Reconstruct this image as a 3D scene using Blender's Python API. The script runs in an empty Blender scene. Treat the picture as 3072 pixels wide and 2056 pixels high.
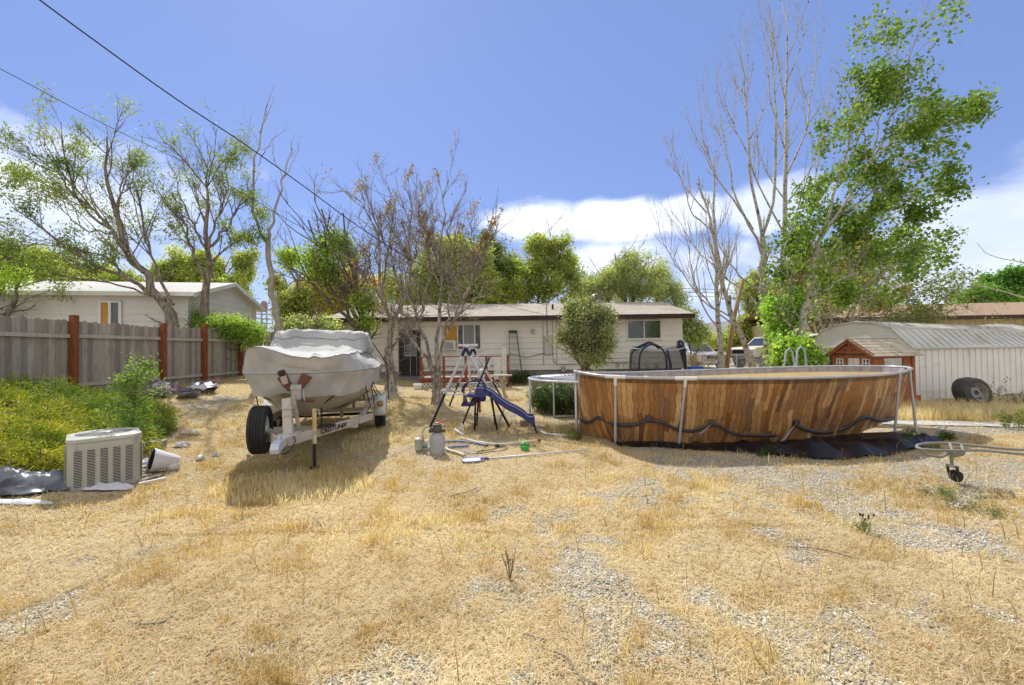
import bpy, bmesh, math, random
import numpy as np
from mathutils import Vector, Matrix, noise as mnoise
rad = math.radians
scene = bpy.context.scene
# ---------------------------------------------------------------- camera
FPX, EYE, PITCH, ROLL = 1300.0, 1.65, rad(1.06), rad(0.75)
c_right = Vector((math.cos(ROLL), 0, -math.sin(ROLL)))
c_fwd = Vector((0, math.cos(PITCH), math.sin(PITCH)))
c_fwd = (c_fwd - c_right * c_fwd.dot(c_right)).normalized()
c_up = c_right.cross(c_fwd).normalized()
cam_d = bpy.data.cameras.new('camera')
cam = bpy.data.objects.new('camera', cam_d)
scene.collection.objects.link(cam)
m3 = Matrix((c_right, c_up, -c_fwd)).transposed()
cam.matrix_world = Matrix.Translation((0, 0, EYE)) @ m3.to_4x4()
cam_d.sensor_width = 36.0
cam_d.lens = FPX / 3072 * 36.0
cam_d.clip_start = 0.05
cam_d.clip_end = 3000
scene.camera = cam
# ---------------------------------------------------------------- light, sky, exposure
SUN = Vector((-0.38, 0.83, 1.0)).normalized()
sun_d = bpy.data.lights.new('sun', 'SUN')
sun_d.energy = 4.3
sun_d.angle = rad(0.53)
sun_d.color = (1.0, 0.965, 0.90)
sun = bpy.data.objects.new('sun', sun_d)
scene.collection.objects.link(sun)
sun.rotation_euler = SUN.to_track_quat('Z', 'Y').to_euler()
world = bpy.data.worlds.new('World')
scene.world = world
world.use_nodes = True
wn, wl = world.node_tree.nodes, world.node_tree.links
wn.clear()
def _n(nodes, t, **kw):
    n = nodes.new(t)
    for k, v in kw.items():
        if k.startswith('i_'):
            n.inputs[k[2:].replace('_', ' ')].default_value = v
        elif isinstance(k, str):
            setattr(n, k, v)
    return n
w_out = wn.new('ShaderNodeOutputWorld')
w_bg = wn.new('ShaderNodeBackground')
w_sky = wn.new('ShaderNodeTexSky')
w_sky.sky_type = 'NISHITA'
w_sky.sun_disc = False
w_sky.sun_elevation = math.asin(SUN.z)
w_sky.sun_rotation = math.atan2(SUN.x, SUN.y)
w_sky.altitude = 700
w_sky.air_density = 1.0
w_sky.dust_density = 0.25
w_sky.ozone_density = 3.0
w_tint = wn.new('ShaderNodeMixRGB'); w_tint.blend_type = 'MULTIPLY'; w_tint.inputs[0].default_value = 1.0
w_tint.inputs[2].default_value = (1.0, 0.93, 1.02, 1)
wl.new(w_sky.outputs[0], w_tint.inputs[1])
w_bg.inputs[1].default_value = 0.115
# clouds: soft banks low over the horizon, laid out by direction
w_tc = wn.new('ShaderNodeTexCoord')
w_sep = wn.new('ShaderNodeSeparateXYZ')
wl.new(w_tc.outputs['Generated'], w_sep.inputs[0])
def wmath(op, a, b=None, c=None):
    n = wn.new('ShaderNodeMath'); n.operation = op
    for i, v in enumerate((a, b, c)):
        if v is None: continue
        if isinstance(v, (int, float)): n.inputs[i].default_value = v
        else: wl.new(v, n.inputs[i])
    return n.outputs[0]
az = wmath('ARCTAN2', w_sep.outputs[0], w_sep.outputs[1])
el = wmath('ARCSINE', w_sep.outputs[2])
w_map = wn.new('ShaderNodeMapping'); w_map.inputs['Scale'].default_value = (1.0, 1.0, 2.2)
wl.new(w_tc.outputs['Generated'], w_map.inputs[0])
w_no = wn.new('ShaderNodeTexNoise'); w_no.inputs['Scale'].default_value = 7.5; w_no.inputs['Detail'].default_value = 9
w_no.inputs['Roughness'].default_value = 0.52; w_no.inputs['Distortion'].default_value = 0.25
wl.new(w_map.outputs[0], w_no.inputs['Vector'])
w_no2 = wn.new('ShaderNodeTexNoise'); w_no2.inputs['Scale'].default_value = 2.3; w_no2.inputs['Detail'].default_value = 4
wl.new(w_map.outputs[0], w_no2.inputs['Vector'])
wob = wmath('MULTIPLY', wmath('SUBTRACT', w_no.outputs[0], 0.5), 0.30)
def pix_dir(px, py):
    d = c_fwd * FPX + c_right * (px - 1536) - c_up * (py - 1028)
    return d.normalized()
def blob(px, py, rx, ry, amp=1.0):
    d = pix_dir(px, py); a0, e0 = math.atan2(d.x, d.y), math.asin(d.z)
    da = wmath('DIVIDE', wmath('SUBTRACT', az, a0), rx / FPX)
    de = wmath('DIVIDE', wmath('SUBTRACT', el, e0), ry / FPX)
    r = wmath('SQRT', wmath('ADD', wmath('MULTIPLY', da, da), wmath('MULTIPLY', de, de)))
    return wmath('MULTIPLY', wmath('SUBTRACT', 1.0, r), amp)
cl = None
for b in ((30, 560, 420, 150, .55), (-260, 600, 440, 200, .8), (560, 520, 230, 60, .20), (1600, 670, 190, 75, .85), (1850, 665, 220, 80, .9), (2040, 650, 150, 65, .85), (2330, 610, 160, 80, .8), (2500, 780, 260, 60, .4),
          (1800, 790, 420, 90, .5), (3020, 790, 240, 140, 1.1), (3250, 720, 420, 190, 1.1), (2350, 850, 800, 60, .3)):
    q = blob(*b)
    cl = q if cl is None else wmath('MAXIMUM', cl, q)
cl = wmath('ADD', cl, wmath('MULTIPLY', wob, 3.1))
w_ss = wn.new('ShaderNodeMapRange'); w_ss.interpolation_type = 'SMOOTHSTEP'
w_ss.inputs['From Min'].default_value = 0.02; w_ss.inputs['From Max'].default_value = 0.42
wl.new(cl, w_ss.inputs[0])
# added cloud fill, unseen overhead and behind the camera, to lift and whiten shade
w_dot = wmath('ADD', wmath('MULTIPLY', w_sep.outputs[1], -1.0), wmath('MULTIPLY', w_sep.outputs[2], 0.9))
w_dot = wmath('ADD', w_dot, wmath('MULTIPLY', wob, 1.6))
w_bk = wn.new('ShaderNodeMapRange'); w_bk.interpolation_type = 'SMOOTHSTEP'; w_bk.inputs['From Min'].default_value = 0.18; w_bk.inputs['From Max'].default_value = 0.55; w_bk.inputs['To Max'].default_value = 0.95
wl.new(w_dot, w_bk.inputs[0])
# pale air close to the horizon
w_hz = wn.new('ShaderNodeMapRange'); w_hz.interpolation_type = 'SMOOTHSTEP'
w_hz.inputs['From Min'].default_value = 0.32; w_hz.inputs['From Max'].default_value = -0.02
w_hz.inputs['To Max'].default_value = 0.55
wl.new(el, w_hz.inputs[0])
cl_col = wn.new('ShaderNodeMixRGB'); cl_col.inputs[1].default_value = (5.4, 6.2, 8.2, 1); cl_col.inputs[2].default_value = (9.0, 9.4, 10.2, 1)
w_cs = wn.new('ShaderNodeMapRange'); w_cs.inputs['From Min'].default_value = 0.36; w_cs.inputs['From Max'].default_value = 0.62
wl.new(w_no2.outputs[0], w_cs.inputs[0]); wl.new(w_cs.outputs[0], cl_col.inputs[0])
mx0 = wn.new('ShaderNodeMixRGB'); mx0.inputs[2].default_value = (5.2, 6.3, 9.0, 1)
SKYFLAT = (1.95, 2.95, 6.3, 1)
mxa = wn.new('ShaderNodeMixRGB'); mxa.inputs[0].default_value = 0.55; mxa.inputs[2].default_value = SKYFLAT
wl.new(w_tint.outputs[0], mxa.inputs[1])
wl.new(w_hz.outputs[0], mx0.inputs[0]); wl.new(mxa.outputs[0], mx0.inputs[1])
mx1 = wn.new('ShaderNodeMixRGB'); wl.new(w_ss.outputs[0], mx1.inputs[0]); wl.new(mx0.outputs[0], mx1.inputs[1]); wl.new(cl_col.outputs[0], mx1.inputs[2])
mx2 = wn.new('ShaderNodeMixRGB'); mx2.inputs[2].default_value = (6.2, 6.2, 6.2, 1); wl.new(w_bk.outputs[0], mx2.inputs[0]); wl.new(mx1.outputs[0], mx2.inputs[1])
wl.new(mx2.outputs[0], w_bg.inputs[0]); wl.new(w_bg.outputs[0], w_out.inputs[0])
vs = scene.view_settings
vs.view_transform = 'Standard'; vs.look = 'None'; vs.gamma = 1.0; vs.use_curve_mapping = False
vs.exposure = 0.27
scene.cycles.max_bounces = 6
scene.cycles.transparent_max_bounces = 8
scene.cycles.use_denoising = True
scene.cycles.caustics_reflective = False; scene.cycles.caustics_refractive = False

# ---------------------------------------------------------------- helpers
rnd = random.Random(7)
nrng = np.random.default_rng(11)
COL = scene.collection
def sstep(x, a, b):
    t = min(1, max(0, (x - a) / (b - a))); return t * t * (3 - 2 * t)
def np_sstep(x, a, b):
    t = np.clip((x - a) / (b - a), 0, 1); return t * t * (3 - 2 * t)
_tab = np.random.default_rng(3).random((256, 256))
def vnoise(x, y, sc=1.0, seed=0):
    x = np.asarray(x, float) / sc + 37.7 * seed + 1000; y = np.asarray(y, float) / sc + 91.3 * seed + 1000
    xi = np.floor(x).astype(int); yi = np.floor(y).astype(int); fx = x - xi; fy = y - yi
    fx = fx * fx * (3 - 2 * fx); fy = fy * fy * (3 - 2 * fy)
    g = lambda a, b: _tab[a % 256, b % 256]
    return (g(xi, yi) * (1 - fx) + g(xi + 1, yi) * fx) * (1 - fy) + (g(xi, yi + 1) * (1 - fx) + g(xi + 1, yi + 1) * fx) * fy
def gz_np(X, Y):
    X = np.asarray(X, float); Y = np.asarray(Y, float)
    z = 0.60 * np_sstep(-X, 3.8, 9.3) + 0.27 * np_sstep(Y, 10, 18)
    z = z + (vnoise(X, Y, 1.7, 1) - .5) * 0.06 + (vnoise(X, Y, .6, 2) - .5) * 0.025
    return z
def gz(x, y): return float(gz_np(x, y))
def F(px, py, D):
    d = c_fwd * FPX + c_right * (px - 1536) - c_up * (py - 1028)
    return Vector((0, 0, EYE)) + d * (D / d.y)
def G(px, py, up=0.0):
    D = 8.0
    for _ in range(40):
        p = F(px, py, D); g = gz(p.x, p.y) + up
        d = c_fwd * FPX + c_right * (px - 1536) - c_up * (py - 1028)
        k = d.z / d.y
        Dn = (g - EYE) / k if k < -1e-5 else 200
        D = D + (min(Dn, 200) - D) * 0.6
    p = F(px, py, D); return Vector((p.x, p.y, gz(p.x, p.y) + up))
def on(x, y, up=0.0): return Vector((x, y, gz(x, y) + up))

class MB:
    """collects shapes for one mesh object"""
    def __init__(s): s.v = []; s.f = []; s.mi = []; s.cur = 0; s.M = Matrix.Identity(4); s.uv = None
    def add(s, vs_, fs):
        o = len(s.v)
        s.v += [tuple(s.M @ Vector(p)) for p in vs_]
        s.f += [tuple(i + o for i in f) for f in fs]; s.mi += [s.cur] * len(fs)
        return s
    def box(s, c, sz, R=None):
        x, y, z = sz[0] / 2, sz[1] / 2, sz[2] / 2
        P = [Vector(p) for p in ((-x, -y, -z), (x, -y, -z), (x, y, -z), (-x, y, -z), (-x, -y, z), (x, -y, z), (x, y, z), (-x, y, z))]
        if R is not None: P = [R @ p for p in P]
        c = Vector(c)
        return s.add([p + c for p in P], [(0, 3, 2, 1), (4, 5, 6, 7), (0, 1, 5, 4), (1, 2, 6, 5), (2, 3, 7, 6), (3, 0, 4, 7)])
    def bar(s, a, b, w, h, upv=(0, 0, 1)):
        a, b = Vector(a), Vector(b); d = b - a; L = d.length
        y = d.normalized(); u = Vector(upv)
        if abs(y.dot(u)) > .98: u = Vector((1, 0, 0))
        x = y.cross(u).normalized(); z = x.cross(y)
        return s.box((a + b) / 2, (w, L, h), Matrix((x, y, z)).transposed())
    def tube(s, pts, r, n=8, cap=True):
        pts = [Vector(p) for p in pts]
        k = len(pts)
        rs = r if isinstance(r, (list, tuple)) else [r] * k
        V = []; Fc = []; ref = None
        for i, p in enumerate(pts):
            t = (pts[min(i + 1, k - 1)] - pts[max(i - 1, 0)])
            t = t.normalized() if t.length > 1e-9 else Vector((0, 0, 1))
            if ref is None:
                ref = Vector((0, 0, 1)) if abs(t.z) < .9 else Vector((1, 0, 0))
            ref = (ref - t * ref.dot(t))
            ref = ref.normalized() if ref.length > 1e-6 else t.orthogonal().normalized()
            w = t.cross(ref)
            for j in range(n):
                a = 2 * math.pi * j / n
                V.append(p + (ref * math.cos(a) + w * math.sin(a)) * rs[i])
        for i in range(k - 1):
            for j in range(n):
                j2 = (j + 1) % n
                Fc.append((i * n + j, i * n + j2, (i + 1) * n + j2, (i + 1) * n + j))
        if cap:
            Fc.append(tuple(range(n - 1, -1, -1))); Fc.append(tuple((k - 1) * n + j for j in range(n)))
        return s.add(V, Fc)
    def cyl(s, c0, c1, r0, r1=None, n=24):
        return s.tube([c0, c1], [r0, r0 if r1 is None else r1], n)
    def lathe(s, prof, n=32, c=(0, 0, 0), axis='Z'):
        V = []; Fc = []; k = len(prof); c = Vector(c)
        for (r, h) in prof:
            for j in range(n):
                a = 2 * math.pi * j / n
                p = (r * math.cos(a), r * math.sin(a), h)
                if axis == 'X': p = (h, r * math.cos(a), r * math.sin(a))
                if axis == 'Y': p = (r * math.cos(a), h, r * math.sin(a))
                V.append(Vector(p) + c)
        for i in range(k - 1):
            for j in range(n):
                j2 = (j + 1) % n; Fc.append((i * n + j, i * n + j2, (i + 1) * n + j2, (i + 1) * n + j))
        return s.add(V, Fc)
    def prism(s, poly, a, b, plane='XZ'):
        """extrude polygon of (u,v) from a to b along the remaining axis"""
        n = len(poly); V = []
        for t in (a, b):
            for (u, w) in poly:
                V.append({'XZ': (u, t, w), 'YZ': (t, u, w), 'XY': (u, w, t)}[plane])
        Fc = [tuple(range(n)), tuple(range(2 * n - 1, n - 1, -1))]
        for i in range(n):
            j = (i + 1) % n; Fc.append((i, i + n, j + n, j))
        return s.add(V, Fc)
    def grid(s, P):
        """P[i][j] points -> sheet"""
        a, b = len(P), len(P[0]); V = [p for row in P for p in row]
        return s.add(V, [(i * b + j, i * b + j + 1, (i + 1) * b + j + 1, (i + 1) * b + j) for i in range(a - 1) for j in range(b - 1)])
    def build(s, name, mats, parent=None, smooth=False, loc=None, autos=None, bevel=0, solid=0):
        me = bpy.data.meshes.new(name)
        me.from_pydata(s.v, [], s.f); me.update()
        for m in (mats if isinstance(mats, (list, tuple)) else [mats]): me.materials.append(m)
        me.polygons.foreach_set('material_index', s.mi)
        bm = bmesh.new(); bm.from_mesh(me); bmesh.ops.recalc_face_normals(bm, faces=bm.faces); bm.to_mesh(me); bm.free()
        if smooth:
            me.polygons.foreach_set('use_smooth', [True] * len(me.polygons))
            if autos: me.set_sharp_from_angle(angle=rad(autos))
        o = bpy.data.objects.new(name, me); COL.objects.link(o)
        if parent is not None:
            o.parent = parent
        if loc is not None: o.location = loc
        if solid:
            q = o.modifiers.new('solid', 'SOLIDIFY'); q.thickness = solid; q.offset = 0
        if bevel:
            q = o.modifiers.new('bevel', 'BEVEL'); q.width = bevel; q.segments = 2; q.limit_method = 'ANGLE'
        return o
def tag(o, label=None, cat=None, group=None, kind=None):
    if label: o['label'] = label
    if cat: o['category'] = cat
    if group: o['group'] = group
    if kind: o['kind'] = kind
    return o
def thing(name, label, cat, loc=(0, 0, 0), rz=0, group=None, kind=None):
    o = bpy.data.objects.new(name, None); COL.objects.link(o)
    o.empty_display_size = .2
    o.location = loc; o.rotation_euler = (0, 0, rz)
    return tag(o, label, cat, group, kind)
def np_mesh(name, V, Fq, mat, parent=None, col=None, smooth=False, tri=False, loc=None):
    """V (n,3); Fq (m,4) or (m,3)"""
    me = bpy.data.meshes.new(name)
    V = np.ascontiguousarray(V, dtype=np.float32); Fq = np.ascontiguousarray(Fq, dtype=np.int32)
    k = Fq.shape[1]
    me.vertices.add(len(V)); me.vertices.foreach_set('co', V.ravel())
    me.loops.add(Fq.size); me.loops.foreach_set('vertex_index', Fq.ravel())
    me.polygons.add(len(Fq)); me.polygons.foreach_set('loop_start', np.arange(0, Fq.size, k, dtype=np.int32))
    me.update(calc_edges=True)
    if col is not None:
        a = me.color_attributes.new('Col', 'FLOAT_COLOR', 'POINT')
        c = np.ones((len(V), 4), np.float32); c[:, :3] = col
        a.data.foreach_set('color', c.ravel())
    if smooth: me.polygons.foreach_set('use_smooth', np.ones(len(Fq), bool))
    me.materials.append(mat)
    o = bpy.data.objects.new(name, me); COL.objects.link(o)
    if parent is not None: o.parent = parent
    if loc is not None: o.location = loc
    return o
def dup(root, loc=None, rz=None, label=None, group=None, scale=None):
    r = root.copy(); COL.objects.link(r)
    if loc is not None: r.location = loc
    if rz is not None: r.rotation_euler = (0, 0, rz)
    if scale is not None: r.scale = scale
    if label: r['label'] = label
    if group: r['group'] = group
    for ch in list(root.children):
        c = ch.copy(); COL.objects.link(c); c.parent = r
        for g in list(ch.children):
            d = g.copy(); COL.objects.link(d); d.parent = c
    return r
# ---------------------------------------------------------------- materials
def mat(name, c1, c2=None, sc=6.0, rough=.7, bump=0.0, bsc=None, metal=0.0, dist=0.0, spec=.35, stretch=None, detail=5, ramp=(.35, .65), c3=None, sc3=1.2, r3=(.55, .7), coord='Object', transl=0.0, sheen=0.0, bstretch=None):
    m = bpy.data.materials.new(name); m.use_nodes = True
    N, L = m.node_tree.nodes, m.node_tree.links
    b = N['Principled BSDF']; b.inputs['Roughness'].default_value = rough; b.inputs['Metallic'].default_value = metal
    b.inputs['Specular IOR Level'].default_value = spec
    tc = N.new('ShaderNodeTexCoord'); src = tc.outputs[coord]
    if stretch:
        mp = N.new('ShaderNodeMapping'); mp.inputs['Scale'].default_value = stretch; L.new(src, mp.inputs[0]); vec = mp.outputs[0]
    else: vec = src
    if c2 is None: c2 = tuple(x * .86 for x in c1)
    no = N.new('ShaderNodeTexNoise'); no.inputs['Scale'].default_value = sc; no.inputs['Detail'].default_value = detail; no.inputs['Distortion'].default_value = dist
    L.new(vec, no.inputs['Vector'])
    mr = N.new('ShaderNodeMapRange'); mr.inputs['From Min'].default_value = ramp[0]; mr.inputs['From Max'].default_value = ramp[1]; L.new(no.outputs[0], mr.inputs[0])
    mx = N.new('ShaderNodeMixRGB'); mx.inputs[1].default_value = (*c1, 1); mx.inputs[2].default_value = (*c2, 1); L.new(mr.outputs[0], mx.inputs[0])
    out = mx.outputs[0]
    if c3 is not None:
        n3 = N.new('ShaderNodeTexNoise'); n3.inputs['Scale'].default_value = sc3; n3.inputs['Detail'].default_value = 6; L.new(src, n3.inputs['Vector'])
        m3_ = N.new('ShaderNodeMapRange'); m3_.inputs['From Min'].default_value = r3[0]; m3_.inputs['From Max'].default_value = r3[1]; L.new(n3.outputs[0], m3_.inputs[0])
        x3 = N.new('ShaderNodeMixRGB'); x3.inputs[2].default_value = (*c3, 1); L.new(m3_.outputs[0], x3.inputs[0]); L.new(out, x3.inputs[1]); out = x3.outputs[0]
    L.new(out, b.inputs['Base Color'])
    if bump:
        nb = N.new('ShaderNodeTexNoise'); nb.inputs['Scale'].default_value = bsc or sc * 3; nb.inputs['Detail'].default_value = 6
        if bstretch:
            mp2 = N.new('ShaderNodeMapping'); mp2.inputs['Scale'].default_value = bstretch; L.new(src, mp2.inputs[0]); L.new(mp2.outputs[0], nb.inputs['Vector'])
        else: L.new(vec, nb.inputs['Vector'])
        bp = N.new('ShaderNodeBump'); bp.inputs['Strength'].default_value = bump; bp.inputs['Distance'].default_value = 0.02
        L.new(nb.outputs[0], bp.inputs['Height']); L.new(bp.outputs[0], b.inputs['Normal'])
    if transl:
        tr = N.new('ShaderNodeBsdfTranslucent'); L.new(out, tr.inputs[0]); ms = N.new('ShaderNodeMixShader'); ms.inputs[0].default_value = transl
        L.new(b.outputs[0], ms.inputs[1]); L.new(tr.outputs[0], ms.inputs[2]); L.new(ms.outputs[0], N['Material Output'].inputs[0])
    return m
def leafmat(name, transl=.45, rough=.55, gain=1.0, spec=.3, tgain=(1.15, 1.15, .6)):
    m = bpy.data.materials.new(name); m.use_nodes = True
    N, L = m.node_tree.nodes, m.node_tree.links
    b = N['Principled BSDF']; b.inputs['Roughness'].default_value = rough; b.inputs['Specular IOR Level'].default_value = spec
    a = N.new('ShaderNodeVertexColor'); a.layer_name = 'Col'; L.new(a.outputs[0], b.inputs['Base Color'])
    t = N.new('ShaderNodeBsdfTranslucent')
    mm = N.new('ShaderNodeMixRGB'); mm.blend_type = 'MULTIPLY'; mm.inputs[0].default_value = 1; mm.inputs[2].default_value = (*tgain, 1)
    L.new(a.outputs[0], mm.inputs[1]); L.new(mm.outputs[0], t.inputs[0])
    ms = N.new('ShaderNodeMixShader'); ms.inputs[0].default_value = transl
    L.new(b.outputs[0], ms.inputs[1]); L.new(t.outputs[0], ms.inputs[2]); L.new(ms.outputs[0], N['Material Output'].inputs[0])
    return m
M = {}
M['leaf'] = leafmat('leaf', .5, tgain=(1.35, 1.3, .6)); M['needle'] = leafmat('needle', .35)
M['grass'] = leafmat('dry_grass_blade', .45, .75, spec=.15, tgain=(1.35, 1.22, .72))
M['bark'] = mat('bark', (.11, .09, .07), (.32, .27, .21), 14, .9, .5, 30, stretch=(1, 1, .25))
M['bark_pale'] = mat('pale_bark', (.36, .33, .27), (.56, .52, .45), 7, .85, .4, 24, stretch=(1, 1, 1.5), c3=(.10, .085, .07), sc3=8, r3=(.57, .64))
M['bark_dry'] = mat('dry_bark', (.15, .12, .095), (.44, .38, .31), 16, .9, .8, 40, stretch=(1, 1, .28), ramp=(.38, .60), c3=(.14, .10, .08), sc3=5, r3=(.56, .68))
M['bark_birch'] = mat('birch_bark', (.46, .42, .35), (.34, .30, .25), 6, .8, .3, 20, c3=(.14, .06, .04), sc3=2.2, r3=(.62, .66))
M['bark_dark'] = mat('dark_bark', (.12, .09, .07), (.22, .18, .15), 9, .9, .5, 30, stretch=(1, 1, .25))
# ================================================================ GROUND
def gravel_mask(X, Y):
    n = vnoise(X, Y, 1.7, 5) * .30 + vnoise(X, Y, .6, 6) * .26 + vnoise(X, Y, .24, 7) * .26 + vnoise(X, Y, .11, 17) * .18
    band = np.exp(-((Y - 5.9) / .9) ** 2) * np_sstep(X, -.5, 1.5) * .13          # worn strip before the pool
    band = band + np.exp(-((Y - 8.3) / .6) ** 2) * np_sstep(X, 7.5, 8.5) * .35
    band = band + np.exp(-(((X + .9) / 1.0) ** 2 + ((Y - 4.9) / .55) ** 2)) * .14
    near = np_sstep(-Y, -3.6, -2.2) * .06
    return np_sstep(n + band + near, .54, .74)
def tall_mask(X, Y):
    a = np.exp(-(((X + 2.8) / .95) ** 2 + ((Y - 6.1) / 1.3) ** 2)) * .8                 # under and before the trailer
    b = np.exp(-(((X - .35) / 1.1) ** 2 + ((Y - 9.1) / .7) ** 2)) * .8             # under the swing set
    c = np.exp(-(((X - 9.6) / 2.2) ** 2 + ((Y - 10.0) / .8) ** 2)) * 1.3           # by the shed
    return np.clip(a + b + c, 0, 1.3)
xs = np.concatenate([np.linspace(-420, -31, 24), np.linspace(-30, -9.1, 60), np.arange(-9, 12, .09), np.linspace(12.1, 34, 60), np.linspace(36, 420, 24)])
ys = np.concatenate([np.linspace(-40, 0.9, 12), np.arange(1.0, 12, .09), np.linspace(12.1, 30, 80), np.linspace(32, 900, 30)])
XX, YY = np.meshgrid(xs, ys)
ZZ = gz_np(XX, YY) + (vnoise(XX, YY, .2, 9) - .5) * .015
gv = np.stack([XX.ravel(), YY.ravel(), ZZ.ravel()], 1)
nx, ny = len(xs), len(ys)
idx = np.arange(nx * ny).reshape(ny, nx)
gf = np.stack([idx[:-1, :-1].ravel(), idx[:-1, 1:].ravel(), idx[1:, 1:].ravel(), idx[1:, :-1].ravel()], 1)
gm_ = gravel_mask(XX, YY).ravel()
gcol = np.stack([gm_, vnoise(XX, YY, 2.6, 8).ravel(), vnoise(XX, YY, .4, 4).ravel()], 1)
mg = bpy.data.materials.new('yard_ground'); mg.use_nodes = True
N, L = mg.node_tree.nodes, mg.node_tree.links
b = N['Principled BSDF']; b.inputs['Roughness'].default_value = .95; b.inputs['Specular IOR Level'].default_value = .1
tc = N.new('ShaderNodeTexCoord')
vc = N.new('ShaderNodeVertexColor'); vc.layer_name = 'Col'
sp = N.new('ShaderNodeSeparateColor'); L.new(vc.outputs[0], sp.inputs[0])
def mixc(f, a, c, blend='MIX'):
    n = N.new('ShaderNodeMixRGB'); n.blend_type = blend
    for k, v in enumerate((f, a, c)):
        if isinstance(v, (int, float)): n.inputs[k].default_value = v
        elif isinstance(v, tuple): n.inputs[k].default_value = (*v, 1)
        else: L.new(v, n.inputs[k])
    return n.outputs[0]
def noi(sc, det=6, rough=.6, stretch=None, rz=0):
    n = N.new('ShaderNodeTexNoise'); n.inputs['Scale'].default_value = sc; n.inputs['Detail'].default_value = det; n.inputs['Roughness'].default_value = rough
    if stretch:
        mp = N.new('ShaderNodeMapping'); mp.inputs['Scale'].default_value = stretch; mp.inputs['Rotation'].default_value = (0, 0, rz); L.new(tc.outputs['Object'], mp.inputs[0]); L.new(mp.outputs[0], n.inputs['Vector'])
    else: L.new(tc.outputs['Object'], n.inputs['Vector'])
    return n.outputs[0]
def rng(v, a, c, x=0, y=1):
    n = N.new('ShaderNodeMapRange'); n.inputs['From Min'].default_value = a; n.inputs['From Max'].default_value = c; n.inputs['To Min'].default_value = x; n.inputs['To Max'].default_value = y; L.new(v, n.inputs[0]); return n.outputs[0]
vo = N.new('ShaderNodeTexVoronoi'); vo.inputs['Scale'].default_value = 60; L.new(tc.outputs['Object'], vo.inputs['Vector'])
vh = N.new('ShaderNodeSeparateColor'); L.new(vo.outputs['Color'], vh.inputs[0])
stone = mixc(rng(vh.outputs[0], 0, 1), (.46, .43, .37), (.82, .78, .70))
stone = mixc(rng(vo.outputs['Distance'], .30, .62), stone, (.20, .17, .13))
straw = mixc(rng(noi(26, 8, .7), .34, .66), (.25, .195, .12), (.64, .55, .37))
straw = mixc(rng(noi(9, 6, .7, (1, 6, 1), .5), .52, .64), straw, (.68, .57, .38))
straw = mixc(rng(noi(11, 6, .7, (6, 1, 1), -.3), .56, .66), straw, (.24, .16, .08))
straw = mixc(rng(sp.outputs[1], .3, .8), straw, mixc(.45, straw, (.58, .42, .18)))
edge = N.new('ShaderNodeMath'); edge.operation = 'ADD'; L.new(sp.outputs[0], edge.inputs[0]); L.new(rng(noi(14, 5, .7), .3, .7, -.35, .35), edge.inputs[1])
ground_c = mixc(rng(edge.outputs[0], .35, .75), straw, stone)
L.new(ground_c, b.inputs['Base Color'])
bp = N.new('ShaderNodeBump'); bp.inputs['Strength'].default_value = .8; bp.inputs['Distance'].default_value = .03
hh = mixc(.5, rng(vo.outputs['Distance'], 0, .6, 1, 0), noi(45, 8, .75)); L.new(hh, bp.inputs['Height']); L.new(bp.outputs[0], b.inputs['Normal'])
g_o = np_mesh('ground', gv, gf, mg, col=gcol, smooth=True)
tag(g_o, kind='structure')

# pale gravel drive beyond the chain link fence
def sheet(name, poly, m, up=.006, kind='structure', n=14):
    (a, b_, c, d) = [Vector((p[0], p[1], 0)) for p in poly]
    P = []
    for i in range(n + 1):
        row = []
        for j in range(n + 1):
            u, v = i / n, j / n
            q = a * (1 - u) * (1 - v) + b_ * u * (1 - v) + c * u * v + d * (1 - u) * v
            row.append((q.x, q.y, gz(q.x, q.y) + up))
        P.append(row)
    o = MB().grid(P).build(name, m, smooth=True); tag(o, kind=kind); return o
M['drive'] = mat('pale_gravel', (.50, .47, .42), (.66, .63, .58), 18, .95, .5, 60)
sheet('driveway', [(9.6, 20.6), (40, 20.6), (40, 34), (9.6, 34)], M['drive'], .03)
M['path'] = mat('old_concrete', (.42, .42, .41), (.54, .53, .51), 14, .95, .4, 50, c3=(.40, .33, .2), sc3=3)
sheet('path', [(7.7, 9.0), (12.4, 8.1), (12.6, 8.7), (7.9, 9.7)], M['path'], .02)

# ---------------------------------------------------------------- dry grass
GOLD = np.array([[.56, .44, .21], [.65, .54, .29], [.71, .63, .42], [.43, .33, .165], [.33, .245, .135], [.78, .73, .58], [.48, .355, .17]])
def blades(X, Y, H, W, lean, pal, flat=False, segs=2, name='b'):
    n = len(X); Z = gz_np(X, Y)
    a = nrng.random(n) * 2 * np.pi; l = nrng.random(n) ** .7 * lean
    dx, dy = np.cos(a), np.sin(a)
    sa = nrng.random(n) * np.pi; sx, sy = np.cos(sa), np.sin(sa)
    W = W * (0.6 + .8 * nrng.random(n))
    ts = [(0, 1.0, 0), (.55, .8, .35), (1.0, .12, 1.0)]
    V = []
    for t, w, b in ts:
        off = l * H * b
        hz = H * t * np.sqrt(np.clip(1 - (l * b) ** 2 * .8, .08, 1))
        for s in (-1, 1):
            V.append(np.stack([X + dx * off + sx * W * w * s * .5, Y + dy * off + sy * W * w * s * .5, Z + hz - .006], 1))
    V = np.stack(V, 1).reshape(-1, 3)
    base = np.arange(n)[:, None] * 6
    Fq = np.concatenate([base + np.array([[0, 1, 3, 2]]), base + np.array([[2, 3, 5, 4]])], 0)
    return V, Fq
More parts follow.
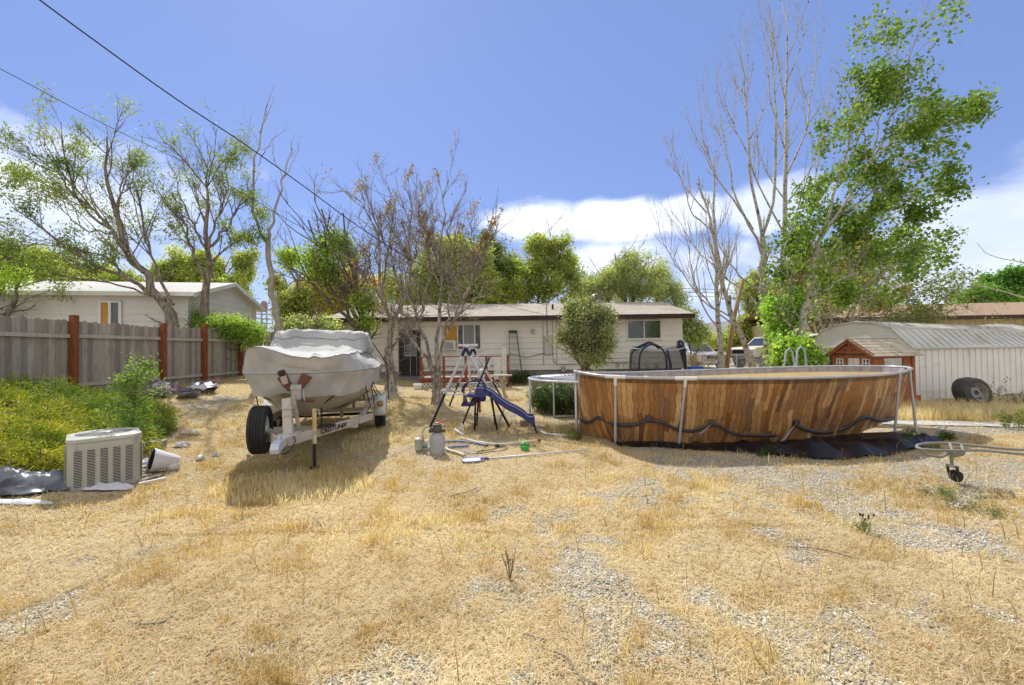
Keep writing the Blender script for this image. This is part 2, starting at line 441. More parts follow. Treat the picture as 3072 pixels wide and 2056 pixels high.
def litter(X, Y, Ln, W):
    n = len(X); a = nrng.random(n) * np.pi * 2; dx, dy = np.cos(a), np.sin(a)
    z = gz_np(X, Y) + .004 + nrng.random(n) * .022
    dz = (nrng.random(n) - .5) * .035
    bend = (nrng.random(n) - .5) * .35
    P = []
    for t, w in ((-.5, .6), (0, 1), (.5, .5)):
        for s in (-1, 1):
            bx = bend * Ln * (t * t * 2)
            P.append(np.stack([X + dx * Ln * t - dy * (bx + W * w * s * .5), Y + dy * Ln * t + dx * (bx + W * w * s * .5), z + dz * t * 2], 1))
    V = np.stack(P, 1).reshape(-1, 3); base = np.arange(n)[:, None] * 6
    return V, np.concatenate([base + np.array([[0, 1, 3, 2]]), base + np.array([[2, 3, 5, 4]])], 0)
def scatter(n, y0, y1, half=1.28, pad=.6, xr=None):
    """points in the view's wedge, even per picture row-ish"""
    y = y0 * (y1 / y0) ** nrng.random(n) if xr is None else y0 + (y1 - y0) * nrng.random(n)
    x = (nrng.random(n) * 2 - 1) * (half * y + pad) if xr is None else xr[0] + (xr[1] - xr[0]) * nrng.random(n)
    return x, y
def palcol(X, Y, pal, rep=6, var=.12):
    n = len(X); q = vnoise(X, Y, .9, 12) * .5 + vnoise(X, Y, .3, 13) * .3 + nrng.random(n) * .35 - .07
    k = np.clip((q * len(pal)).astype(int), 0, len(pal) - 1)
    order = np.array([4, 3, 0, 6, 1, 2, 5])[:len(pal)] if len(pal) == 7 else np.arange(len(pal))
    c = pal[order[k]] * (1 - var + 2 * var * nrng.random((n, 1)))
    return np.repeat(c, rep, 0)
Vs, Fs, Cs = [], [], []; off = 0
def put(V, Fq, C):
    global off
    Vs.append(V); Fs.append(Fq + off); Cs.append(C); off += len(V)
# exclude footprints
def keep(X, Y):
    k = np.ones(len(X), bool)
    k &= ~((((X - 4.7) / 3.4) ** 2 + ((Y - 8.4) / 1.55) ** 2) < 1)              # pool
    k &= ~((np.abs(X + 5.13) < .45) & (np.abs(Y - 5.46) < .45))                # condenser
    k &= ~((X / Y < -.86) & (Y > 5.8) & (Y < 9.0))                   # junipers
    k &= ~((X / Y < -.95) & (Y > 4.95) & (Y < 5.9))
    k &= ~((Y > 19.4) & (X > -8.8) & (X < 8.8)); k &= ~(Y > 20.5); k &= ~(X < -10.4)
    k &= ~((X > 8.0) & (Y > 12.6))
    return k
for (n, y0, y1, hs, ws) in ((150000, 1.75, 4.2, .95, .0042), (150000, 4.0, 8.0, 1.1, .006), (120000, 7.6, 20.4, 1.15, .011)):
    X, Y = scatter(n, y0, y1)
    g = gravel_mask(X, Y)
    cl = vnoise(X, Y, .13, 21) * .42 + vnoise(X, Y, .34, 23) * .33 + vnoise(X, Y, .9, 22) * .25
    tm = tall_mask(X, Y)
    p = np.clip((cl - .30) * 2.3, 0.03, 1) * (1 - .88 * g) + tm * .6
    k = (nrng.random(n) < p) & keep(X, Y)
    X, Y = X[k], Y[k]; cl = cl[k]; tm = tm[k]
    H = (.018 + .085 * np.clip((cl - .40) * 2.6, 0, 1) ** 1.3) * (.5 + .8 * nrng.random(len(X)))  * hs * .9 + tm * .045 * (.4 + .9 * nrng.random(len(X)))
    V, Fq = blades(X, Y, H, ws, .75, None)
    put(V, Fq, palcol(X, Y, GOLD, var=.26))
    # litter of flattened straw
    X, Y = scatter(int(n * .6), y0, y1); g = gravel_mask(X, Y)
    k = (nrng.random(len(X)) < (1 - .5 * g)) & keep(X, Y); X, Y = X[k], Y[k]
    V, Fq = litter(X, Y, .03 + .07 * nrng.random(len(X)), ws * .95)
    c = palcol(X, Y, GOLD, var=.34); c = c * .55 + np.array([.80, .75, .62]) * .47
    put(V, Fq, c)
# taller sparse stems with seed heads
X, Y = scatter(5200, 2.0, 13); tm = tall_mask(X, Y)
k = (nrng.random(len(X)) < .22 + tm) & keep(X, Y); X, Y = X[k], Y[k]; tm = tm[k]
V, Fq = blades(X, Y, (.12 + .12 * nrng.random(len(X))) * (1 + .7 * tm), .0045 + .0006 * Y, .5, None); put(V, Fq, palcol(X, Y, GOLD[[0, 3, 4, 1]]))
# rim of dry grass round the objects
for (cx, cy, rx, ry, n, h) in ((9.6, 10.3, 2.6, .9, 9000, .34), (-2.7, 5.35, .95, .6, 2600, .15), (1.2, 8.9, .5, .2, 900, .18), (12, 9.9, 1.5, .9, 2500, .3), (-2.6, 8.3, .5, 1.2, 1500, .12), (-.4, 12.5, 4, 1.5, 3000, .16),
                           (10.6, 19.4, 1.4, .8, 1500, .5)):
    a = nrng.random(n) * 6.283; r = np.sqrt(nrng.random(n)); X = cx + rx * r * np.cos(a); Y = cy + ry * r * np.sin(a)
    V, Fq = blades(X, Y, h * (.35 + .75 * nrng.random(n)), .009, .6, None); put(V, Fq, palcol(X, Y, GOLD[[0, 1, 2, 5, 3]]))
go = np_mesh('dry_grass', np.concatenate(Vs), np.concatenate(Fs), M['grass'], col=np.concatenate(Cs))
tag(go, 'golden dry grass and straw covering the yard', 'grass', kind='stuff')
# pebbles
n = 22000; X, Y = scatter(n * 4, 1.75, 5.4); g = gravel_mask(X, Y); k = (nrng.random(len(X)) < g ** 1.5) & keep(X, Y); X, Y = X[k][:n], Y[k][:n]; n = len(X)
r = .005 + .010 * nrng.random(n) ** 2
base = np.array([[1, 0, 0], [0, 1, 0], [-1, 0, 0], [0, -1, 0], [0, 0, .7], [0, 0, -.4]])
jit = base[None] * (0.7 + .6 * nrng.random((n, 6, 1))); a = nrng.random(n) * 6.28; ca, sa = np.cos(a)[:, None], np.sin(a)[:, None]
px_ = jit[..., 0] * ca - jit[..., 1] * sa; py_ = jit[..., 0] * sa + jit[..., 1] * ca
V = np.stack([X[:, None] + px_ * r[:, None], Y[:, None] + py_ * r[:, None] * .8, gz_np(X, Y)[:, None] + .003 + jit[..., 2] * r[:, None]], 2).reshape(-1, 3)
tri = np.array([[0, 1, 4], [1, 2, 4], [2, 3, 4], [3, 0, 4], [1, 0, 5], [2, 1, 5], [3, 2, 5], [0, 3, 5]])
Fq = (np.arange(n)[:, None, None] * 6 + tri[None]).reshape(-1, 3)
c = np.repeat((.42 + .46 * nrng.random((n, 1))) * np.array([[1, .97, .91]]), 6, 0)
M['pebble'] = leafmat('pebble_stone', 0.0, rough=.85)
tag(np_mesh('gravel', V, Fq, M['pebble'], col=c), 'small pale stones showing between the dry grass', 'gravel', kind='stuff')
# ================================================================ BUILDINGS AND FENCES
def islandmat(name, cols, rough=.85, sc=4, stretch=(1, 1, 1), bump=.3, bsc=40, dark=(.2, .17, .14), damt=.5, r3=(.5, .75)):
    """colour picked per loose piece, plus streaks"""
    m = bpy.data.materials.new(name); m.use_nodes = True
    N, L = m.node_tree.nodes, m.node_tree.links
    b = N['Principled BSDF']; b.inputs['Roughness'].default_value = rough; b.inputs['Specular IOR Level'].default_value = .2
    g = N.new('ShaderNodeNewGeometry'); cr = N.new('ShaderNodeValToRGB')
    e = cr.color_ramp.elements
    while len(e) < len(cols): e.new(.5)
    for i, c in enumerate(cols): e[i].position = i / max(1, len(cols) - 1); e[i].color = (*c, 1)
    L.new(g.outputs['Random Per Island'], cr.inputs[0])
    tc = N.new('ShaderNodeTexCoord'); mp = N.new('ShaderNodeMapping'); mp.inputs['Scale'].default_value = stretch; L.new(tc.outputs['Object'], mp.inputs[0])
    no = N.new('ShaderNodeTexNoise'); no.inputs['Scale'].default_value = sc; no.inputs['Detail'].default_value = 8; no.inputs['Roughness'].default_value = .65; L.new(mp.outputs[0], no.inputs['Vector'])
    mr = N.new('ShaderNodeMapRange'); mr.inputs['From Min'].default_value = r3[0]; mr.inputs['From Max'].default_value = r3[1]; mr.inputs['To Max'].default_value = damt; L.new(no.outputs[0], mr.inputs[0])
    mx = N.new('ShaderNodeMixRGB'); mx.inputs[2].default_value = (*dark, 1); L.new(mr.outputs[0], mx.inputs[0]); L.new(cr.outputs[0], mx.inputs[1]); L.new(mx.outputs[0], b.inputs['Base Color'])
    nb = N.new('ShaderNodeTexNoise'); nb.inputs['Scale'].default_value = bsc; L.new(mp.outputs[0], nb.inputs['Vector'])
    bp = N.new('ShaderNodeBump'); bp.inputs['Strength'].default_value = bump; bp.inputs['Distance'].default_value = .01; L.new(nb.outputs[0], bp.inputs['Height']); L.new(bp.outputs[0], b.inputs['Normal'])
    return m
def glassmat(name, col=(.05, .055, .06), rough=.06):
    m = mat(name, col, tuple(c * 1.5 for c in col), 2.5, rough, spec=.9); return m
M['fencewood'] = islandmat('weathered_fence_wood', [(.27, .23, .19), (.44, .39, .32), (.33, .30, .27), (.52, .47, .39), (.38, .33, .27), (.24, .22, .20)], .9, 3.0, (7, 7, .9), .5, 30, (.15, .12, .10), .75, (.48, .78))
M['postwood'] = mat('stained_post', (.28, .085, .025), (.20, .06, .02), 5, .6, .3, 40, stretch=(3, 3, .5), c3=(.16, .05, .02), sc3=3, r3=(.55, .75))
M['wall_house'] = mat('house_siding_paint', (.84, .81, .77), (.79, .76, .72), 1.2, .75, .12, 60, c3=(.74, .70, .66), sc3=.7, r3=(.5, .8))
M['found'] = mat('foundation_concrete', (.24, .25, .27), (.32, .33, .34), 5, .9, .3)
M['roof_h'] = islandmat('tan_roof_shingles', [(.52, .46, .40), (.60, .54, .47), (.48, .43, .37)], .95, 6, (1, 1, 1), .6, 60, (.36, .32, .28), .5, (.45, .7))
M['fascia'] = mat('dark_brown_trim', (.055, .028, .020), (.035, .018, .012), 4, .55)
M['white'] = mat('white_paint', (.78, .78, .76), (.70, .70, .68), 5, .5, .05)
M['glass'] = glassmat('window_glass')
M['curtain'] = mat('window_blinds', (.30, .31, .30), (.22, .23, .23), 14, .5, stretch=(6, 1, .4))
M['gold_panel'] = mat('golden_curtain', (.62, .36, .08), (.48, .25, .05), 9, .7, stretch=(5, 1, 1))
M['metal'] = mat('galvanised_metal', (.55, .56, .57), (.45, .46, .47), 9, .4, .05, metal=.6)
M['greym'] = mat('grey_painted_metal', (.42, .42, .40), (.36, .36, .35), 7, .5)
M['black'] = mat('black_plastic', (.018, .018, .02), (.03, .03, .032), 9, .5)
M['rubber'] = mat('black_rubber', (.022, .022, .024), (.035, .034, .033), 14, .8, .2, 60)
M['redwood'] = mat('redwood_stain', (.30, .075, .035), (.20, .05, .03), 5, .75, .3, 40, stretch=(2, 2, 2), c3=(.36, .28, .2), sc3=5, r3=(.6, .72))
def Z(px, py, D): return F(px, py, D).z
def Xp(px, D): return (px - 1536) / FPX * D

# ---------------- main house
house = thing('house', 'long low pale house with a tan shingle roof at the back of the yard', 'house', (0, 20, 0))
HY = 20.0; x0, x1 = -8.05, 7.88; sb, et = .74, 3.02
def lapped(n, z0, z1, lip=.034):
    pts = []; h = (z1 - z0) / n
    for i in range(n): pts += [(-lip, z0 + i * h), (-.002, z0 + (i + 1) * h - .004)]
    return pts
w = MB(); prof = lapped(9, sb, et) + [(.16, et), (.16, sb)]
w.prism(prof, x0, x1, 'YZ'); w.build('wall', M['wall_house'], house)
w = MB()
for xx in (x0 + .01, x1 - .01):   # gable end walls up to the roof
    w.prism([(.2, sb), (7.6, sb), (7.6, et), (3.6, 4.06), (.2, et)], xx - .08, xx + .08, 'YZ')
w.box((0, 7.68, (sb + et) / 2), (x1 - x0, .16, et - sb)); w.build('end_wall', M['wall_house'], house)
w = MB(); w.box(((x0 + x1) / 2, 3.85, .36), (x1 - x0 - .1, 7.6, .76)); w.build('foundation', M['found'], house)
def shingle_roof(xa, xb, yf, zf, yr, zr, yb, step=.2, tab=.32, thick=.012, seed=1):
    r = random.Random(seed); m = MB()
    for side in (0, 1):
        ya, za = (yf, zf) if side == 0 else (yb, zf)
        d = Vector((0, yr - ya, zr - za)); n = int(d.length / step)
        nrm = Vector((0, -d.z, d.y)).normalized() if side == 0 else Vector((0, d.z, -d.y)).normalized()
        if nrm.z < 0: nrm = -nrm
        for i in range(n):
            p0 = Vector((0, ya, za)) + d * (i / n); p1 = Vector((0, ya, za)) + d * ((i + 1.12) / n)
            x = xa - r.random() * tab
            while x < xb:
                wd = tab * (.8 + .7 * r.random()); a = max(x, xa); b = min(x + wd - .004, xb)
                if b > a + .02:
                    t = nrm * (thick + r.random() * .006)
                    m.add([(a, p0.y + t.y, p0.z + t.z), (b, p0.y + t.y, p0.z + t.z), (b, p1.y, p1.z + .002), (a, p1.y, p1.z + .002), (a, p0.y, p0.z - .004), (b, p0.y, p0.z - .004)], [(0, 1, 2, 3), (4, 5, 1, 0)])
                x += wd
    return m
rf = shingle_roof(-8.4, 8.2, -.6, 3.20, 3.6, 4.19, 7.9, .22, .45)
o_roof = rf.build('roof', M['roof_h'], house)
w = MB(); ro = MB()
for ya, yb_ in ((-.58, 3.6), (7.88, 3.6)):
    ro.add([(-8.38, ya, 3.185), (8.18, ya, 3.185), (8.18, yb_, 4.17), (-8.38, yb_, 4.17), (-8.38, ya, 3.10), (8.18, ya, 3.10), (8.18, yb_, 4.085), (-8.38, yb_, 4.085)], [(0, 1, 2, 3), (4, 5, 6, 7), (0, 1, 5, 4), (1, 2, 6, 5), (3, 0, 4, 7)])
ro.build('roof_deck', M['fascia'], house)
w.box((-.1, -.612, 3.10), (16.64, .03, .20)); 
for xx in (-8.4, 8.2):
    for ya, yb_ in ((-.6, 3.6), (7.9, 3.6)): w.bar((xx, ya, 3.10), (xx, yb_, 4.10), .03, .17)
w.build('fascia', M['fascia'], house)
# soffit
w = MB(); w.box((-.1, -.3, 3.035), (16.5, .56, .02)); w.build('soffit', M['wall_house'], house)
def hbox(pxa, pya, pxb, pyb, y, t, mb=None):
    """box on the facade from picture measurements at wall distance"""
    D = HY + y; a = F(pxa, pya, D); b = F(pxb, pyb, D)
    c = ((a.x + b.x) / 2, y, (a.z + b.z) / 2)
    return (mb or MB()).box(c, (abs(b.x - a.x), t, abs(a.z - b.z)))
def window(name, pxa, pya, pxb, pyb, mull, par, panes):
    a = F(pxa, pya, HY); b = F(pxb, pyb, HY); zt, zb = a.z, b.z; xa, xb = a.x, b.x; wd = .055
    wdw = MB()
    for (c, s_) in (((( xa + xb) / 2, -.035, zt), (xb - xa + wd, .07, wd)), (((xa + xb) / 2, -.035, zb), (xb - xa + wd, .07, wd)), ((xa, -.035, (zt + zb) / 2), (wd, .066, zt - zb)), ((xb, -.035, (zt + zb) / 2), (wd, .066, zt - zb))): wdw.box(c, s_)
    for m_ in mull:
        x = xa + (xb - xa) * m_; wdw.box((x, -.032, (zt + zb) / 2), (.05, .06, zt - zb - .05))
    fr = wdw.build('window', M['white'], par)
    for (u0, u1, mt) in panes:
        p = MB(); p.box((xa + (xb - xa) * (u0 + u1) / 2, -.048, (zt + zb) / 2), ((xb - xa) * (u1 - u0) - .02, .012, zt - zb - .04)); p.build('pane', mt, fr)
    s_ = MB(); s_.box(((xa + xb) / 2, -.05, zb - .045), (xb - xa + .16, .09, .03)); s_.build('sill', M['white'], fr)
    return fr
window('w', 1331, 975, 1443, 1049, [.38, .53, .84], house, [(.0, .38, M['gold_panel']), (.38, .53, M['glass']), (.53, .84, M['curtain']), (.84, 1, M['glass'])])
window('w', 1881, 962, 1982, 1016, [.5], house, [(0, .5, M['glass']), (.5, 1, M['glass'])])
lg = MB(); lg.box((Xp(1893, 20), -.057, Z(1893, 968, 20)), (.16, .01, .05)); 
M['lampglow'] = mat('lamp_in_room', (.75, .50, .22), (.7, .45, .2), 3, .5); lg.build('ceiling_lamp', M['lampglow'], house)
d = hbox(1199, 993, 1259, 1126, -.03, .05); dr = d.build('door', M['black'], house)
M['doorframe'] = mat('brown_door_frame', (.07, .04, .035), (.05, .03, .025), 5, .5)
d = MB(); hbox(1197, 990, 1261, 995, -.045, .06, d); hbox(1196, 995, 1200, 1127, -.045, .06, d); hbox(1258, 995, 1262, 1127, -.045, .06, d); d.build('door_frame', M['doorframe'], house)
d = MB(); hbox(1212, 1004, 1214, 1068, -.065, .02, d); hbox(1210, 1066, 1250, 1068.5, -.065, .02, d); hbox(1230, 1068, 1232, 1124, -.065, .02, d); hbox(1231, 1004, 1233, 1066, -.065, .02, d); hbox(1249, 1004, 1251, 1124, -.065, .02, d)
d.build('screen_bars', M['greym'], dr)
d = hbox(1214, 1005, 1249, 1065, -.06, .01); d.build('door_glass', M['glass'], dr)
# meter box, pipes, vents, mast, dish
d = MB(); hbox(1633.5, 1007, 1656, 1063, -.07, .12, d); mb_ = d.build('meter_box', mat('meter_box_paint', (.58, .56, .54), None, 4, .5), house, bevel=.01)
c = F(1645, 1018, HY - .14); d = MB(); d.lathe([(.0, -.06), (.07, -.05), (.085, 0), (.09, .03)], 20, (c.x, c.y - HY, c.z), 'Y'); d.build('meter', M['metal'], mb_, smooth=True)
d = MB()
for px, a, b_ in ((1629, 962, 1095), (1641, 962, 1007), (1657, 962, 1063), (1669, 962, 1090)):
    p, q = F(px, a, HY - .05), F(px, b_, HY - .05); p.y -= HY; q.y -= HY; q.x = p.x; d.tube([p, q], .014 if px != 1641 else .025, 8)
d.build('conduit', M['greym'], house)
d = MB(); pts = [F(px, py, HY - .06) - Vector((0, HY, 0)) for px, py in ((1558, 1069), (1585, 1072), (1610, 1065), (1632, 1061), (1658, 1060), (1661, 1085), (1672, 1094), (1750, 1092), (1820, 1088), (1895, 1086))]
d.tube(pts, .011, 6); pts = [F(px, py, HY - .06) - Vector((0, HY, 0)) for px, py in ((1266, 1105), (1330, 1102), (1348, 1100), (1400, 1102), (1480, 1099), (1530, 1062), (1558, 1069))]; d.tube(pts, .011, 6); d.build('wall_cable', M['black'], house)
d = hbox(1593, 989, 1604, 1001, -.05, .09); d.build('wall_vent', M['greym'], house)
d = hbox(1684, 1100, 1696, 1116, -.14, .2); d.build('gas_meter', M['greym'], house, bevel=.02)
def roof_pt(px, py):
    """point of the front roof slope seen at that pixel"""
    D = 20.0
    for _ in range(30):
        p = F(px, py, D); zr = 3.2 + (D - 19.4) / 4.2 * .99; D += (p.z - zr) * (1.2); D = min(max(D, 19.4), 23.6)
    p = F(px, py, D); return Vector((p.x, p.y - HY, 3.2 + (p.y - 19.4) / 4.2 * .99))
for px, py in ((1341, 925), (1409, 925)):
    p = roof_pt(px, py); d = MB(); d.box((p.x, p.y, p.z + .09), (.30, .3, .2)); d.box((p.x, p.y, p.z + .2), (.38, .38, .04)); d.build('roof_vent', M['white'], house)
p = roof_pt(1640, 946); d = MB(); d.tube([p + Vector((0, 0, -.1)), p + Vector((0, 0, .62))], .028, 8); d.tube([p + Vector((0, 0, .62)), p + Vector((.03, -.06, .7)), p + Vector((.1, -.1, .62))], .03, 8); d.tube([p + Vector((-.16, 0, .45)), p + Vector((0, 0, .5)), p + Vector((.14, 0, .45))], .015, 6); d.build('service_mast', M['greym'], house)
p = roof_pt(1658, 929); d = MB(); d.tube([p, p + Vector((0, 0, .26))], .05, 10); d.build('vent_pipe', M['black'], house)
p = roof_pt(1694, 925); d = MB(); d.tube([p, p + Vector((0, 0, .1))], .05, 10); d.build('vent_pipe', M['black'], house)
p = roof_pt(1779, 925); dsh = MB(); dsh.tube([p, p + Vector((0, 0, .42))], .02, 8); do = dsh.build('satellite_dish', M['greym'], house)
d = MB(); d.lathe([(0, -.05), (.12, -.04), (.22, -.01), (.26, .03), (.255, .04), (.2, .0), (0, -.04)], 28, axis='Y')
R_ = Matrix.Rotation(rad(-50), 4, 'Z') @ Matrix.Rotation(rad(-22), 4, 'X'); do2 = d.build('dish_face', mat('dark_dish', (.05, .045, .05), None, 4, .4), do, smooth=True)
do2.matrix_local = Matrix.Translation(p + Vector((0, -.04, .50))) @ R_
d = MB(); d.tube([p + Vector((0, 0, .45)), p + Vector((-.32, -.2, .35))], .012, 6); d.box(p + Vector((-.34, -.2, .37)), (.08, .08, .08)); d.build('dish_arm', M['greym'], do)
# window air conditioner (sits in the window)
ac = thing('window_air_conditioner', 'white window air conditioner below the golden curtain', 'air conditioner', (Xp(1350, 19.8), 19.8, Z(1350, 1050, 19.8)))
d = MB(); d.box((0, 0, .21), (.54, .42, .42)); d.build('housing', M['white'], ac, bevel=.015)
d = MB(); [d.box((-.02 + 0 * i, -.222, .06 + i * .032), (.42, .012, .012)) for i in range(10)]; [d.box((-.2 + i * .045, -.219, .2), (.008, .01, .34)) for i in range(9)]; d.build('grille', M['greym'], ac)
# ---------------- deck with rail
deck = thing('wooden_deck', 'low deck with red stained rail and white lattice skirt under the window', 'deck', (0, 16.8, 0))
DX0, DX1 = -3.53, -.17; dz = .66
d = MB(); [d.box(((DX0 + DX1) / 2, .07 + i * .14, dz - .02), (DX1 - DX0, .132, .035)) for i in range(22)]; d.build('deck_floor', mat('worn_white_boards', (.62, .58, .52), (.42, .32, .26), 5, .8, .3), deck)
d = MB(); d.box(((DX0 + DX1) / 2, -.03, dz - .13), (DX1 - DX0 + .1, .04, .17)); d.build('skirt_board', M['redwood'], deck)
for px in (1263, 1331, 1397, 1459, 1523):
    d = MB(); x = Xp(px, 16.8); d.box((x, -.02, .25 + (1.42 - .25) / 2), (.09, .09, 1.42 - .25)); d.build('post', M['redwood'], deck)
d = MB(); d.box(((DX0 + DX1) / 2, -.02, 1.44), (DX1 - DX0 + .2, .13, .04)); d.box(((DX0 + DX1) / 2, -.02, .78), (DX1 - DX0, .05, .05)); d.build('rail', M['redwood'], deck)
def lattice(xa, xb, za, zb, y, st=.11, w_=.035):
    m = MB(); W_, H_ = xb - xa, zb - za
    for sgn in (1, -1):
        k = -H_
        while k < W_:
            # line x = xa + k + t, z = za + t
            t0 = max(0, -k); t1 = min(H_, W_ - k)
            if t1 > t0 + .01:
                a = Vector((xa + k + t0, y, za + t0)); b = Vector((xa + k + t1, y, za + t1))
                if sgn < 0: a.x = xa + xb - a.x; b.x = xa + xb - b.x
                yy = y + (.004 if sgn > 0 else -.004); a.y = b.y = yy
                m.bar(a, b, .007, w_, upv=(b - a).cross(Vector((0, 1, 0))))
            k += st
    return m
lattice(DX0 + .05, DX1 - .05, .24, .50, -.01, .14, .04).build('lattice', M['white'], deck)
lattice(Xp(1482, 16.75), Xp(1502, 16.75), .55, 1.40, -.1, .13, .045).build('lattice', M['white'], deck)
lattice(Xp(1505, 16.75), Xp(1519, 16.75), .55, 1.78, -.12, .13, .045).build('lattice', M['white'], deck)
lattice(DX0 - .02, DX0 + .14, .45, 1.2, -.08, .13, .04).build('lattice', M['redwood'], deck)
# things on the deck
for (px, py, s_, nm, lb, ct) in ((1447, 1122, 1.0, 'dog_figurine', 'small white dog figurine standing on the deck', 'figurine'),):
    t = thing(nm, lb, ct, (Xp(px, 17.1), 17.1, dz))
    d = MB(); d.tube([(-.16, 0, .18), (-.02, 0, .2), (.12, 0, .2)], [.07, .085, .07], 10); d.tube([(.12, 0, .2), (.18, 0, .3), (.2, -.02, .38)], [.06, .05, .06], 10); d.tube([(.2, -.02, .38), (.29, -.03, .36)], [.055, .03], 8)
    for xx in (-.14, .1):
        for yy in (-.04, .04): d.tube([(xx, yy, .16), (xx, yy, 0)], [.03, .022], 8)
    d.tube([(-.16, 0, .2), (-.24, 0, .3)], [.02, .012], 6); d.build('body', M['white'], t, smooth=True)
# ---------------- step ladder against the wall
t = thing('step_ladder', 'green and grey step ladder folded against the house wall', 'ladder', (0, 0, 0))
M['green_rail'] = mat('green_fibreglass', (.10, .22, .07), (.07, .16, .05), 4, .5)
a0, a1 = F(1530, 1128, 19.35), F(1567, 1128, 19.35); b0, b1 = F(1528, 995, 19.85), F(1549, 995, 19.85)
for p, q in ((a0, b0), (a1, b1)):
    d = MB(); d.bar(p, q, .03, .07); d.build('side_rail', M['green_rail'], t)
for i in range(1, 8):
    f = i / 7.6; d = MB(); d.bar(a0.lerp(b0, f), a1.lerp(b1, f), .08, .03); d.build('step', M['metal'], t)
d = MB(); d.bar(b0 + Vector((-.03, 0, 0)), b1 + Vector((.03, 0, 0)), .12, .09); d.build('top_cap', M['black'], t)
d = MB(); d.bar(a0 + Vector((.0, .25, 0)), b0 + Vector((0, .06, 0)), .02, .03); d.bar(a1 + Vector((0, .25, 0)), b1 + Vector((0, .06, 0)), .02, .03); d.build('back_legs', M['green_rail'], t)

# ---------------- mobile home beyond the fence
mh = thing('mobile_home', 'white mobile home with lap siding behind the wooden fence', 'mobile home', (0, 0, 0))
C0 = Vector((-11.2, 15.0)); C1 = Vector((-12.1, 20.5)); gu = (C1 - C0).normalized(); gl = Vector((-gu.y, gu.x)); W_ = (C1 - C0).length
M['mhwhite'] = mat('white_vinyl_siding', (.74, .73, .70), (.68, .67, .64), 2, .5)
def mh_pt(a, b, z): q = C0 + gl * a + gu * b; return (q.x, q.y, z)   # a: to the left along the wall, b: back along the gable
gr = .62; ez = 3.78
w = MB()
n = 13; h = (ez - gr) / n
for i in range(n):
    z0_, z1_ = gr + i * h, gr + (i + 1) * h
    w.add([mh_pt(-.0, -.02, z0_), mh_pt(18, -.02, z0_), mh_pt(18, .0, z1_), mh_pt(0, .0, z1_), mh_pt(0, .0, z0_), mh_pt(18, 0, z0_)], [(0, 1, 2, 3), (0, 1, 5, 4)])
w.build('wall', M['mhwhite'], mh)
w = MB(); pk = 4.52
n = 17
for i in range(n):
    z0_ = gr + (pk - gr) * i / n; z1_ = gr + (pk - gr) * (i + 1) / n
    def span(z): 
        if z <= ez: return 0, W_
        k = (z - ez) / (pk - ez) * W_ / 2; return k, W_ - k
    (p0, q0), (p1, q1) = span(z0_), span(z1_)
    w.add([mh_pt(-.02, p0, z0_), mh_pt(-.02, q0, z0_), mh_pt(0, q1, z1_), mh_pt(0, p1, z1_), mh_pt(0, p0, z0_), mh_pt(0, q0, z0_)], [(0, 1, 2, 3), (0, 1, 5, 4)])
w.build('gable_wall', M['mhwhite'], mh)
w = MB()
for b0_, z0_, b1_, z1_ in ((-.3, ez - .02, W_ / 2, pk + .06), (W_ + .3, ez - .02, W_ / 2, pk + .06)):
    w.add([mh_pt(-.3, b0_, z0_), mh_pt(18, b0_, z0_), mh_pt(18, b1_, z1_), mh_pt(-.3, b1_, z1_), mh_pt(-.3, b0_, z0_ - .1), mh_pt(18, b0_, z0_ - .1), mh_pt(18, b1_, z1_ - .1), mh_pt(-.3, b1_, z1_ - .1)], [(0, 1, 2, 3), (4, 5, 6, 7), (0, 1, 5, 4), (0, 3, 7, 4)])
w.build('roof', mat('pale_grey_shingles', (.62, .61, .58), (.54, .53, .51), 30, .9, .3), mh)
w = MB(); w.bar(mh_pt(-.32, -.32, ez - .06), mh_pt(18, -.32, ez - .06), .03, .14)
for q in (-.3, W_ + .3): w.bar(mh_pt(-.33, q, ez - .08), mh_pt(-.33, W_ / 2, pk - .0), .03, .15)
w.build('roof_trim', M['white'], mh)
w = MB()
def mhwin(px0, px1, pt, pb, parts):
    # find 'a' on long wall for a pixel
    def a_of(px):
        k = (px - 1536) / FPX; return (C0.x - k * C0.y) / (k * gl.y - gl.x)
    a0_, a1_ = a_of(px0), a_of(px1); q = C0 + gl * ((a0_ + a1_) / 2); zt, zb = Z((px0 + px1) / 2, pt, q.y), Z((px0 + px1) / 2, pb, q.y)
    f = MB(); wd = .07
    f.bar(mh_pt(a0_, -.05, (zt + zb) / 2 + .0), mh_pt(a0_ + .001, -.05, (zt + zb) / 2), wd, zt - zb)
    f = MB()
    for a_ in (a0_, a1_, (a0_ + a1_) / 2): f.bar(mh_pt(a_, -.05, zb), mh_pt(a_, -.05, zt), .08, wd, upv=(gu.x, gu.y, 0))
    for z_ in (zt, zb): f.bar(mh_pt(a0_, -.05, z_), mh_pt(a1_, -.05, z_), .075, wd)
    fr = f.build('window', M['white'], mh)
    for i, mt in enumerate(parts):
        aa = a0_ + (a1_ - a0_) * (i + .5) / 2; p = MB(); dd = abs(a1_ - a0_) / 2 - .05
        A = Vector(mh_pt(aa - dd / 2, -.04, (zt + zb) / 2)); B = Vector(mh_pt(aa + dd / 2, -.04, (zt + zb) / 2)); p.bar(A, B, .02, zt - zb - .05); p.build('pane', mt, fr)
M['plywood'] = mat('orange_board', (.58, .30, .08), (.50, .26, .07), 5, .7)
mhwin(303, 364, 906, 1010, [M['plywood'], M['glass']])
w = MB()
q = C0 + gl * 3.6; w.tube([mh_pt(6.5, 1.2, 4.0), mh_pt(6.5, 1.2, 4.35)], .06, 8); w.build('roof_pipe', M['black'], mh); w = MB(); w.tube([mh_pt(9.5, 1.5, 4.0), mh_pt(9.5, 1.5, 4.3)], .05, 8); w.build('roof_pipe', M['black'], mh)
w = MB(); w.box((q.x, q.y, gr - .3), (.1, .1, .1)); 
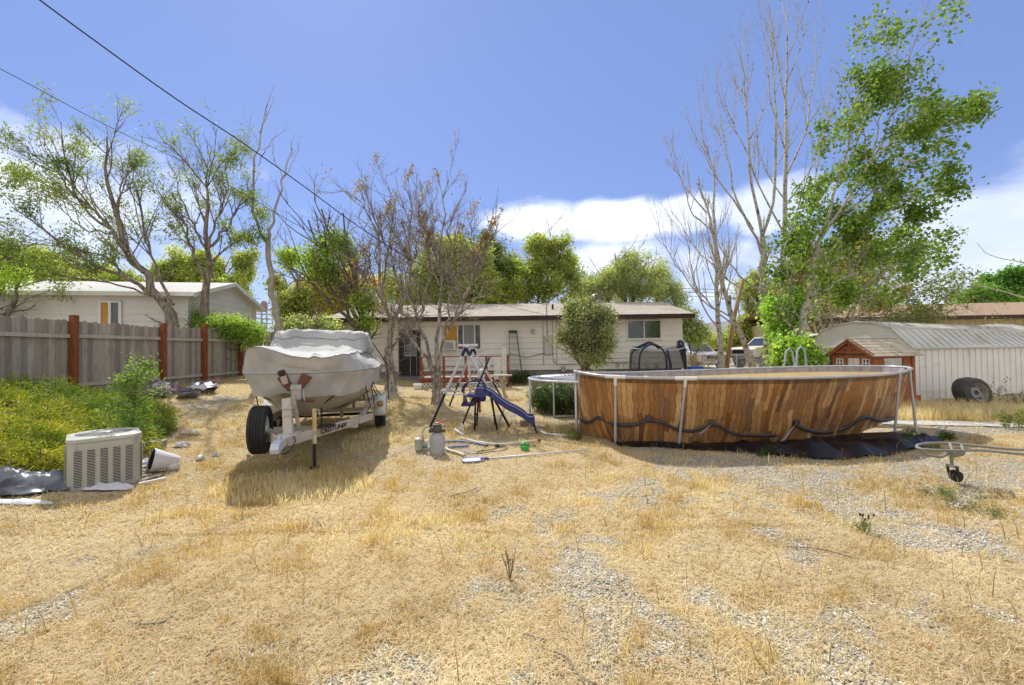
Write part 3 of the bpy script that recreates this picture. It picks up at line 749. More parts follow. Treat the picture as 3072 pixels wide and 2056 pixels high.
w = MB(); w.add([mh_pt(0, .05, .1), mh_pt(18, .05, .1), mh_pt(18, .05, gr), mh_pt(0, .05, gr), mh_pt(0, W_, .1), mh_pt(0, W_, gr)], [(0, 1, 2, 3), (0, 4, 5, 3)]); w.build('skirting', M['mhwhite'], mh)

# ---------------- wooden fences
def picket(m, a, d, t, w_, zb, zt, r):
    """dog eared board: a = start (x,y), d = unit dir, t = thickness dir"""
    tilt = (r.random() - .5) * .02; e = w_ * .30
    prof = [(0, zb), (w_, zb), (w_ + tilt, zt - e), (w_ - e * .45 + tilt, zt - e * .25), (w_ * .62 + tilt, zt), (w_ * .38 + tilt, zt), (e * .45 + tilt, zt - e * .25), (tilt, zt - e)]
    V = []
    for k in (0, .018):
        for u, z in prof: V.append((a.x + d.x * u + t.x * k, a.y + d.y * u + t.y * k, z))
    n = len(prof); m.add(V, [tuple(range(n)), tuple(range(2 * n - 1, n - 1, -1))] + [(i, i + n, (i + 1) % n + n, (i + 1) % n) for i in range(n)])
def wood_fence(label, pts, tops, post_from=1, postmat=None, railz=(2.13, .97), has_posts=True, grp=None):
    root = thing('wooden_fence', label, 'fence', (pts[0][0], pts[0][1], 0)); off_ = Vector((pts[0][0], pts[0][1], 0))
    r = random.Random(len(label))
    for i in range(len(pts) - 1):
        a, b = Vector(pts[i]), Vector(pts[i + 1]); d = (b - a).normalized(); t = Vector((d.y, -d.x)); L_ = (b - a).length
        m = MB(); m.M = Matrix.Translation(-off_); u = .0
        while u < L_ - .02:
            wv = .14 * (.9 + .15 * r.random()); f = u / L_; p = a + d * u - t * .03
            top = tops[i] * (1 - f) + tops[i + 1] * f - .06 + (r.random() - .5) * .05
            picket(m, p, d, t * -1, min(wv - .004, L_ - u), gz(p.x, p.y) + .02, top, r); u += wv
        m.build('fence_panel', M['fencewood'], root)
        for rz_ in railz:
            m = MB(); m.M = Matrix.Translation(-off_); m.bar((a.x + t.x * .012, a.y + t.y * .012, rz_ + (r.random() - .5) * .02), (b.x + t.x * .012, b.y + t.y * .012, rz_ + (r.random() - .5) * .02), .05, .085); m.build('rail', M['fencewood'], root)
    if has_posts:
        for (x, y), tz in list(zip(pts, tops))[post_from:]:
            m = MB(); m.M = Matrix.Translation(-off_); zb = gz(x, y) - .05; m.box((x + .06, y, (zb + tz + .06) / 2), (.13, .13, tz + .06 - zb)); m.build('post', M['postwood'], root, bevel=.008)
    return root
wood_fence('weathered grey fence with reddish posts running back along the left side', [(-10.45, 5.4), (-10.4, 7.8), (-10.37, 10.2), (-10.2, 12.6), (-10.2, 14.3), (-10.2, 16.2)], [2.55, 2.56, 2.56, 2.52, 2.60, 2.62], 1)
wood_fence('grey board fence without red posts crossing behind the covered boat', [(-10.2, 16.45), (-8.9, 17.2), (-7.3, 18.1)], [2.58, 2.58, 2.58], 0, has_posts=False)

# ---------------- metal shed
shed = thing('metal_shed', 'large white metal shed with arched barn roof and ribbed walls', 'shed', (11.35, 12.3, 0), math.atan2(.266, .963))
M['shedw'] = mat('white_shed_steel', (.84, .82, .79), (.76, .74, .71), 1.4, .45, .08, 8, metal=.1, c3=(.52, .48, .42), sc3=2.5, r3=(.60, .82))
M['shedroof'] = mat('shed_roof_steel', (.66, .65, .62), (.58, .57, .54), 1.6, .75, .05, 8, metal=0, spec=.2, c3=(.42, .38, .32), sc3=2, r3=(.56, .76))
SL = 6.6; sw = 3.15; base = -.02
w = MB(); x = 0.0
while x < SL:       # ribbed side wall
    w.box((x + .127, .0, (1.62 + base) / 2), (.246, .03, 1.62 - base)); w.box((x + .2535, -.018, (1.62 + base) / 2), (.014, .03, 1.61 - base)); x += .262
w.box((SL / 2, -.026, .35), (SL, .012, .02))
w.build('side_wall', M['shedw'], shed)
gp = [(0, base), (sw, base), (sw, 1.62), (2.64, 2.16), (2.13, 2.32), (1.57, 2.39), (1.01, 2.32), (.51, 2.16), (0, 1.62)]
w = MB(); w.prism(gp, 0, .04, 'YZ'); w.prism([(y, z) for y, z in gp], SL - .04, SL, 'YZ'); w.box((SL / 2, sw, .8), (SL, .04, 1.62)); w.build('gable_wall', M['shedw'], shed)
w = MB()   # ribs of the gable, header
for i in range(1, 14):
    y = i * .23
    if not (.95 < y < 2.35): w.box((-.012, y, .8), (.024, .02, 1.6))
w.box((-.02, sw / 2, 1.6), (.045, sw - .04, .05)); w.build('gable_rib', M['shedw'], shed)
w = MB(); w.box((-.012, 2.33, .78), (.03, .14, 1.52)); w.build('door_gap', M['black'], shed)
for k, y in enumerate((1.95, 1.3)):
    w = MB(); w.box((-.035 - .02 * k, y, .79), (.02, .64, 1.5)); [w.box((-.05 - .02 * k, y - .3 + j * .12, .79), (.012, .02, 1.48)) for j in range(6)]; w.build('door', M['shedw'], shed)
rp = [(-.08, 1.56), (.5, 2.19), (1.0, 2.36), (1.57, 2.43), (2.14, 2.36), (2.65, 2.19), (3.23, 1.56)]
w = MB()
def rpt(x, i, up=0):
    y, z = rp[i]; s_ = 1 - .02 * x / SL; zz = z + up - (.16 * x / SL if 0 < i < 6 else 0); return (x, y, zz)
for i in range(6):
    w.add([rpt(-.06, i), rpt(SL + .06, i), rpt(SL + .06, i + 1), rpt(-.06, i + 1), rpt(-.06, i, -.03), rpt(SL + .06, i, -.03), rpt(SL + .06, i + 1, -.03), rpt(-.06, i + 1, -.03)], [(0, 1, 2, 3), (4, 5, 6, 7), (0, 3, 7, 4), (0, 1, 5, 4), (1, 2, 6, 5)])
w.build('roof', M['shedroof'], shed)
w = MB(); x = .1
while x < SL:
    for i in range(6): w.bar(rpt(x, i, .012), rpt(x, i + 1, .012), .022, .028, upv=(0, 0, 1))
    x += .30
for i in (0, 1, 5): w.bar(rpt(-.08, i, .01), rpt(SL + .08, i, .01), .05, .04)
w.build('roof_rib', M['shedroof'], shed)
# small white shed beside it
ss = thing('small_shed', 'small plain white shed left of the arched metal shed', 'shed', (Xp(2418, 17.2), 17.2, gz(11.6, 17.2)), .25)
w = MB(); w.box((0, 0, .85), (1.5, 1.2, 1.7)); w.build('walls', M['shedw'], ss)
w = MB(); [w.box((-.7 + i * .2, -.61, .85), (.02, .03, 1.68)) for i in range(8)]; w.build('wall_rib', M['shedw'], ss)
w = MB(); w.prism([(-.85, 1.7), (0, 1.83), (.85, 1.7), (.85, 1.74), (0, 1.88), (-.85, 1.74)], -.7, .7, 'XZ'); w.build('roof', M['shedroof'], ss)

# ---------------- playhouse
ph = thing('playhouse', 'small cedar playhouse with white four pane windows before the shed', 'playhouse', (9.08, 10.9, 0), math.atan2(.233, .972))
M['cedar'] = mat('cedar_stain', (.38, .13, .045), (.30, .10, .035), 3, .65, .3, 30, stretch=(1, 1, 6))
M['cedar_d'] = mat('dark_cedar', (.30, .09, .03), (.24, .07, .03), 4, .7)
PL, PW, PE, PR = 1.28, 1.0, 1.41, 1.80
def boards(m, y0, y1, z0, z1, axis, at, th=.03, st=.11):
    z = z0
    while z < z1 - .01:
        h = min(st, z1 - z)
        if axis == 'x': m.box(((y0 + y1) / 2, at, z + h / 2), (y1 - y0, th, h - .008)); m.box(((y0 + y1) / 2, at + .004, z + h / 2), (y1 - y0, th - .01, h))
        else: m.box((at, (y0 + y1) / 2, z + h / 2), (th, y1 - y0, h - .008)); m.box((at + .004, (y0 + y1) / 2, z + h / 2), (th - .01, y1 - y0, h))
        z += st
w = MB()
boards(w, 0, .34, .1, 1.34, 'x', 0); boards(w, .96, PL, .1, 1.34, 'x', 0); boards(w, .34, .96, .1, .72, 'x', 0); boards(w, 0, PL, .1, .72, 'x', PW)
boards(w, 0, .30, .1, 1.10, 'y', 0); boards(w, .70, PW, .1, 1.10, 'y', 0); boards(w, 0, .30, 1.32, 1.36, 'y', 0); boards(w, .7, PW, 1.32, 1.36, 'y', 0); boards(w, 0, .07, 1.10, 1.32, 'y', 0); boards(w, .24, .30, 1.10, 1.32, 'y', 0); boards(w, .7, .76, 1.10, 1.32, 'y', 0); boards(w, .93, PW, 1.10, 1.32, 'y', 0)
boards(w, 0, PW, .1, .95, 'y', PL); w.build('wall', M['cedar'], ph)
w = MB()
for x, y in ((0, 0), (0, PW), (PL, 0), (PL, PW)): w.box((x, y, .72), (.09, .09, 1.44))
for y in (.30, .70): w.box((0, y, .72), (.06, .05, 1.3))
w.box((PL / 2, 0, 1.37), (PL, .06, .08)); w.box((0, PW / 2, 1.37), (.07, PW, .08)); w.box((PL / 2, PW, 1.37), (PL, .06, .08)); w.box((PL / 2, .5, .05), (PL + .3, PW + .1, .08)); w.box((PL + .12, .1, .28), (.16, .3, .16))
w.build('frame', M['cedar'], ph)
w = MB()
for y in (.155, .845):
    for s_ in (-.085, 0, .085): w.box((-.03, y + s_, 1.21), (.03, .022, .21))
    for z in (1.11, 1.21, 1.31): w.box((-.032, y, z), (.03, .19, .022))
wi = w.build('window', M['white'], ph)
w = MB(); w.box((-.006, .155, 1.21), (.01, .17, .2)); w.box((-.006, .845, 1.21), (.01, .17, .2)); w.build('pane', mat('dark_red_pane', (.16, .035, .03), None, 4, .6), wi)
w = MB()
for sgn in (0, 1):
    ya = -.12 if sgn == 0 else PW + .12
    w.bar((-.16, ya, PE - .02), (-.16, .5, PR + .0), .035, .10); w.bar((-.02, ya * .9 + .05, PE - .04), (-.02, .5, PR - .03), .03, .10)
w.box((-.12, .5, 1.66), (.05, .06, .28)); w.bar((-.12, .22, 1.50), (-.12, .46, 1.64), .04, .05); w.bar((-.12, .78, 1.50), (-.12, .54, 1.64), .04, .05); w.box((-.12, .5, 1.49), (.05, .74, .05))
for a_ in (-.5, .5): w.bar((-.12, .5, 1.52), (-.12, .5 + a_ * .3, 1.64), .035, .04)
w.build('gable_brace', M['cedar_d'], ph)
r = random.Random(5)
w = MB(); n = 6
for sgn in (0, 1):
    A = Vector((0, -.16, PE - .03)) if sgn == 0 else Vector((0, PW + .16, PE - .03)); B = Vector((0, .5, PR + .03))
    for i in range(n):
        p0 = A.lerp(B, i / n); p1 = A.lerp(B, (i + 1.15) / n); x = -.2
        while x < PL + .16:
            wd = .12 + r.random() * .08; b_ = min(x + wd - .004, PL + .18); t = .018 + r.random() * .004
            w.add([(x, p0.y, p0.z + t), (b_, p0.y, p0.z + t), (b_, p1.y, p1.z + .004), (x, p1.y, p1.z + .004), (x, p0.y, p0.z), (b_, p0.y, p0.z)], [(0, 1, 2, 3), (4, 5, 1, 0), (0, 3, 4), (1, 2, 5)]); x += wd
w.build('roof', islandmat('wood_shingles', [(.46, .40, .31), (.56, .50, .40), (.40, .34, .26)], .9, 5, (1, 1, 1), .3, 40, (.26, .2, .14), .5), ph)
# ---------------- brown neighbour house, right
nh = thing('house', 'tan house with brown shingle roof beyond the shed on the right', 'house', (20.2, 24.8, 0), -.06)
w = MB(); w.box((10, 4, 1.7), (26, 8, 3.0)); 
for i in range(60): w.box((-2.8 + i * .42, -.004, 1.7), (.05, .02, 2.98))
w.build('wall', mat('tan_siding', (.60, .47, .27), (.52, .40, .23), 2, .8), nh)
w = MB()
for ya, yb_ in ((-.6, 4), (8.6, 4)): w.add([(-3.8, ya, 3.25), (23.8, ya, 3.25), (23.0, yb_, 4.35), (-3.4, yb_, 4.35), (-3.8, ya, 3.1), (23.8, ya, 3.1)], [(0, 1, 2, 3), (0, 1, 5, 4)])
w.build('roof', mat('brown_shingles', (.30, .20, .13), (.40, .28, .19), 9, .95, .6, 30, stretch=(2, 1, 8)), nh)
w = MB(); w.box((10, -.62, 3.15), (27.6, .04, .22)); w.build('fascia', M['fascia'], nh)
for xx in (4.1, 9.2):
    w = MB(); w.box((xx, -.02, 2.2), (1.3, .06, 1.1)); f = w.build('window', M['fascia'], nh); w = MB(); w.box((xx, -.055, 2.2), (1.16, .02, .96)); w.build('pane', M['glass'], f)
w = MB(); w.tube([(5.2, 1.2, 3.6), (5.2, 1.2, 4.05)], .09, 8); w.box((5.2, 1.2, 4.05), (.3, .3, .05)); w.build('roof_vent', M['fascia'], nh)
# grey house far away
fh = thing('house', 'grey roofed house far beyond the parked pickups', 'house', (Xp(2120, 60), 60, .3))
w = MB(); w.box((1, 3, 1.5), (14, 7, 2.8)); w.build('wall', mat('pale_blue_wall', (.50, .54, .60), None, 2, .8), fh)
w = MB(); w.add([(-6.5, -1, 2.6), (9, -1, 2.6), (6.5, 3, 5.4), (0, 3, 4.9), (-3.6, 3, 4.6), (-6.5, 7, 2.6), (9, 7, 2.6)], [(0, 1, 2, 3, 4), (5, 6, 2, 3, 4), (0, 4, 5), (1, 6, 2)]); w.build('roof', mat('grey_shingles', (.34, .34, .36), (.40, .40, .42), 6, .9), fh)
w = MB(); w.box((-2.4, -.53, 1.6), (1.5, .08, 1.1)); w.build('window', M['glass'], fh)
w = MB(); w.tube([(-1, 1.4, 3.9), (-1, 1.4, 4.7)], .15, 8); w.build('roof_pipe', M['white'], fh)
bf = thing('board_fence', 'low brown board fence before the far grey roofed house', 'fence', (Xp(2120, 52), 52, .3))
w = MB(); [w.box((-7 + i * .2, 0, .8), (.185, .04, 1.3)) for i in range(80)]; w.build('fence_boards', mat('brown_boards', (.35, .22, .12), None, 3, .8), bf)
# lattice tower far left
tw = thing('lattice_tower', 'distant grey steel frame tower above the fence corner', 'tower', (Xp(793, 80), 80, .3))
w = MB(); hw = .95; tz = 9.6
for x in (-hw, 0, hw):
    for y in (-hw, hw): w.box((x, y, tz / 2), (.09, .09, tz))
for k in range(11):
    z = 1 + k * .85
    for y in (-hw, hw): w.box((0, y, z), (2.2 * hw + .3, .08, .13)); 
    for x in (-hw, hw): w.box((x, 0, z), (.08, 2 * hw, .1))
    w.bar((-hw, -hw, z), (hw, -hw, z + .85), .06, .06)
w.build('frame', mat('grey_steel', (.30, .31, .33), None, 4, .6), tw)
w = MB(); w.lathe([(0, 0), (.6, 0), (.6, 1.1), (.3, 1.5), (0, 1.5)], 16, (0, 0, tz)); w.build('cap_tank', mat('rusty_steel', (.34, .22, .18), None, 4, .7), tw)
# ================================================================ BOAT, COVER, TRAILER
BO = Vector((-2.95, 5.4)); BANG = math.atan2(.243, .970)     # heading of the boat axis, leaning left
bz = gz(-3.6, 8) 
def wheel_mb(tr=.33, rr=.19, w=.21, ribs=4):
    """tyre profile round X axis"""
    t = MB(); hw = w / 2
    prof = [(rr, -hw * .75), (rr + .04, -hw * .95), (tr - .07, -hw * 1.02), (tr - .025, -hw * .93), (tr - .004, -hw * .74)]
    k = 2 * ribs + 1
    for i in range(k):
        a = -hw * .68 + i * (hw * 1.36) / k; b_ = a + hw * 1.36 / k
        rr_ = tr - (.011 if i % 2 else 0); prof += [(rr_, a + .003), (rr_, b_ - .003)]
    prof += [(tr - .004, hw * .74), (tr - .025, hw * .93), (tr - .07, hw * 1.02), (rr + .04, hw * .95), (rr, hw * .75), (rr - .01, 0), (rr, -hw * .75)]
    t.lathe(prof, 48, axis='X'); return t
def rim_mb(rr=.19, w=.15, face=1, slots=8):
    t = MB(); f = face
    t.lathe([(rr + .008, -f * w * .5), (rr - .012, -f * w * .45), (rr - .02, f * .03), (rr - .03, f * .05), (.11, f * .035), (.085, f * .05), (.05, f * .055), (.05, f * .10), (.0, f * .10)], 32, axis='X')
    t.lathe([(rr + .01, f * w * .52), (rr - .012, f * w * .46), (rr - .02, f * .02)], 32, axis='X')
    for i in range(5):
        a = 2 * math.pi * i / 5; t.tube([(f * .05, .07 * math.cos(a), .07 * math.sin(a)), (f * .075, .07 * math.cos(a), .07 * math.sin(a))], .009, 6)
    return t
trl = thing('boat_trailer', 'white boat trailer with upright spare tyre parked under the covered boat', 'trailer', (BO.x, BO.y, bz), BANG)
M['trl'] = mat('chalky_white_frame', (.52, .47, .41), (.44, .40, .35), 5, .6, .1, 40, c3=(.30, .16, .09), sc3=6, r3=(.62, .78))
M['wood'] = mat('bare_bunk_wood', (.36, .27, .18), (.26, .19, .13), 6, .85, .3, stretch=(4, .6, 4))
# in local axes: x to the right of the boat axis, y back along it
d = MB()
for s_ in (-1, 1):
    d.bar((s_ * .06, .32, .50), (s_ * .80, 1.95, .50), .055, .125); d.bar((s_ * .80, 1.90, .50), (s_ * .98, 2.35, .50), .055, .12); d.bar((s_ * .80, 2.0, .50), (s_ * .80, 6.1, .50), .055, .12)
d.build('frame', M['trl'], trl, bevel=.006)
for y in (1.75, 3.9, 5.9):
    d = MB(); d.bar((-.8, y, .44), (.8, y, .44), .07, .07); d.build('cross_member', M['trl'], trl)
d = MB()
for s_ in (-1, 1):
    d.bar((s_ * .42, 2.3, .66), (s_ * .62, 5.9, .66), .14, .05)
    for y in (2.5, 3.9, 5.6): d.box((s_ * (.44 + .05 * (y - 2.3) / 1.2), y, .56), (.05, .05, .16))
d.build('bunk', M['wood'], trl)
# coupler and safety chain
d = MB(); d.prism([(-.05, .42), (.36, .46), (.36, .54), (.1, .56), (-.02, .54), (-.07, .48)], -.05, .05, 'YZ'); d.box((0, .40, .5), (.14, .14, .13)); d.tube([(0, .1, .56), (0, .2, .60), (0, .27, .57)], .014, 6)
d.build('coupler', mat('pale_blue_coupler', (.50, .56, .68), (.62, .62, .62), 14, .5, metal=.2), trl, bevel=.008)
d = MB(); 
for s_ in (-1, 1):
    pts = [Vector((s_ * .06, .36, .45)), Vector((s_ * .13, .25, .32)), Vector((s_ * .08, .12, .28)), Vector((s_ * .02, .08, .34)), Vector((s_ * .03, .15, .44))]
    for i in range(len(pts) - 1):
        for k in range(4):
            a = pts[i].lerp(pts[i + 1], k / 4); b_ = pts[i].lerp(pts[i + 1], (k + .9) / 4); d.tube([a, b_], .008 if k % 2 else .011, 5)
d.build('safety_chain', mat('brass_chain', (.35, .30, .14), None, 5, .5, metal=.6), trl)
d = MB(); pts = [(0.09, .45, .5), (.13, .38, .55), (.16, .30, .5), (.12, .22, .40), (.05, .2, .36), (-.03, .18, .4)]; d.tube(pts, .008, 6); d.build('cable', M['black'], trl)
# winch post
d = MB(); d.bar((.02, .55, .55), (-.04, .72, 1.02), .115, .10, upv=(0, 1, 0)); d.box((-.005, .635, .80), (.135, .12, .02), None); d.box((-.015, .66, .90), (.135, .12, .02)); d.bar((.09, .85, .56), (.03, .74, 1.05), .05, .04, upv=(0, 1, 0)); d.box((.02, .6, .56), (.26, .26, .02))
d.build('winch_post', M['trl'], trl, bevel=.004)
d = MB(); d.box((-.045, .715, 1.024), (.09, .075, .012)); d.build('post_socket', M['doorframe'], trl)
d = MB(); d.tube([(-.01, .84, 1.16), (.13, .84, 1.16)], .06, 16); d.box((.06, .86, 1.07), (.12, .14, .14)); d.tube([(.14, .84, 1.14), (.17, .80, .98)], .01, 6); d.build('winch', M['greym'], trl)
d = MB(); d.tube([(.0, .84, 1.16), (-.05, .85, 1.17)], .05, 12); d.tube([(.13, .84, .99), (.30, .8, .97)], .022, 8); d.build('winch_handle', mat('rust_brown_rubber', (.16, .06, .045), None, 6, .7), trl)
for s_, yw in ((-1, .85), (1, .95)):
    d = MB(); d.prism([(-.045, -.09), (.045, -.09), (.07, .1), (-.07, .1)], -.05, .05, 'XZ'); o = d.build('bow_roller', bpy.data.materials['rust_brown_rubber'], trl, bevel=.01)
    o.location = (.03 + s_ * .115, .86, 1.25); o.rotation_euler = (0, s_ * .5, 0)
d = MB(); d.tube([(-.08, .80, 1.24), (-.10, .74, 1.36)], .042, 14); d.build('bow_stop', M['trl'], trl); 
d = MB(); d.tube([(-.10, .742, 1.355), (-.115, .72, 1.41)], .05, 14); d.build('bow_stop_cap', M['black'], trl)
# jack
d = MB(); d.tube([(.30, .80, .36), (.30, .80, .86)], .031, 14); d.build('jack', mat('weathered_yellow_paint', (.58, .42, .16), (.66, .58, .40), 6, .6, c3=(.3, .22, .12), sc3=8, r3=(.55, .7)), trl, smooth=True, autos=40)
d = MB(); d.tube([(.30, .80, .01), (.30, .80, .37)], .025, 12); d.cyl((.30, .8, 0), (.30, .8, .02), .08); d.build('jack_leg', M['black'], trl, smooth=True, autos=40)
d = MB(); d.box((.2, .80, .49), (.13, .09, .13)); d.box((.14, .8, .49), (.02, .12, .16)); d.build('jack_bracket', M['trl'], trl); d = MB(); d.tube([(.30, .80, .84), (.36, .79, .85), (.37, .79, .76)], .008, 6); d.build('jack_crank', M['metal'], trl)
d = MB(); d.box((.44, .93, .585), (.22, .24, .02)); d.tube([(.38, .9, .55), (.38, .9, .86)], .012, 6); d.build('step_pad', M['black'], trl)
# spare wheel upright on the left tongue beam
def put_wheel(name, loc, face, par, spare=False, tr=.33, w=.21):
    e = bpy.data.objects.new(name, wheel_mb(tr, .19, w).build('tmp', M['rubber'], None, smooth=True, autos=35).data)
    return e
t = wheel_mb(.335, .19, .225).build('spare_wheel', M['rubber'], trl, smooth=True, autos=35); t.location = (-.40, .80, .60); t.rotation_euler = (0, 0, rad(4))
r_ = rim_mb(face=1).build('rim', M['white'], t, smooth=True, autos=40)
d = MB(); d.bar((-.32, .80, .60), (-.16, .76, .52), .05, .05); d.build('spare_bracket', M['trl'], trl)
for s_ in (-1, 1):
    t = wheel_mb(.335, .19, .205).build('wheel', M['rubber'], trl, smooth=True, autos=35); t.location = (s_ * 1.05, 3.95, .335)
    r_ = rim_mb(face=s_).build('rim', M['white'], t, smooth=True, autos=40)
    d = MB(); R0, wy, wx = .40, 3.95, .13
    P = []
    for i in range(15):
        a = math.pi * i / 14; P.append([(s_ * 1.05 - wx, wy - R0 * 1.08 * math.cos(a), .34 + .40 * math.sin(a) ** .75), (s_ * 1.05 + wx, wy - R0 * 1.08 * math.cos(a), .34 + .40 * math.sin(a) ** .75)])
    d.grid(P); d.build('fender', mat('fender_white', (.66, .66, .66), (.58, .58, .60), 4, .5), trl, smooth=True, solid=.012)
    d = MB(); d.box((s_ * .97, 3.42, .60), (.34, .10, .12)); d.build('light_bracket', M['trl'], trl, bevel=.01)
    d = MB(); d.lathe([(0, 0), (.04, 0), (.04, -.02), (.03, -.028), (0, -.03)], 20, (s_ * 1.07, 3.37, .60), 'Y'); d.build('marker_light', mat('amber_lens', (.55, .30, .04), None, 5, .3), trl, smooth=True)
    d = MB(); d.lathe([(.042, 0), (.052, 0), (.052, -.012), (.042, -.012)], 20, (s_ * 1.07, 3.366, .60), 'Y'); d.build('light_ring', M['black'], trl)
d = MB(); d.tube([(-1.05, 3.95, .34), (1.05, 3.95, .34)], .03, 8); d.build('axle', M['black'], trl)
# lettering on the beam
cu = bpy.data.curves.new('lettering', 'FONT'); cu.body = 'CRESTLINER'; cu.size = .125; cu.extrude = .002; cu.offset = .0018; cu.space_character = .92; cu.shear = .15
to = bpy.data.objects.new('lettering_tmp', cu); COL.objects.link(to)
bpy.context.view_layer.update(); dg = bpy.context.evaluated_depsgraph_get(); me = bpy.data.meshes.new_from_object(to.evaluated_get(dg)); bpy.data.objects.remove(to)
lo = bpy.data.objects.new('lettering', me); COL.objects.link(lo); lo.parent = trl; me.materials.clear(); me.materials.append(M['black'])
a, b_ = Vector((.06, .32, .50)), Vector((.80, 1.95, .50)); dv = (b_ - a).normalized(); nv = Vector((dv.y, -dv.x, 0))
wd = max(v.co.x for v in me.vertices)
st = a + dv * .66 + nv * .031 + Vector((0, 0, -.034))
lo.matrix_local = Matrix.Translation(st) @ Matrix((dv * (.70 / wd), Vector((0, 0, .78)), nv)).transposed().to_4x4()
# ---- hull
boat = thing('boat', 'white motor boat on its trailer under a grey cover', 'boat', (BO.x, BO.y, bz), BANG)
def ring(W_, s0, s1, z, n=72, ex=3.2, zf=None):
    """closed plan outline, blunt at the bow (small y)"""
    out = []; cy, ry = (s0 + s1) / 2, (s1 - s0) / 2
    for i in range(n):
        a = 2 * math.pi * i / n; c_, s_ = math.cos(a), math.sin(a)
        e = ex if s_ < 0 else 6
        x = W_ * math.copysign(abs(c_) ** (2 / e), c_); y = cy + ry * math.copysign(abs(s_) ** (2 / e), s_)
        out.append(Vector((x, y, z if zf is None else z + zf(x, y))))
    return out
def loft(rings, cap_first=False, cap_last=False, sub=4):
    """smooth loft through closed rings"""
    R = []
    k = len(rings)
    for i in range(k - 1):
        p0, p1, p2, p3 = rings[max(i - 1, 0)], rings[i], rings[i + 1], rings[min(i + 2, k - 1)]
        for j in range(sub):
            t = j / sub
            R.append([(b1 * 2 + (b2 - b0) * t + (b0 * 2 - b1 * 5 + b2 * 4 - b3) * t * t + (b1 * 3 - b0 - b2 * 3 + b3) * t ** 3) * .5 for b0, b1, b2, b3 in zip(p0, p1, p2, p3)])
    R.append(rings[-1]); return R
def rings_mesh(R, m=None, cap0=False, cap1=False):
    m = m or MB(); n = len(R[0]); V = [p for r in R for p in r]; Fc = []
    for i in range(len(R) - 1):
        for j in range(n): Fc.append((i * n + j, i * n + (j + 1) % n, (i + 1) * n + (j + 1) % n, (i + 1) * n + j))
    if cap0: Fc.append(tuple(range(n)))
    if cap1: Fc.append(tuple((len(R) - 1) * n + j for j in range(n)))
    m.add(V, Fc); return m
hr = [ring(.03, 2.0, 6.2, .60, ex=2), ring(.30, 1.75, 6.2, .63, ex=2), ring(.62, 1.45, 6.2, .72, ex=2.1), ring(.82, 1.25, 6.2, .88, ex=2.3), ring(.90, 1.10, 6.2, 1.04, ex=2.5), ring(.94, .98, 6.25, 1.25, ex=2.7), ring(.96, .97, 6.25, 1.36, ex=2.8)]
M['gelcoat'] = mat('cream_gelcoat', (.44, .39, .32), (.38, .34, .28), 1.5, .35, .02, c3=(.34, .29, .23), sc3=3, r3=(.55, .8), spec=.5)
rings_mesh(loft(hr, sub=4), None, True, True).build('hull', M['gelcoat'], boat, smooth=True, autos=60)
d = MB(); pts = [(0, .93 + .0, 1.1), (0, 1.15, .90), (0, 1.5, .74), (0, 1.9, .63), (0, 2.2, .60)]; d.tube(pts, .014, 6); d.build('keel_strip', M['greym'], boat)
d = MB(); d.tube([(.10, .93, 1.16), (0, .86, 1.17), (-.10, .93, 1.16)], .012, 6); d.build('bow_eye', M['metal'], boat)
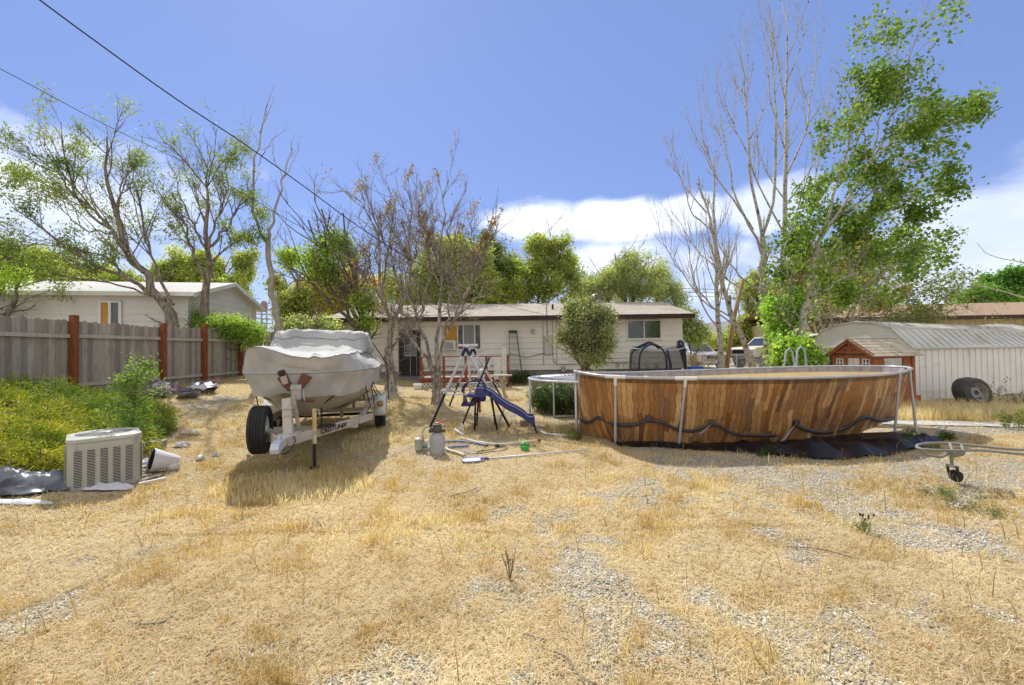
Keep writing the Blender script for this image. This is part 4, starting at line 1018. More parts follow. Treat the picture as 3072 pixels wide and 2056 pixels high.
# ---- cover
cov = thing('boat_cover', 'pale grey canvas cover draped over the boat with straps', 'boat cover', (BO.x, BO.y, bz), BANG)
NN = 160
def cr(W_, s0, s1, z, ex=3.6): return ring(W_, s0, s1, z, NN, ex)
crs = [cr(.93, .97, 6.3, 1.00, 2.6), cr(.97, .92, 6.35, 1.20, 2.7), cr(1.03, .87, 6.4, 1.36, 3.0), cr(1.03, .88, 6.37, 1.40, 3.0), cr(.80, .83, 6.2, 1.60, 5), cr(.78, .88, 6.15, 1.635, 5), cr(.82, 1.75, 6.0, 1.665, 5), cr(.86, 2.35, 5.6, 1.74, 5), cr(.82, 2.6, 4.9, 1.94, 5), cr(.765, 2.72, 4.4, 2.055, 5), cr(.56, 2.9, 4.2, 2.07, 4), cr(.2, 3.3, 3.9, 2.075, 2)]
R = loft(crs, sub=7)
out = []
for i, rg in enumerate(R):
    v = i / (len(R) - 1); row = []
    for j, p in enumerate(rg):
        th = j / NN * 2 * math.pi
        q = p.copy(); c = Vector((0, 3.6, q.z)); nrm = Vector((math.cos(th), math.sin(th), 0))
        side = math.exp(-((v - .12) / .13) ** 2)
        wv = mnoise.noise(Vector((p.x * 2.4, p.y * 2.4, 3 + q.z * .5))); wv2 = mnoise.noise(Vector((p.x * 6 + q.z, p.y * 6, q.z * 1.6)))
        amp = .045 * side + .020
        rg_ = 1 - 2 * abs(mnoise.noise(Vector((p.x * 3.2 + p.y * .8, p.y * 2.2, q.z * .9 + 4)))); rg2 = 1 - 2 * abs(mnoise.noise(Vector((p.x * 7 + p.y * 2, p.y * 5, q.z * 1.4 + 8))))
        q += nrm * (wv * amp + wv2 * amp * .4 + max(0, rg_ - .55) * .07 * (1 if v < .3 else .3) + max(0, rg2 - .6) * .03)
        if v > .3: q.z += max(0, rg_ - .6) * .06 + max(0, rg2 - .65) * .03
        # soft pleats falling from the shoulder on the bow
        if p.y < 2.2 and v < .38:
            q.y += .028 * math.sin(p.x * 13 + q.z * 5 + 2 * wv) * (1 - v / .38) + .03 * math.exp(-((p.x + .28) / .12) ** 2) * -1
        if v < .16:      # uneven hem
            q.z += (.05 * mnoise.noise(Vector((p.x * 2.2, p.y * 2.2, 9))) + .09 * math.exp(-((p.x + .12) / .2) ** 2) * (p.y < 2)) * (1 - v / .16)
        if v > .3:       # sagging between supports
            q.z += .03 * mnoise.noise(Vector((p.x * 1.6, p.y * 1.3, 2))) + .018 * mnoise.noise(Vector((p.x * 4.5 + p.y * 1.5, p.y * 2, 5)))
            q.z -= .03 * (1 if p.y < 2.3 and abs(p.x) < .5 else 0) * math.cos(p.x * math.pi)
            if .55 < v < .85: q.z += .012 * math.sin(p.x * 16 + p.y * 5); q.y += .03 * math.sin(p.x * 9 + 1)
        if .28 < v < .5 and p.y < 2.2: q.z += .10 * math.exp(-((p.x + .45) / .3) ** 2) - .02 * math.sin(p.x * 5)
        row.append(q)
    out.append(row)
M['canvas'] = mat('grey_canvas', (.50, .49, .47), (.42, .415, .40), 2.2, .85, .5, 5, c3=(.30, .31, .33), sc3=1.3, r3=(.5, .75), bstretch=(3, 1, 1))
rings_mesh(out, None, False, True).build('cloth', M['canvas'], cov, smooth=True)
def hull_pt(th, v_):   # point on the cover surface
    i = int(v_ * (len(out) - 1)); j = int(th / (2 * math.pi) * NN) % NN; return out[i][j]
sA = MB()
def strap(p, q, sag=.0):
    m = MB(); p, q = Vector(p), Vector(q); mid = (p + q) / 2 + Vector((0, 0, -sag)); m.tube([p, mid, q], .009, 6); m.box(p.lerp(q, .06), (.03, .02, .07)); m.build('strap', M['black'], cov)
for th, v_, q in ((rad(-58), .02, (.05, 1.62, .72)), (rad(-25), .02, (.98, 2.3, .62)), (rad(-12), .02, (1.0, 2.9, .60)), (rad(-122), .02, (-.05, 1.62, .72)), (rad(-150), .02, (-.8, 2.2, .62)), (rad(-8), .02, (1.02, 3.4, .76)), (rad(-3), .02, (1.1, 3.6, .74))):
    p = hull_pt(th % (2 * math.pi), v_); strap(p + Vector((0, 0, .05)), q, .03)
# seam lines
M['seam'] = mat('seam_thread', (.26, .26, .26), None, 5, .9)
for f_, y1 in ((.72, 3.6), (.40, 3.0), (.19, 5.5)):
    row = out[int(f_ * (len(out) - 1))]; pts = [row[j] + Vector((0, -.004, .006)) for j in list(range(NN // 2, NN)) if row[j].y < y1]
    m = MB(); m.tube(pts, .006, 5); m.build('seam', M['seam'], cov, smooth=True)
# dark web strap hanging at the far right side
d = MB(); d.bar((1.16, 4.9, 1.32), (1.20, 4.75, .55), .12, .02, upv=(1, 0, 0)); d.bar((.84, 4.7, 1.9), (1.17, 4.9, 1.36), .14, .02, upv=(1, 0, 1)); d.build('dark_strap', M['black'], cov)
# ================================================================ POOL
rimpx = [(1727, 1115, 8.3), (1768, 1123, 7.65), (1846, 1131, 7.25), (2045, 1136, 7.0), (2300, 1136, 7.0), (2500, 1132, 7.3), (2640, 1125, 7.75), (2704, 1117, 8.1), (2729, 1104, 8.6), (2640, 1100, 9.3), (2453, 1100, 9.8), (2250, 1106, 10.0), (2000, 1115, 9.8), (1850, 1119, 9.3), (1752, 1118, 8.8)]
rimw = [F(*q) for q in rimpx]
def closed_cr(P, sub):
    n = len(P); o = []
    for i in range(n):
        p0, p1, p2, p3 = P[i - 1], P[i], P[(i + 1) % n], P[(i + 2) % n]
        for j in range(sub):
            t = j / sub; o.append((p1 * 2 + (p2 - p0) * t + (p0 * 2 - p1 * 5 + p2 * 4 - p3) * t * t + (p1 * 3 - p0 - p2 * 3 + p3) * t ** 3) * .5)
    return o
RIM = closed_cr(rimw, 20); NR = len(RIM)
pc = sum(RIM, Vector()) / NR
pool = thing('swimming_pool', 'oval above ground pool with wood plank print liner and grey frame', 'pool', (pc.x, pc.y, 0))
POFF = Matrix.Translation((-pc.x, -pc.y, 0))
NRM = []
for i in range(NR):
    t_ = RIM[(i + 3) % NR] - RIM[i - 3]; q = Vector((t_.y, -t_.x, 0)).normalized()
    NRM.append(q if q.dot(RIM[i] - pc) > 0 else -q)
arc = [0]
for i in range(NR): arc.append(arc[-1] + (RIM[(i + 1) % NR] - RIM[i]).length)
rows = 26; V, Fc, UV = [], [], []
def wallpt(i, v):
    p = RIM[i % NR]; s_ = arc[i % NR]
    d = NRM[i % NR]
    front = max(0, -(p.y - pc.y) / 1.4)
    fr_ = sstep(pc.y - p.y, -.2, .9); ins = (.08 + .25 * fr_) * v + .10 * max(0, v - .6) - .03 * math.sin(math.pi * v) * (1 - fr_)
    # the right end is pulled far in
    right = sstep(p.x, 6.5, 7.7); ins += right * .16 * v
    fold = mnoise.noise(Vector((s_ * 1.1, v * 1.0, 1))) * .09 * v + math.sin(s_ * 9 + v * 6 + 3 * mnoise.noise(Vector((s_, v, 0)))) * .016 * (.25 + v) + mnoise.noise(Vector((s_ * 4, v * 3, 6))) * .03 * v
    zb = .06 + .03 * mnoise.noise(Vector((s_ * .9, 0, 4))) + .12 * sstep(p.x, 6.3, 7.7) + gz(p.x, p.y) * .5
    # gathers where the strap pulls the hem up
    for gx in (2.45, 3.05, 3.92): zb += .05 * math.exp(-((p.x - gx) / .10) ** 2) * (1 if p.y < pc.y else 0)
    z = p.z * (1 - v) + zb * v - .015
    q = Vector((p.x, p.y, z)) - d * (ins + fold) 
    return q
for i in range(NR + 1):
    for r_ in range(rows + 1):
        v = r_ / rows; V.append(POFF @ wallpt(i, v)); UV.append((arc[i] if i <= NR else 0, v * 1.2))
for i in range(NR):
    for r_ in range(rows):
        a = i * (rows + 1) + r_; Fc.append((a, a + rows + 1, a + rows + 2, a + 1))
me = bpy.data.meshes.new('outer_wall'); me.from_pydata([tuple(v) for v in V], [], Fc); uvl = me.uv_layers.new(name='UVMap')
for p in me.polygons:
    for li, vi in zip(p.loop_indices, p.vertices): uvl.data[li].uv = UV[vi]
me.polygons.foreach_set('use_smooth', [True] * len(me.polygons))
m = bpy.data.materials.new('wood_print_vinyl'); m.use_nodes = True
N, L = m.node_tree.nodes, m.node_tree.links; b = N['Principled BSDF']; b.inputs['Roughness'].default_value = .45; b.inputs['Specular IOR Level'].default_value = .35
uv = N.new('ShaderNodeUVMap'); sx = N.new('ShaderNodeSeparateXYZ'); L.new(uv.outputs[0], sx.inputs[0])
def mth(op, a, c=None, d_=None):
    n = N.new('ShaderNodeMath'); n.operation = op
    for i, v in enumerate((a, c, d_)):
        if v is None: continue
        if isinstance(v, (int, float)): n.inputs[i].default_value = v
        else: L.new(v, n.inputs[i])
    return n.outputs[0]
def nz(vec, sc, det=3, stretch=None):
    n = N.new('ShaderNodeTexNoise'); n.inputs['Scale'].default_value = sc; n.inputs['Detail'].default_value = det
    if stretch: mp = N.new('ShaderNodeMapping'); mp.inputs['Scale'].default_value = stretch; L.new(vec, mp.inputs[0]); vec = mp.outputs[0]
    L.new(vec, n.inputs['Vector']); return n.outputs[0]
wob_ = mth('MULTIPLY', mth('SUBTRACT', nz(uv.outputs[0], 2.6, 3), .5), .15)
wob2 = mth('MULTIPLY', mth('SUBTRACT', nz(uv.outputs[0], 5, 2), .5), .03)
ux = mth('ADD', mth('ADD', sx.outputs[0], wob_), wob2)
pw = mth('DIVIDE', ux, .088); pid = mth('FLOOR', pw); fr = mth('FRACT', pw)
wn1 = N.new('ShaderNodeTexWhiteNoise'); wn1.noise_dimensions = '1D'; L.new(pid, wn1.inputs['W'])
row_ = mth('FLOOR', mth('ADD', mth('MULTIPLY', sx.outputs[1], 1.5), mth('MULTIPLY', wn1.outputs[0], 2.0)))
wn2 = N.new('ShaderNodeTexWhiteNoise'); wn2.noise_dimensions = '2D'; cb = N.new('ShaderNodeCombineXYZ'); L.new(pid, cb.inputs[0]); L.new(row_, cb.inputs[1]); L.new(cb.outputs[0], wn2.inputs['Vector'])
rp_ = N.new('ShaderNodeValToRGB'); L.new(wn2.outputs[0], rp_.inputs[0]); e = rp_.color_ramp.elements
cols = [(.20, .09, .04), (.44, .20, .065), (.34, .155, .05), (.56, .31, .12), (.25, .13, .07), (.50, .25, .085), (.64, .42, .21)]
while len(e) < len(cols): e.new(.5)
for i, c in enumerate(cols): e[i].position = i / 6; e[i].color = (*c, 1)
gr_ = nz(uv.outputs[0], 9, 6, (9, .8, 1)); mr = N.new('ShaderNodeMapRange'); mr.inputs['From Min'].default_value = .35; mr.inputs['From Max'].default_value = .7; mr.inputs['To Min'].default_value = .65; mr.inputs['To Max'].default_value = 1.25; L.new(gr_, mr.inputs[0])
mm = N.new('ShaderNodeMixRGB'); mm.blend_type = 'MULTIPLY'; mm.inputs[0].default_value = 1; L.new(rp_.outputs[0], mm.inputs[1]); L.new(mr.outputs[0], mm.inputs[2])
seam = mth('LESS_THAN', mth('MINIMUM', fr, mth('SUBTRACT', 1, fr)), .045)
mx = N.new('ShaderNodeMixRGB'); mx.inputs[2].default_value = (.06, .03, .018, 1); L.new(mth('MULTIPLY', seam, .8), mx.inputs[0]); L.new(mm.outputs[0], mx.inputs[1])
# greyer print band round the top
tb = mth('LESS_THAN', sx.outputs[1], .085); mx2 = N.new('ShaderNodeMixRGB'); mx2.blend_type = 'MULTIPLY'; mx2.inputs[2].default_value = (.50, .46, .48, 1); L.new(tb, mx2.inputs[0]); L.new(mx.outputs[0], mx2.inputs[1])
# weathered greyish areas
gw = N.new('ShaderNodeMapRange'); gw.inputs['From Min'].default_value = .52; gw.inputs['From Max'].default_value = .72; gw.inputs['To Max'].default_value = .55; L.new(nz(uv.outputs[0], 1.6, 4), gw.inputs[0])
mx3 = N.new('ShaderNodeMixRGB'); mx3.inputs[2].default_value = (.17, .11, .09, 1); L.new(gw.outputs[0], mx3.inputs[0]); L.new(mx2.outputs[0], mx3.inputs[1]); L.new(mx3.outputs[0], b.inputs['Base Color'])
me.materials.append(m); o = bpy.data.objects.new('outer_wall', me); COL.objects.link(o); o.parent = pool
# inner wall: print band then tan liner
def inner(v0, v1, name, mt):
    d = MB(); d.M = POFF; P = []
    for i in range(NR + 1):
        p = RIM[i % NR]; dd = NRM[i % NR]; row = []; fr_ = sstep(pc.y - p.y, -.2, .9)
        for k in range(5):
            v = v0 + (v1 - v0) * k / 4; row.append(Vector((p.x, p.y, p.z - .01 - v)) - dd * (.09 + (.14 + .55 * fr_) * v + .01 * math.sin(arc[i % NR] * 7)))
        P.append(row)
    d.grid(P); d.build(name, mt, pool, smooth=True)
M['linerband'] = mat('grey_print_band', (.24, .22, .25), (.38, .34, .34), 12, .6, stretch=(1, 1, .2))
M['liner'] = mat('tan_liner', (.80, .63, .33), (.84, .70, .42), 2, .6)
inner(0, .105, 'inner_band', M['linerband']); inner(.105, .34, 'inner_liner', M['liner'])
d = MB(); d.M = POFF; pts = []
for i in range(NR):
    p = RIM[i]; dd = Vector((p.x - pc.x, p.y - pc.y, 0)).normalized(); pts.append(pc + (Vector((p.x, p.y, 0)) - Vector((pc.x, pc.y, 0))) * .62 + Vector((0, 0, .3 - pc.z)))
d.add([Vector((pc.x, pc.y, .18))] + pts, [(0, i + 1, (i + 1) % NR + 1) for i in range(NR)]); d.build('floor_liner', M['liner'], pool)
# frame
M['poolframe'] = mat('pale_grey_steel', (.40, .40, .41), (.50, .50, .50), 6, .4, metal=.15, spec=.5)
d = MB(); d.M = POFF
for i in range(0, NR, 1):
    pass
d.tube([p + Vector((0, 0, .0)) for p in RIM] + [RIM[0]], .026, 10, cap=False); d.build('top_rail', M['poolframe'], pool, smooth=True)
def near_rim(px, front=True):
    best = None
    for i, p in enumerate(RIM):
        qx = 1536 + FPX * p.x / p.y; s_ = abs(qx - px) + (0 if ((p.y < pc.y) == front) else 1e4)
        if best is None or s_ < best[0]: best = (s_, i)
    return best[1]
legs = [(1846, 1333, 1846, True), (2036, 1340, 2050, True), (1731, 1306, 1727, True), (1741, 1303, 1738, True), (2684, 1300, 2698, True), (2749, 1296, 2727, True)]
for fx, fy, tx, fr_ in legs:
    i = near_rim(tx, fr_); top = RIM[i]; foot = G(fx, fy)
    d = MB(); d.M = POFF; d.tube([foot, top], .022, 10); d.cyl(foot - Vector((0, 0, .01)), foot + Vector((0, 0, .012)), .038); d.build('leg', M['poolframe'], pool, smooth=True, autos=40)
    t_ = (RIM[(i + 5) % NR] - RIM[i - 5]).normalized()
    d = MB(); d.M = POFF; d.tube([top - t_ * .17, top, top + t_ * .17], .031, 10); d.tube([top, top.lerp(foot, .12)], .028, 10); d.build('tee_joint', M['white'] if tx in (1846, 2050) else M['poolframe'], pool, smooth=True, autos=40)
for i in (near_rim(2300, False), near_rim(1950, False), near_rim(2600, False)):
    top = RIM[i]; dd = Vector((top.x - pc.x, top.y - pc.y, 0)).normalized(); foot = top + dd * .12; foot.z = gz(foot.x, foot.y)
    d = MB(); d.M = POFF; d.tube([foot, top], .022, 10); d.build('leg', M['poolframe'], pool, smooth=True)
# wavy web strap low on the wall
M['web'] = mat('dark_webbing', (.045, .035, .042), (.07, .055, .06), 8, .5)
spx = [(1745, 1262), (1770, 1268), (1797, 1254), (1850, 1272), (1900, 1272), (1948, 1262), (1985, 1268), (2038, 1290), (2080, 1292), (2137, 1272), (2170, 1285), (2215, 1305), (2330, 1308), (2380, 1275), (2420, 1288), (2470, 1298), (2530, 1285), (2592, 1251), (2640, 1262), (2684, 1258)]
def wall_hit(px, py):
    best = None
    for i in range(NR):
        if RIM[i].y > pc.y - .1 and not (RIM[i].x > 7.3 or RIM[i].x < 1.6): continue
        for k in range(13, rows + 1):
            q = wallpt(i, k / rows); v = q - Vector((0, 0, EYE)); w_ = v.dot(c_fwd)
            x_ = 1536 + FPX * v.dot(c_right) / w_; y_ = 1028 - FPX * v.dot(c_up) / w_; s_ = (x_ - px) ** 2 + (y_ - py) ** 2
            if best is None or s_ < best[0]: best = (s_, q)
    return best[1]
sp_ = [wall_hit(x, y) for x, y in spx]
def openc(P, sub):
    o = []; k = len(P)
    for i in range(k - 1):
        p0, p1, p2, p3 = P[max(i - 1, 0)], P[i], P[i + 1], P[min(i + 2, k - 1)]
        for j in range(sub):
            t = j / sub; o.append((p1 * 2 + (p2 - p0) * t + (p0 * 2 - p1 * 5 + p2 * 4 - p3) * t * t + (p1 * 3 - p0 - p2 * 3 + p3) * t ** 3) * .5)
    return o + [P[-1]]
def ribbon(P, w_, off_=.02, twist=0):
    P = openc(P, 6); rowz = []
    for i, p in enumerate(P):
        dd = Vector((p.x - pc.x, p.y - pc.y - .0, 0)).normalized(); q = p + dd * off_ + Vector((0, -off_, 0)); 
        rowz.append([q - Vector((0, 0, w_ / 2)), q + Vector((0, 0, w_ / 2))])
    return rowz
d = MB(); d.M = POFF; d.grid(ribbon(sp_[:9], .062)); d.grid(ribbon(sp_[8:13], .05)); d.grid(ribbon(sp_[13:], .066)); d.build('web_strap', M['web'], pool, smooth=True, solid=.004)
for (x, y) in ((1948, 1262), (2137, 1270), (2385, 1273)):
    q = wall_hit(x, y - 5); d = MB(); d.M = POFF; d.box(q + Vector((0, -.045, .01)), (.10, .03, .09)); d.build('strap_loop', M['web'], pool, bevel=.01)
d = MB(); d.M = POFF
for a, b_ in (((2137, 1268), (2092, 1290)), ((2375, 1272), (2335, 1310))):
    p, q = wall_hit(*a) + Vector((0, -.06, 0)), wall_hit(*b_) + Vector((0, -.10, -.03)); d.grid([[p + Vector((0, 0, -.01)), p + Vector((.03, 0, .02))], [q + Vector((-.03, 0, -.03)), q + Vector((.06, 0, .0))]])
d.build('strap_end', mat('grey_web_underside', (.38, .37, .44), None, 5, .6), pool, solid=.004)
# ---- black ground tarp under the pool
tp = MB(); P = []
n_ = 90
for j in range(9):
    v = j / 8; row = []
    for i in range(n_ + 1):
        u = i / n_; x = 1.75 + u * 5.45
        yf = 6.92 + .35 * math.cos(u * 6.28) - .28 * sstep(u, .3, .45) * (1 - sstep(u, .86, 1.0)) + .07 * mnoise.noise(Vector((x * 2.2, 0, 0))) + .05 * mnoise.noise(Vector((x * 6, 4, 0)))
        yb = 8.1
        y = yf * (1 - v) + yb * v
        hgt = .015 + (.22 * abs(mnoise.noise(Vector((x * 1.4, y * 1.2, 2)))) + .06 * abs(mnoise.noise(Vector((x * 5, y * 4, 7))))) * math.sin(math.pi * min(1, v * 2 + .08)) * (.5 + 1.5 * sstep(x, 3.2, 5.2)) + .05 * math.exp(-((x - 6.15) / .12) ** 2) * (v < .6)
        row.append((x, y, gz(x, y) + hgt + .012))
    P.append(row)
o = tp.grid(P).build('tarpaulin', mat('black_tarp', (.004, .004, .008), (.007, .007, .014), 3, .42, .5, 7, spec=.25), smooth=True)
tag(o, 'black plastic tarp bunched up under the pool edge', 'tarp')
# concrete blocks left of the pool
M['block'] = mat('concrete_block', (.42, .38, .33), (.34, .31, .28), 12, .95, .6, 60)
def cinder(m, c, sz=(.4, .2, .19), R=None, hollow=True):
    x, y, z = sz
    Rm = R or Matrix.Identity(3); c = Vector(c)
    if not hollow: m.box(c, sz, R); return
    t = .035
    for o_, s_ in (((0, y / 2 - t / 2, 0), (x, t, z)), ((0, -y / 2 + t / 2, 0), (x, t, z)), ((-x / 2 + t / 2, 0, 0), (t, y - 2 * t, z)), ((x / 2 - t / 2, 0, 0), (t, y - 2 * t, z)), ((0, 0, 0), (t, y - 2 * t, z))): m.box(c + Rm @ Vector(o_), s_, R)
p = G(1757, 1303); t = thing('concrete_block', 'grey concrete block standing on end beside the left pool legs', 'block', p, .3)
m_ = MB(); cinder(m_, (0, 0, .19), (.16, .2, .38), None, False); m_.box((.16, .05, .16), (.14, .2, .32)); m_.build('block_body', M['block'], t, bevel=.008)
# pool ladder behind the rim
p = on(Xp(2385, 10.7), 10.7); t = thing('pool_ladder', 'pale grey A frame pool ladder standing behind the pool', 'ladder', p, .15)
d = MB()
for yy in (-.2, .2):
    d.tube([(-.30, yy, 0), (-.16, yy, 1.05), (-.12, yy, 1.55), (-.02, yy, 1.64), (.08, yy, 1.55), (.12, yy, 1.2), (.38, yy, 0)] if yy < 0 else [(-.26, yy, 0), (-.13, yy, 1.2), (-.08, yy, 1.52), (.02, yy, 1.60), (.10, yy, 1.5), (.33, yy, 0)], .022, 8)
d.build('side_rail', mat('pale_blue_grey_tube', (.42, .47, .50), None, 4, .4), t, smooth=True)
for z in (.35, .7, 1.05):
    x_ = -.30 + .14 * z / 1.05; d = MB(); d.box((x_, 0, z), (.1, .4, .03)); d.build('step', bpy.data.materials['pale_blue_grey_tube'], t); d = MB(); d.box((.38 - .26 * z / 1.2, 0, z), (.1, .4, .03)); d.build('step', bpy.data.materials['pale_blue_grey_tube'], t)
d = MB(); d.box((.04, 0, 1.12), (.42, .44, .03)); d.build('platform', bpy.data.materials['pale_blue_grey_tube'], t)
# ================================================================ SWING SET, TRAMPOLINE, POOL GEAR, YARD THINGS
M['navy'] = mat('navy_paint', (.02, .022, .10), (.03, .03, .08), 6, .4)
M['silver'] = mat('silver_tube', (.68, .68, .72), (.58, .58, .62), 8, .45, metal=.1)
M['blue'] = mat('blue_plastic', (.028, .035, .19), (.024, .03, .15), 3, .4, spec=.5)
M['navyfoot'] = mat('dark_navy_tube', (.018, .018, .045), None, 6, .5)
sw_ = thing('swing_set', 'childrens swing set with silver legs blue joints and a wavy blue slide', 'swing set', (0, 0, 0))
T1, T2 = F(1397, 1043, 9.15), F(1418, 1045, 11.2)       # ends of the top bar
def seg(nm, pts, r, mt, par=sw_, n=10): d = MB(); d.tube(pts, r, n); return d.build(nm, mt, par, smooth=True, autos=40)
seg('top_bar', [T1, T2], .03, M['silver'])
d = MB(); c = (T1 + T2) / 2; m_ = T1.lerp(T2, .35) + Vector((0, 0, .05)); d.box(m_, (.42, .3, .02)); [d.box(m_ + Vector((-.18 + .09 * i, 0, .02)), (.05, .26, .03)) for i in range(5)]; d.build('top_plate', M['white'], sw_)
feet = [((1290, 1282), T1), ((1640, 1283), T1), ((1350, 1216), T2), ((1613, 1215), T2)]
feet[1] = ((1529, 1283), T1)
# front pair (near end) and rear pair
for (fx, fy), top in ((((1290, 1283)), T1), ((1529, 1281), T1), ((1348, 1219), T2), ((1517, 1213), T2)):
    foot = G(fx, fy); k = .44
    mid = foot.lerp(top, k); o = seg('leg', [foot, mid], .026, M['navyfoot']); seg('leg_upper', [mid, foot.lerp(top, .93)], .030, M['silver'], o); seg('leg_joint', [foot.lerp(top, .90), top], .034, M['navy'], o)
f1, f2, f3, f4 = G(1290, 1283), G(1529, 1281), G(1348, 1219), G(1517, 1213)
seg('cross_bar', [f1.lerp(T1, .42), f2.lerp(T1, .42)], .016, M['silver']); seg('cross_bar', [f3.lerp(T2, .42), f4.lerp(T2, .42)], .016, M['silver'])
# hanging gear: two ropes, belt seat, toddler seat
q = T1.lerp(T2, .25); d = MB(); d.tube([q, q + Vector((.03, 0, -1.15))], .007, 6); d.tube([q + Vector((.2, .02, 0)), q + Vector((.22, .02, -1.15))], .007, 6); d.build('swing_rope', M['white'], sw_)
bs = F(1404, 1186, 9.8)
d = MB(); P = []
for i in range(9):
    a = i / 8; P.append([(bs.x - .10 + .02 * math.sin(a * 3), bs.y - .16, bs.z + .16 - a * .34 + .0), (bs.x - .13 + .10 * a, bs.y + .16, bs.z + .16 - a * .34)])
d.grid(P); d.box(bs + Vector((.0, 0, -.2)), (.26, .30, .05)); d.box(bs + Vector((.14, 0, -.12)), (.03, .28, .14)); d.build('toddler_seat', M['blue'], sw_, smooth=False, solid=.025)
sd = F(1440, 1195, 9.6); d = MB(); d.box(sd + Vector((0, 0, .0)), (.26, .28, .12)); d.box(sd + Vector((.0, .0, .1)), (.2, .05, .22)); d.build('glider_seat', M['blue'], sw_, bevel=.02)
d = MB(); d.tube([sd + Vector((0, -.1, -.06)), sd + Vector((.0, -.1, -.30))], .022, 8); d.build('glider_handle', mat('red_handle', (.42, .05, .03), None, 4, .5), sw_)
d = MB(); q2 = F(1413, 1100, 9.5); d.tube([F(1408, 1092, 9.5), F(1413, 1215, 9.3)], .022, 8); d.build('hanging_pole', mat('cream_tube', (.62, .58, .42), None, 4, .5), sw_)
d = MB(); d.tube([F(1430, 1060, 9.7), F(1446, 1190, 9.7)], .008, 6); d.tube([F(1420, 1060, 9.9), F(1424, 1190, 9.7)], .008, 6); d.build('swing_chain', M['silver'], sw_)
d = MB(); d.box(F(1350, 1174, 11), (.5, .2, .03)); d.build('seat_board', mat('pale_blue_seat', (.45, .55, .62), None, 4, .5), sw_)
# slide (part of the set)
sl0, sl1 = G(1432, 1290), G(1607, 1292); SY = 8.85
path = [(1430, 1174), (1456, 1176), (1478, 1186), (1500, 1204), (1525, 1221), (1550, 1233), (1572, 1247), (1585, 1258), (1603, 1258)]
pp = openc([F(x, y, SY + .0 * i) for i, (x, y) in enumerate(path)], 5)
d = MB(); P = []
for p in pp: P.append([p + Vector((0, -.19, .075)), p + Vector((0, -.17, .085)), p + Vector((0, -.14, 0)), p + Vector((0, -.07, -.02)), p + Vector((0, .07, -.02)), p + Vector((0, .14, 0)), p + Vector((0, .17, .085)), p + Vector((0, .19, .075)), p + Vector((0, .19, -.05)), p + Vector((0, -.19, -.05)), p + Vector((0, -.19, .075))])
d.grid(P); d.build('slide', M['blue'], sw_, smooth=True, autos=35)
d = MB()
for yy in (-.185, .185): d.tube([p + Vector((0, yy, .083)) for p in pp], .009, 6)
d.build('slide_edge', mat('pale_blue_edge', (.30, .33, .62), None, 4, .4), sw_)
d = MB(); d.box(pp[2] + Vector((-.08, 0, -.07)), (.34, .42, .06)); d.build('platform', M['blue'], sw_, bevel=.01)
for x0_, x1_, yy in ((1427, 1424, -.2), (1470, 1492, -.2), (1436, 1430, .2), (1474, 1486, .2)):
    a = F(x0_, 1178, SY + yy); b_ = G(x1_, 1292 if yy < 0 else 1276); d = MB(); d.tube([a, b_], .02, 8); d.build('slide_leg', M['navyfoot'], sw_, smooth=True)
d = MB(); a = pp[-1]; d.tube([a + Vector((-.02, -.15, -.04)), (a.x + .03, a.y - .15, gz(a.x, a.y))], .018, 8); d.tube([a + Vector((-.02, .15, -.04)), (a.x + .03, a.y + .15, gz(a.x, a.y))], .018, 8); d.build('slide_leg', M['navyfoot'], sw_)
for yy in (-.2, .2):
    c = pp[3] + Vector((-.14, yy, 0)); d = MB(); d.tube([c + Vector((.24 * math.cos(a), 0, .23 * math.sin(a))) for a in [math.pi * i / 12 for i in range(13)]], .014, 8); d.build('handrail', M['navy'], sw_, smooth=True)
for t_ in (.3, .62):
    a = F(1427, 1178, SY - .2).lerp(G(1424, 1292), t_); d = MB(); d.tube([a, a + Vector((0, .4, 0))], .012, 6); d.build('rung', M['navyfoot'], sw_)
# long dark pole with pool brush leaning against the set
t = thing('pool_brush', 'dark pole with a white brush head leaning on the swing set', 'pool brush', (0, 0, 0))
a, b_ = F(1469, 1071, 8.75), G(1387, 1275, .06); d = MB(); d.tube([a, b_], .019, 8); d.build('pole', M['navyfoot'], t, smooth=True)
c = G(1377, 1300, .03); d = MB(); d.bar(F(1364, 1288, c.y + .12) * 1, F(1392, 1307, c.y - .1), .05, .03); 
for dx in (-.1, -.03, .05, .1): d.tube([b_ + Vector((0, 0, .03)), c + Vector((dx, 0, 0))], .006, 5)
d.build('brush_head', M['white'], t)

# ---------------- trampoline
tc_ = F(1727, 1135, 8.75); tcx, tcy, tz_, tR = Xp(1760, 8.9) , 8.95, .0, 1.3
TX, TY, TR = 1.62, 9.35, 1.27
tz_ = Z(1588, 1136, 9.35)
tr = thing('trampoline', 'round trampoline with grey mat standing left of the pool', 'trampoline', (TX, TY, 0))
d = MB(); n_ = 64; ring_ = [Vector((TR * math.cos(2 * math.pi * i / n_), TR * math.sin(2 * math.pi * i / n_), tz_)) for i in range(n_ + 1)]; d.tube(ring_, .022, 8, cap=False); d.build('rim', M['silver'], tr, smooth=True)
d = MB(); V = [Vector((0, 0, tz_ - .03))]; rr = [.35, .7, 1.0]; Fc = []
for k, r_ in enumerate(rr):
    for i in range(n_): V.append(Vector((r_ * 1.10 * math.cos(2 * math.pi * i / n_), r_ * 1.10 * math.sin(2 * math.pi * i / n_), tz_ - .03 + .02 * r_)))
for i in range(n_): Fc.append((0, 1 + i, 1 + (i + 1) % n_))
for k in range(2):
    for i in range(n_): Fc.append((1 + k * n_ + i, 1 + k * n_ + (i + 1) % n_, 1 + (k + 1) * n_ + (i + 1) % n_, 1 + (k + 1) * n_ + i))
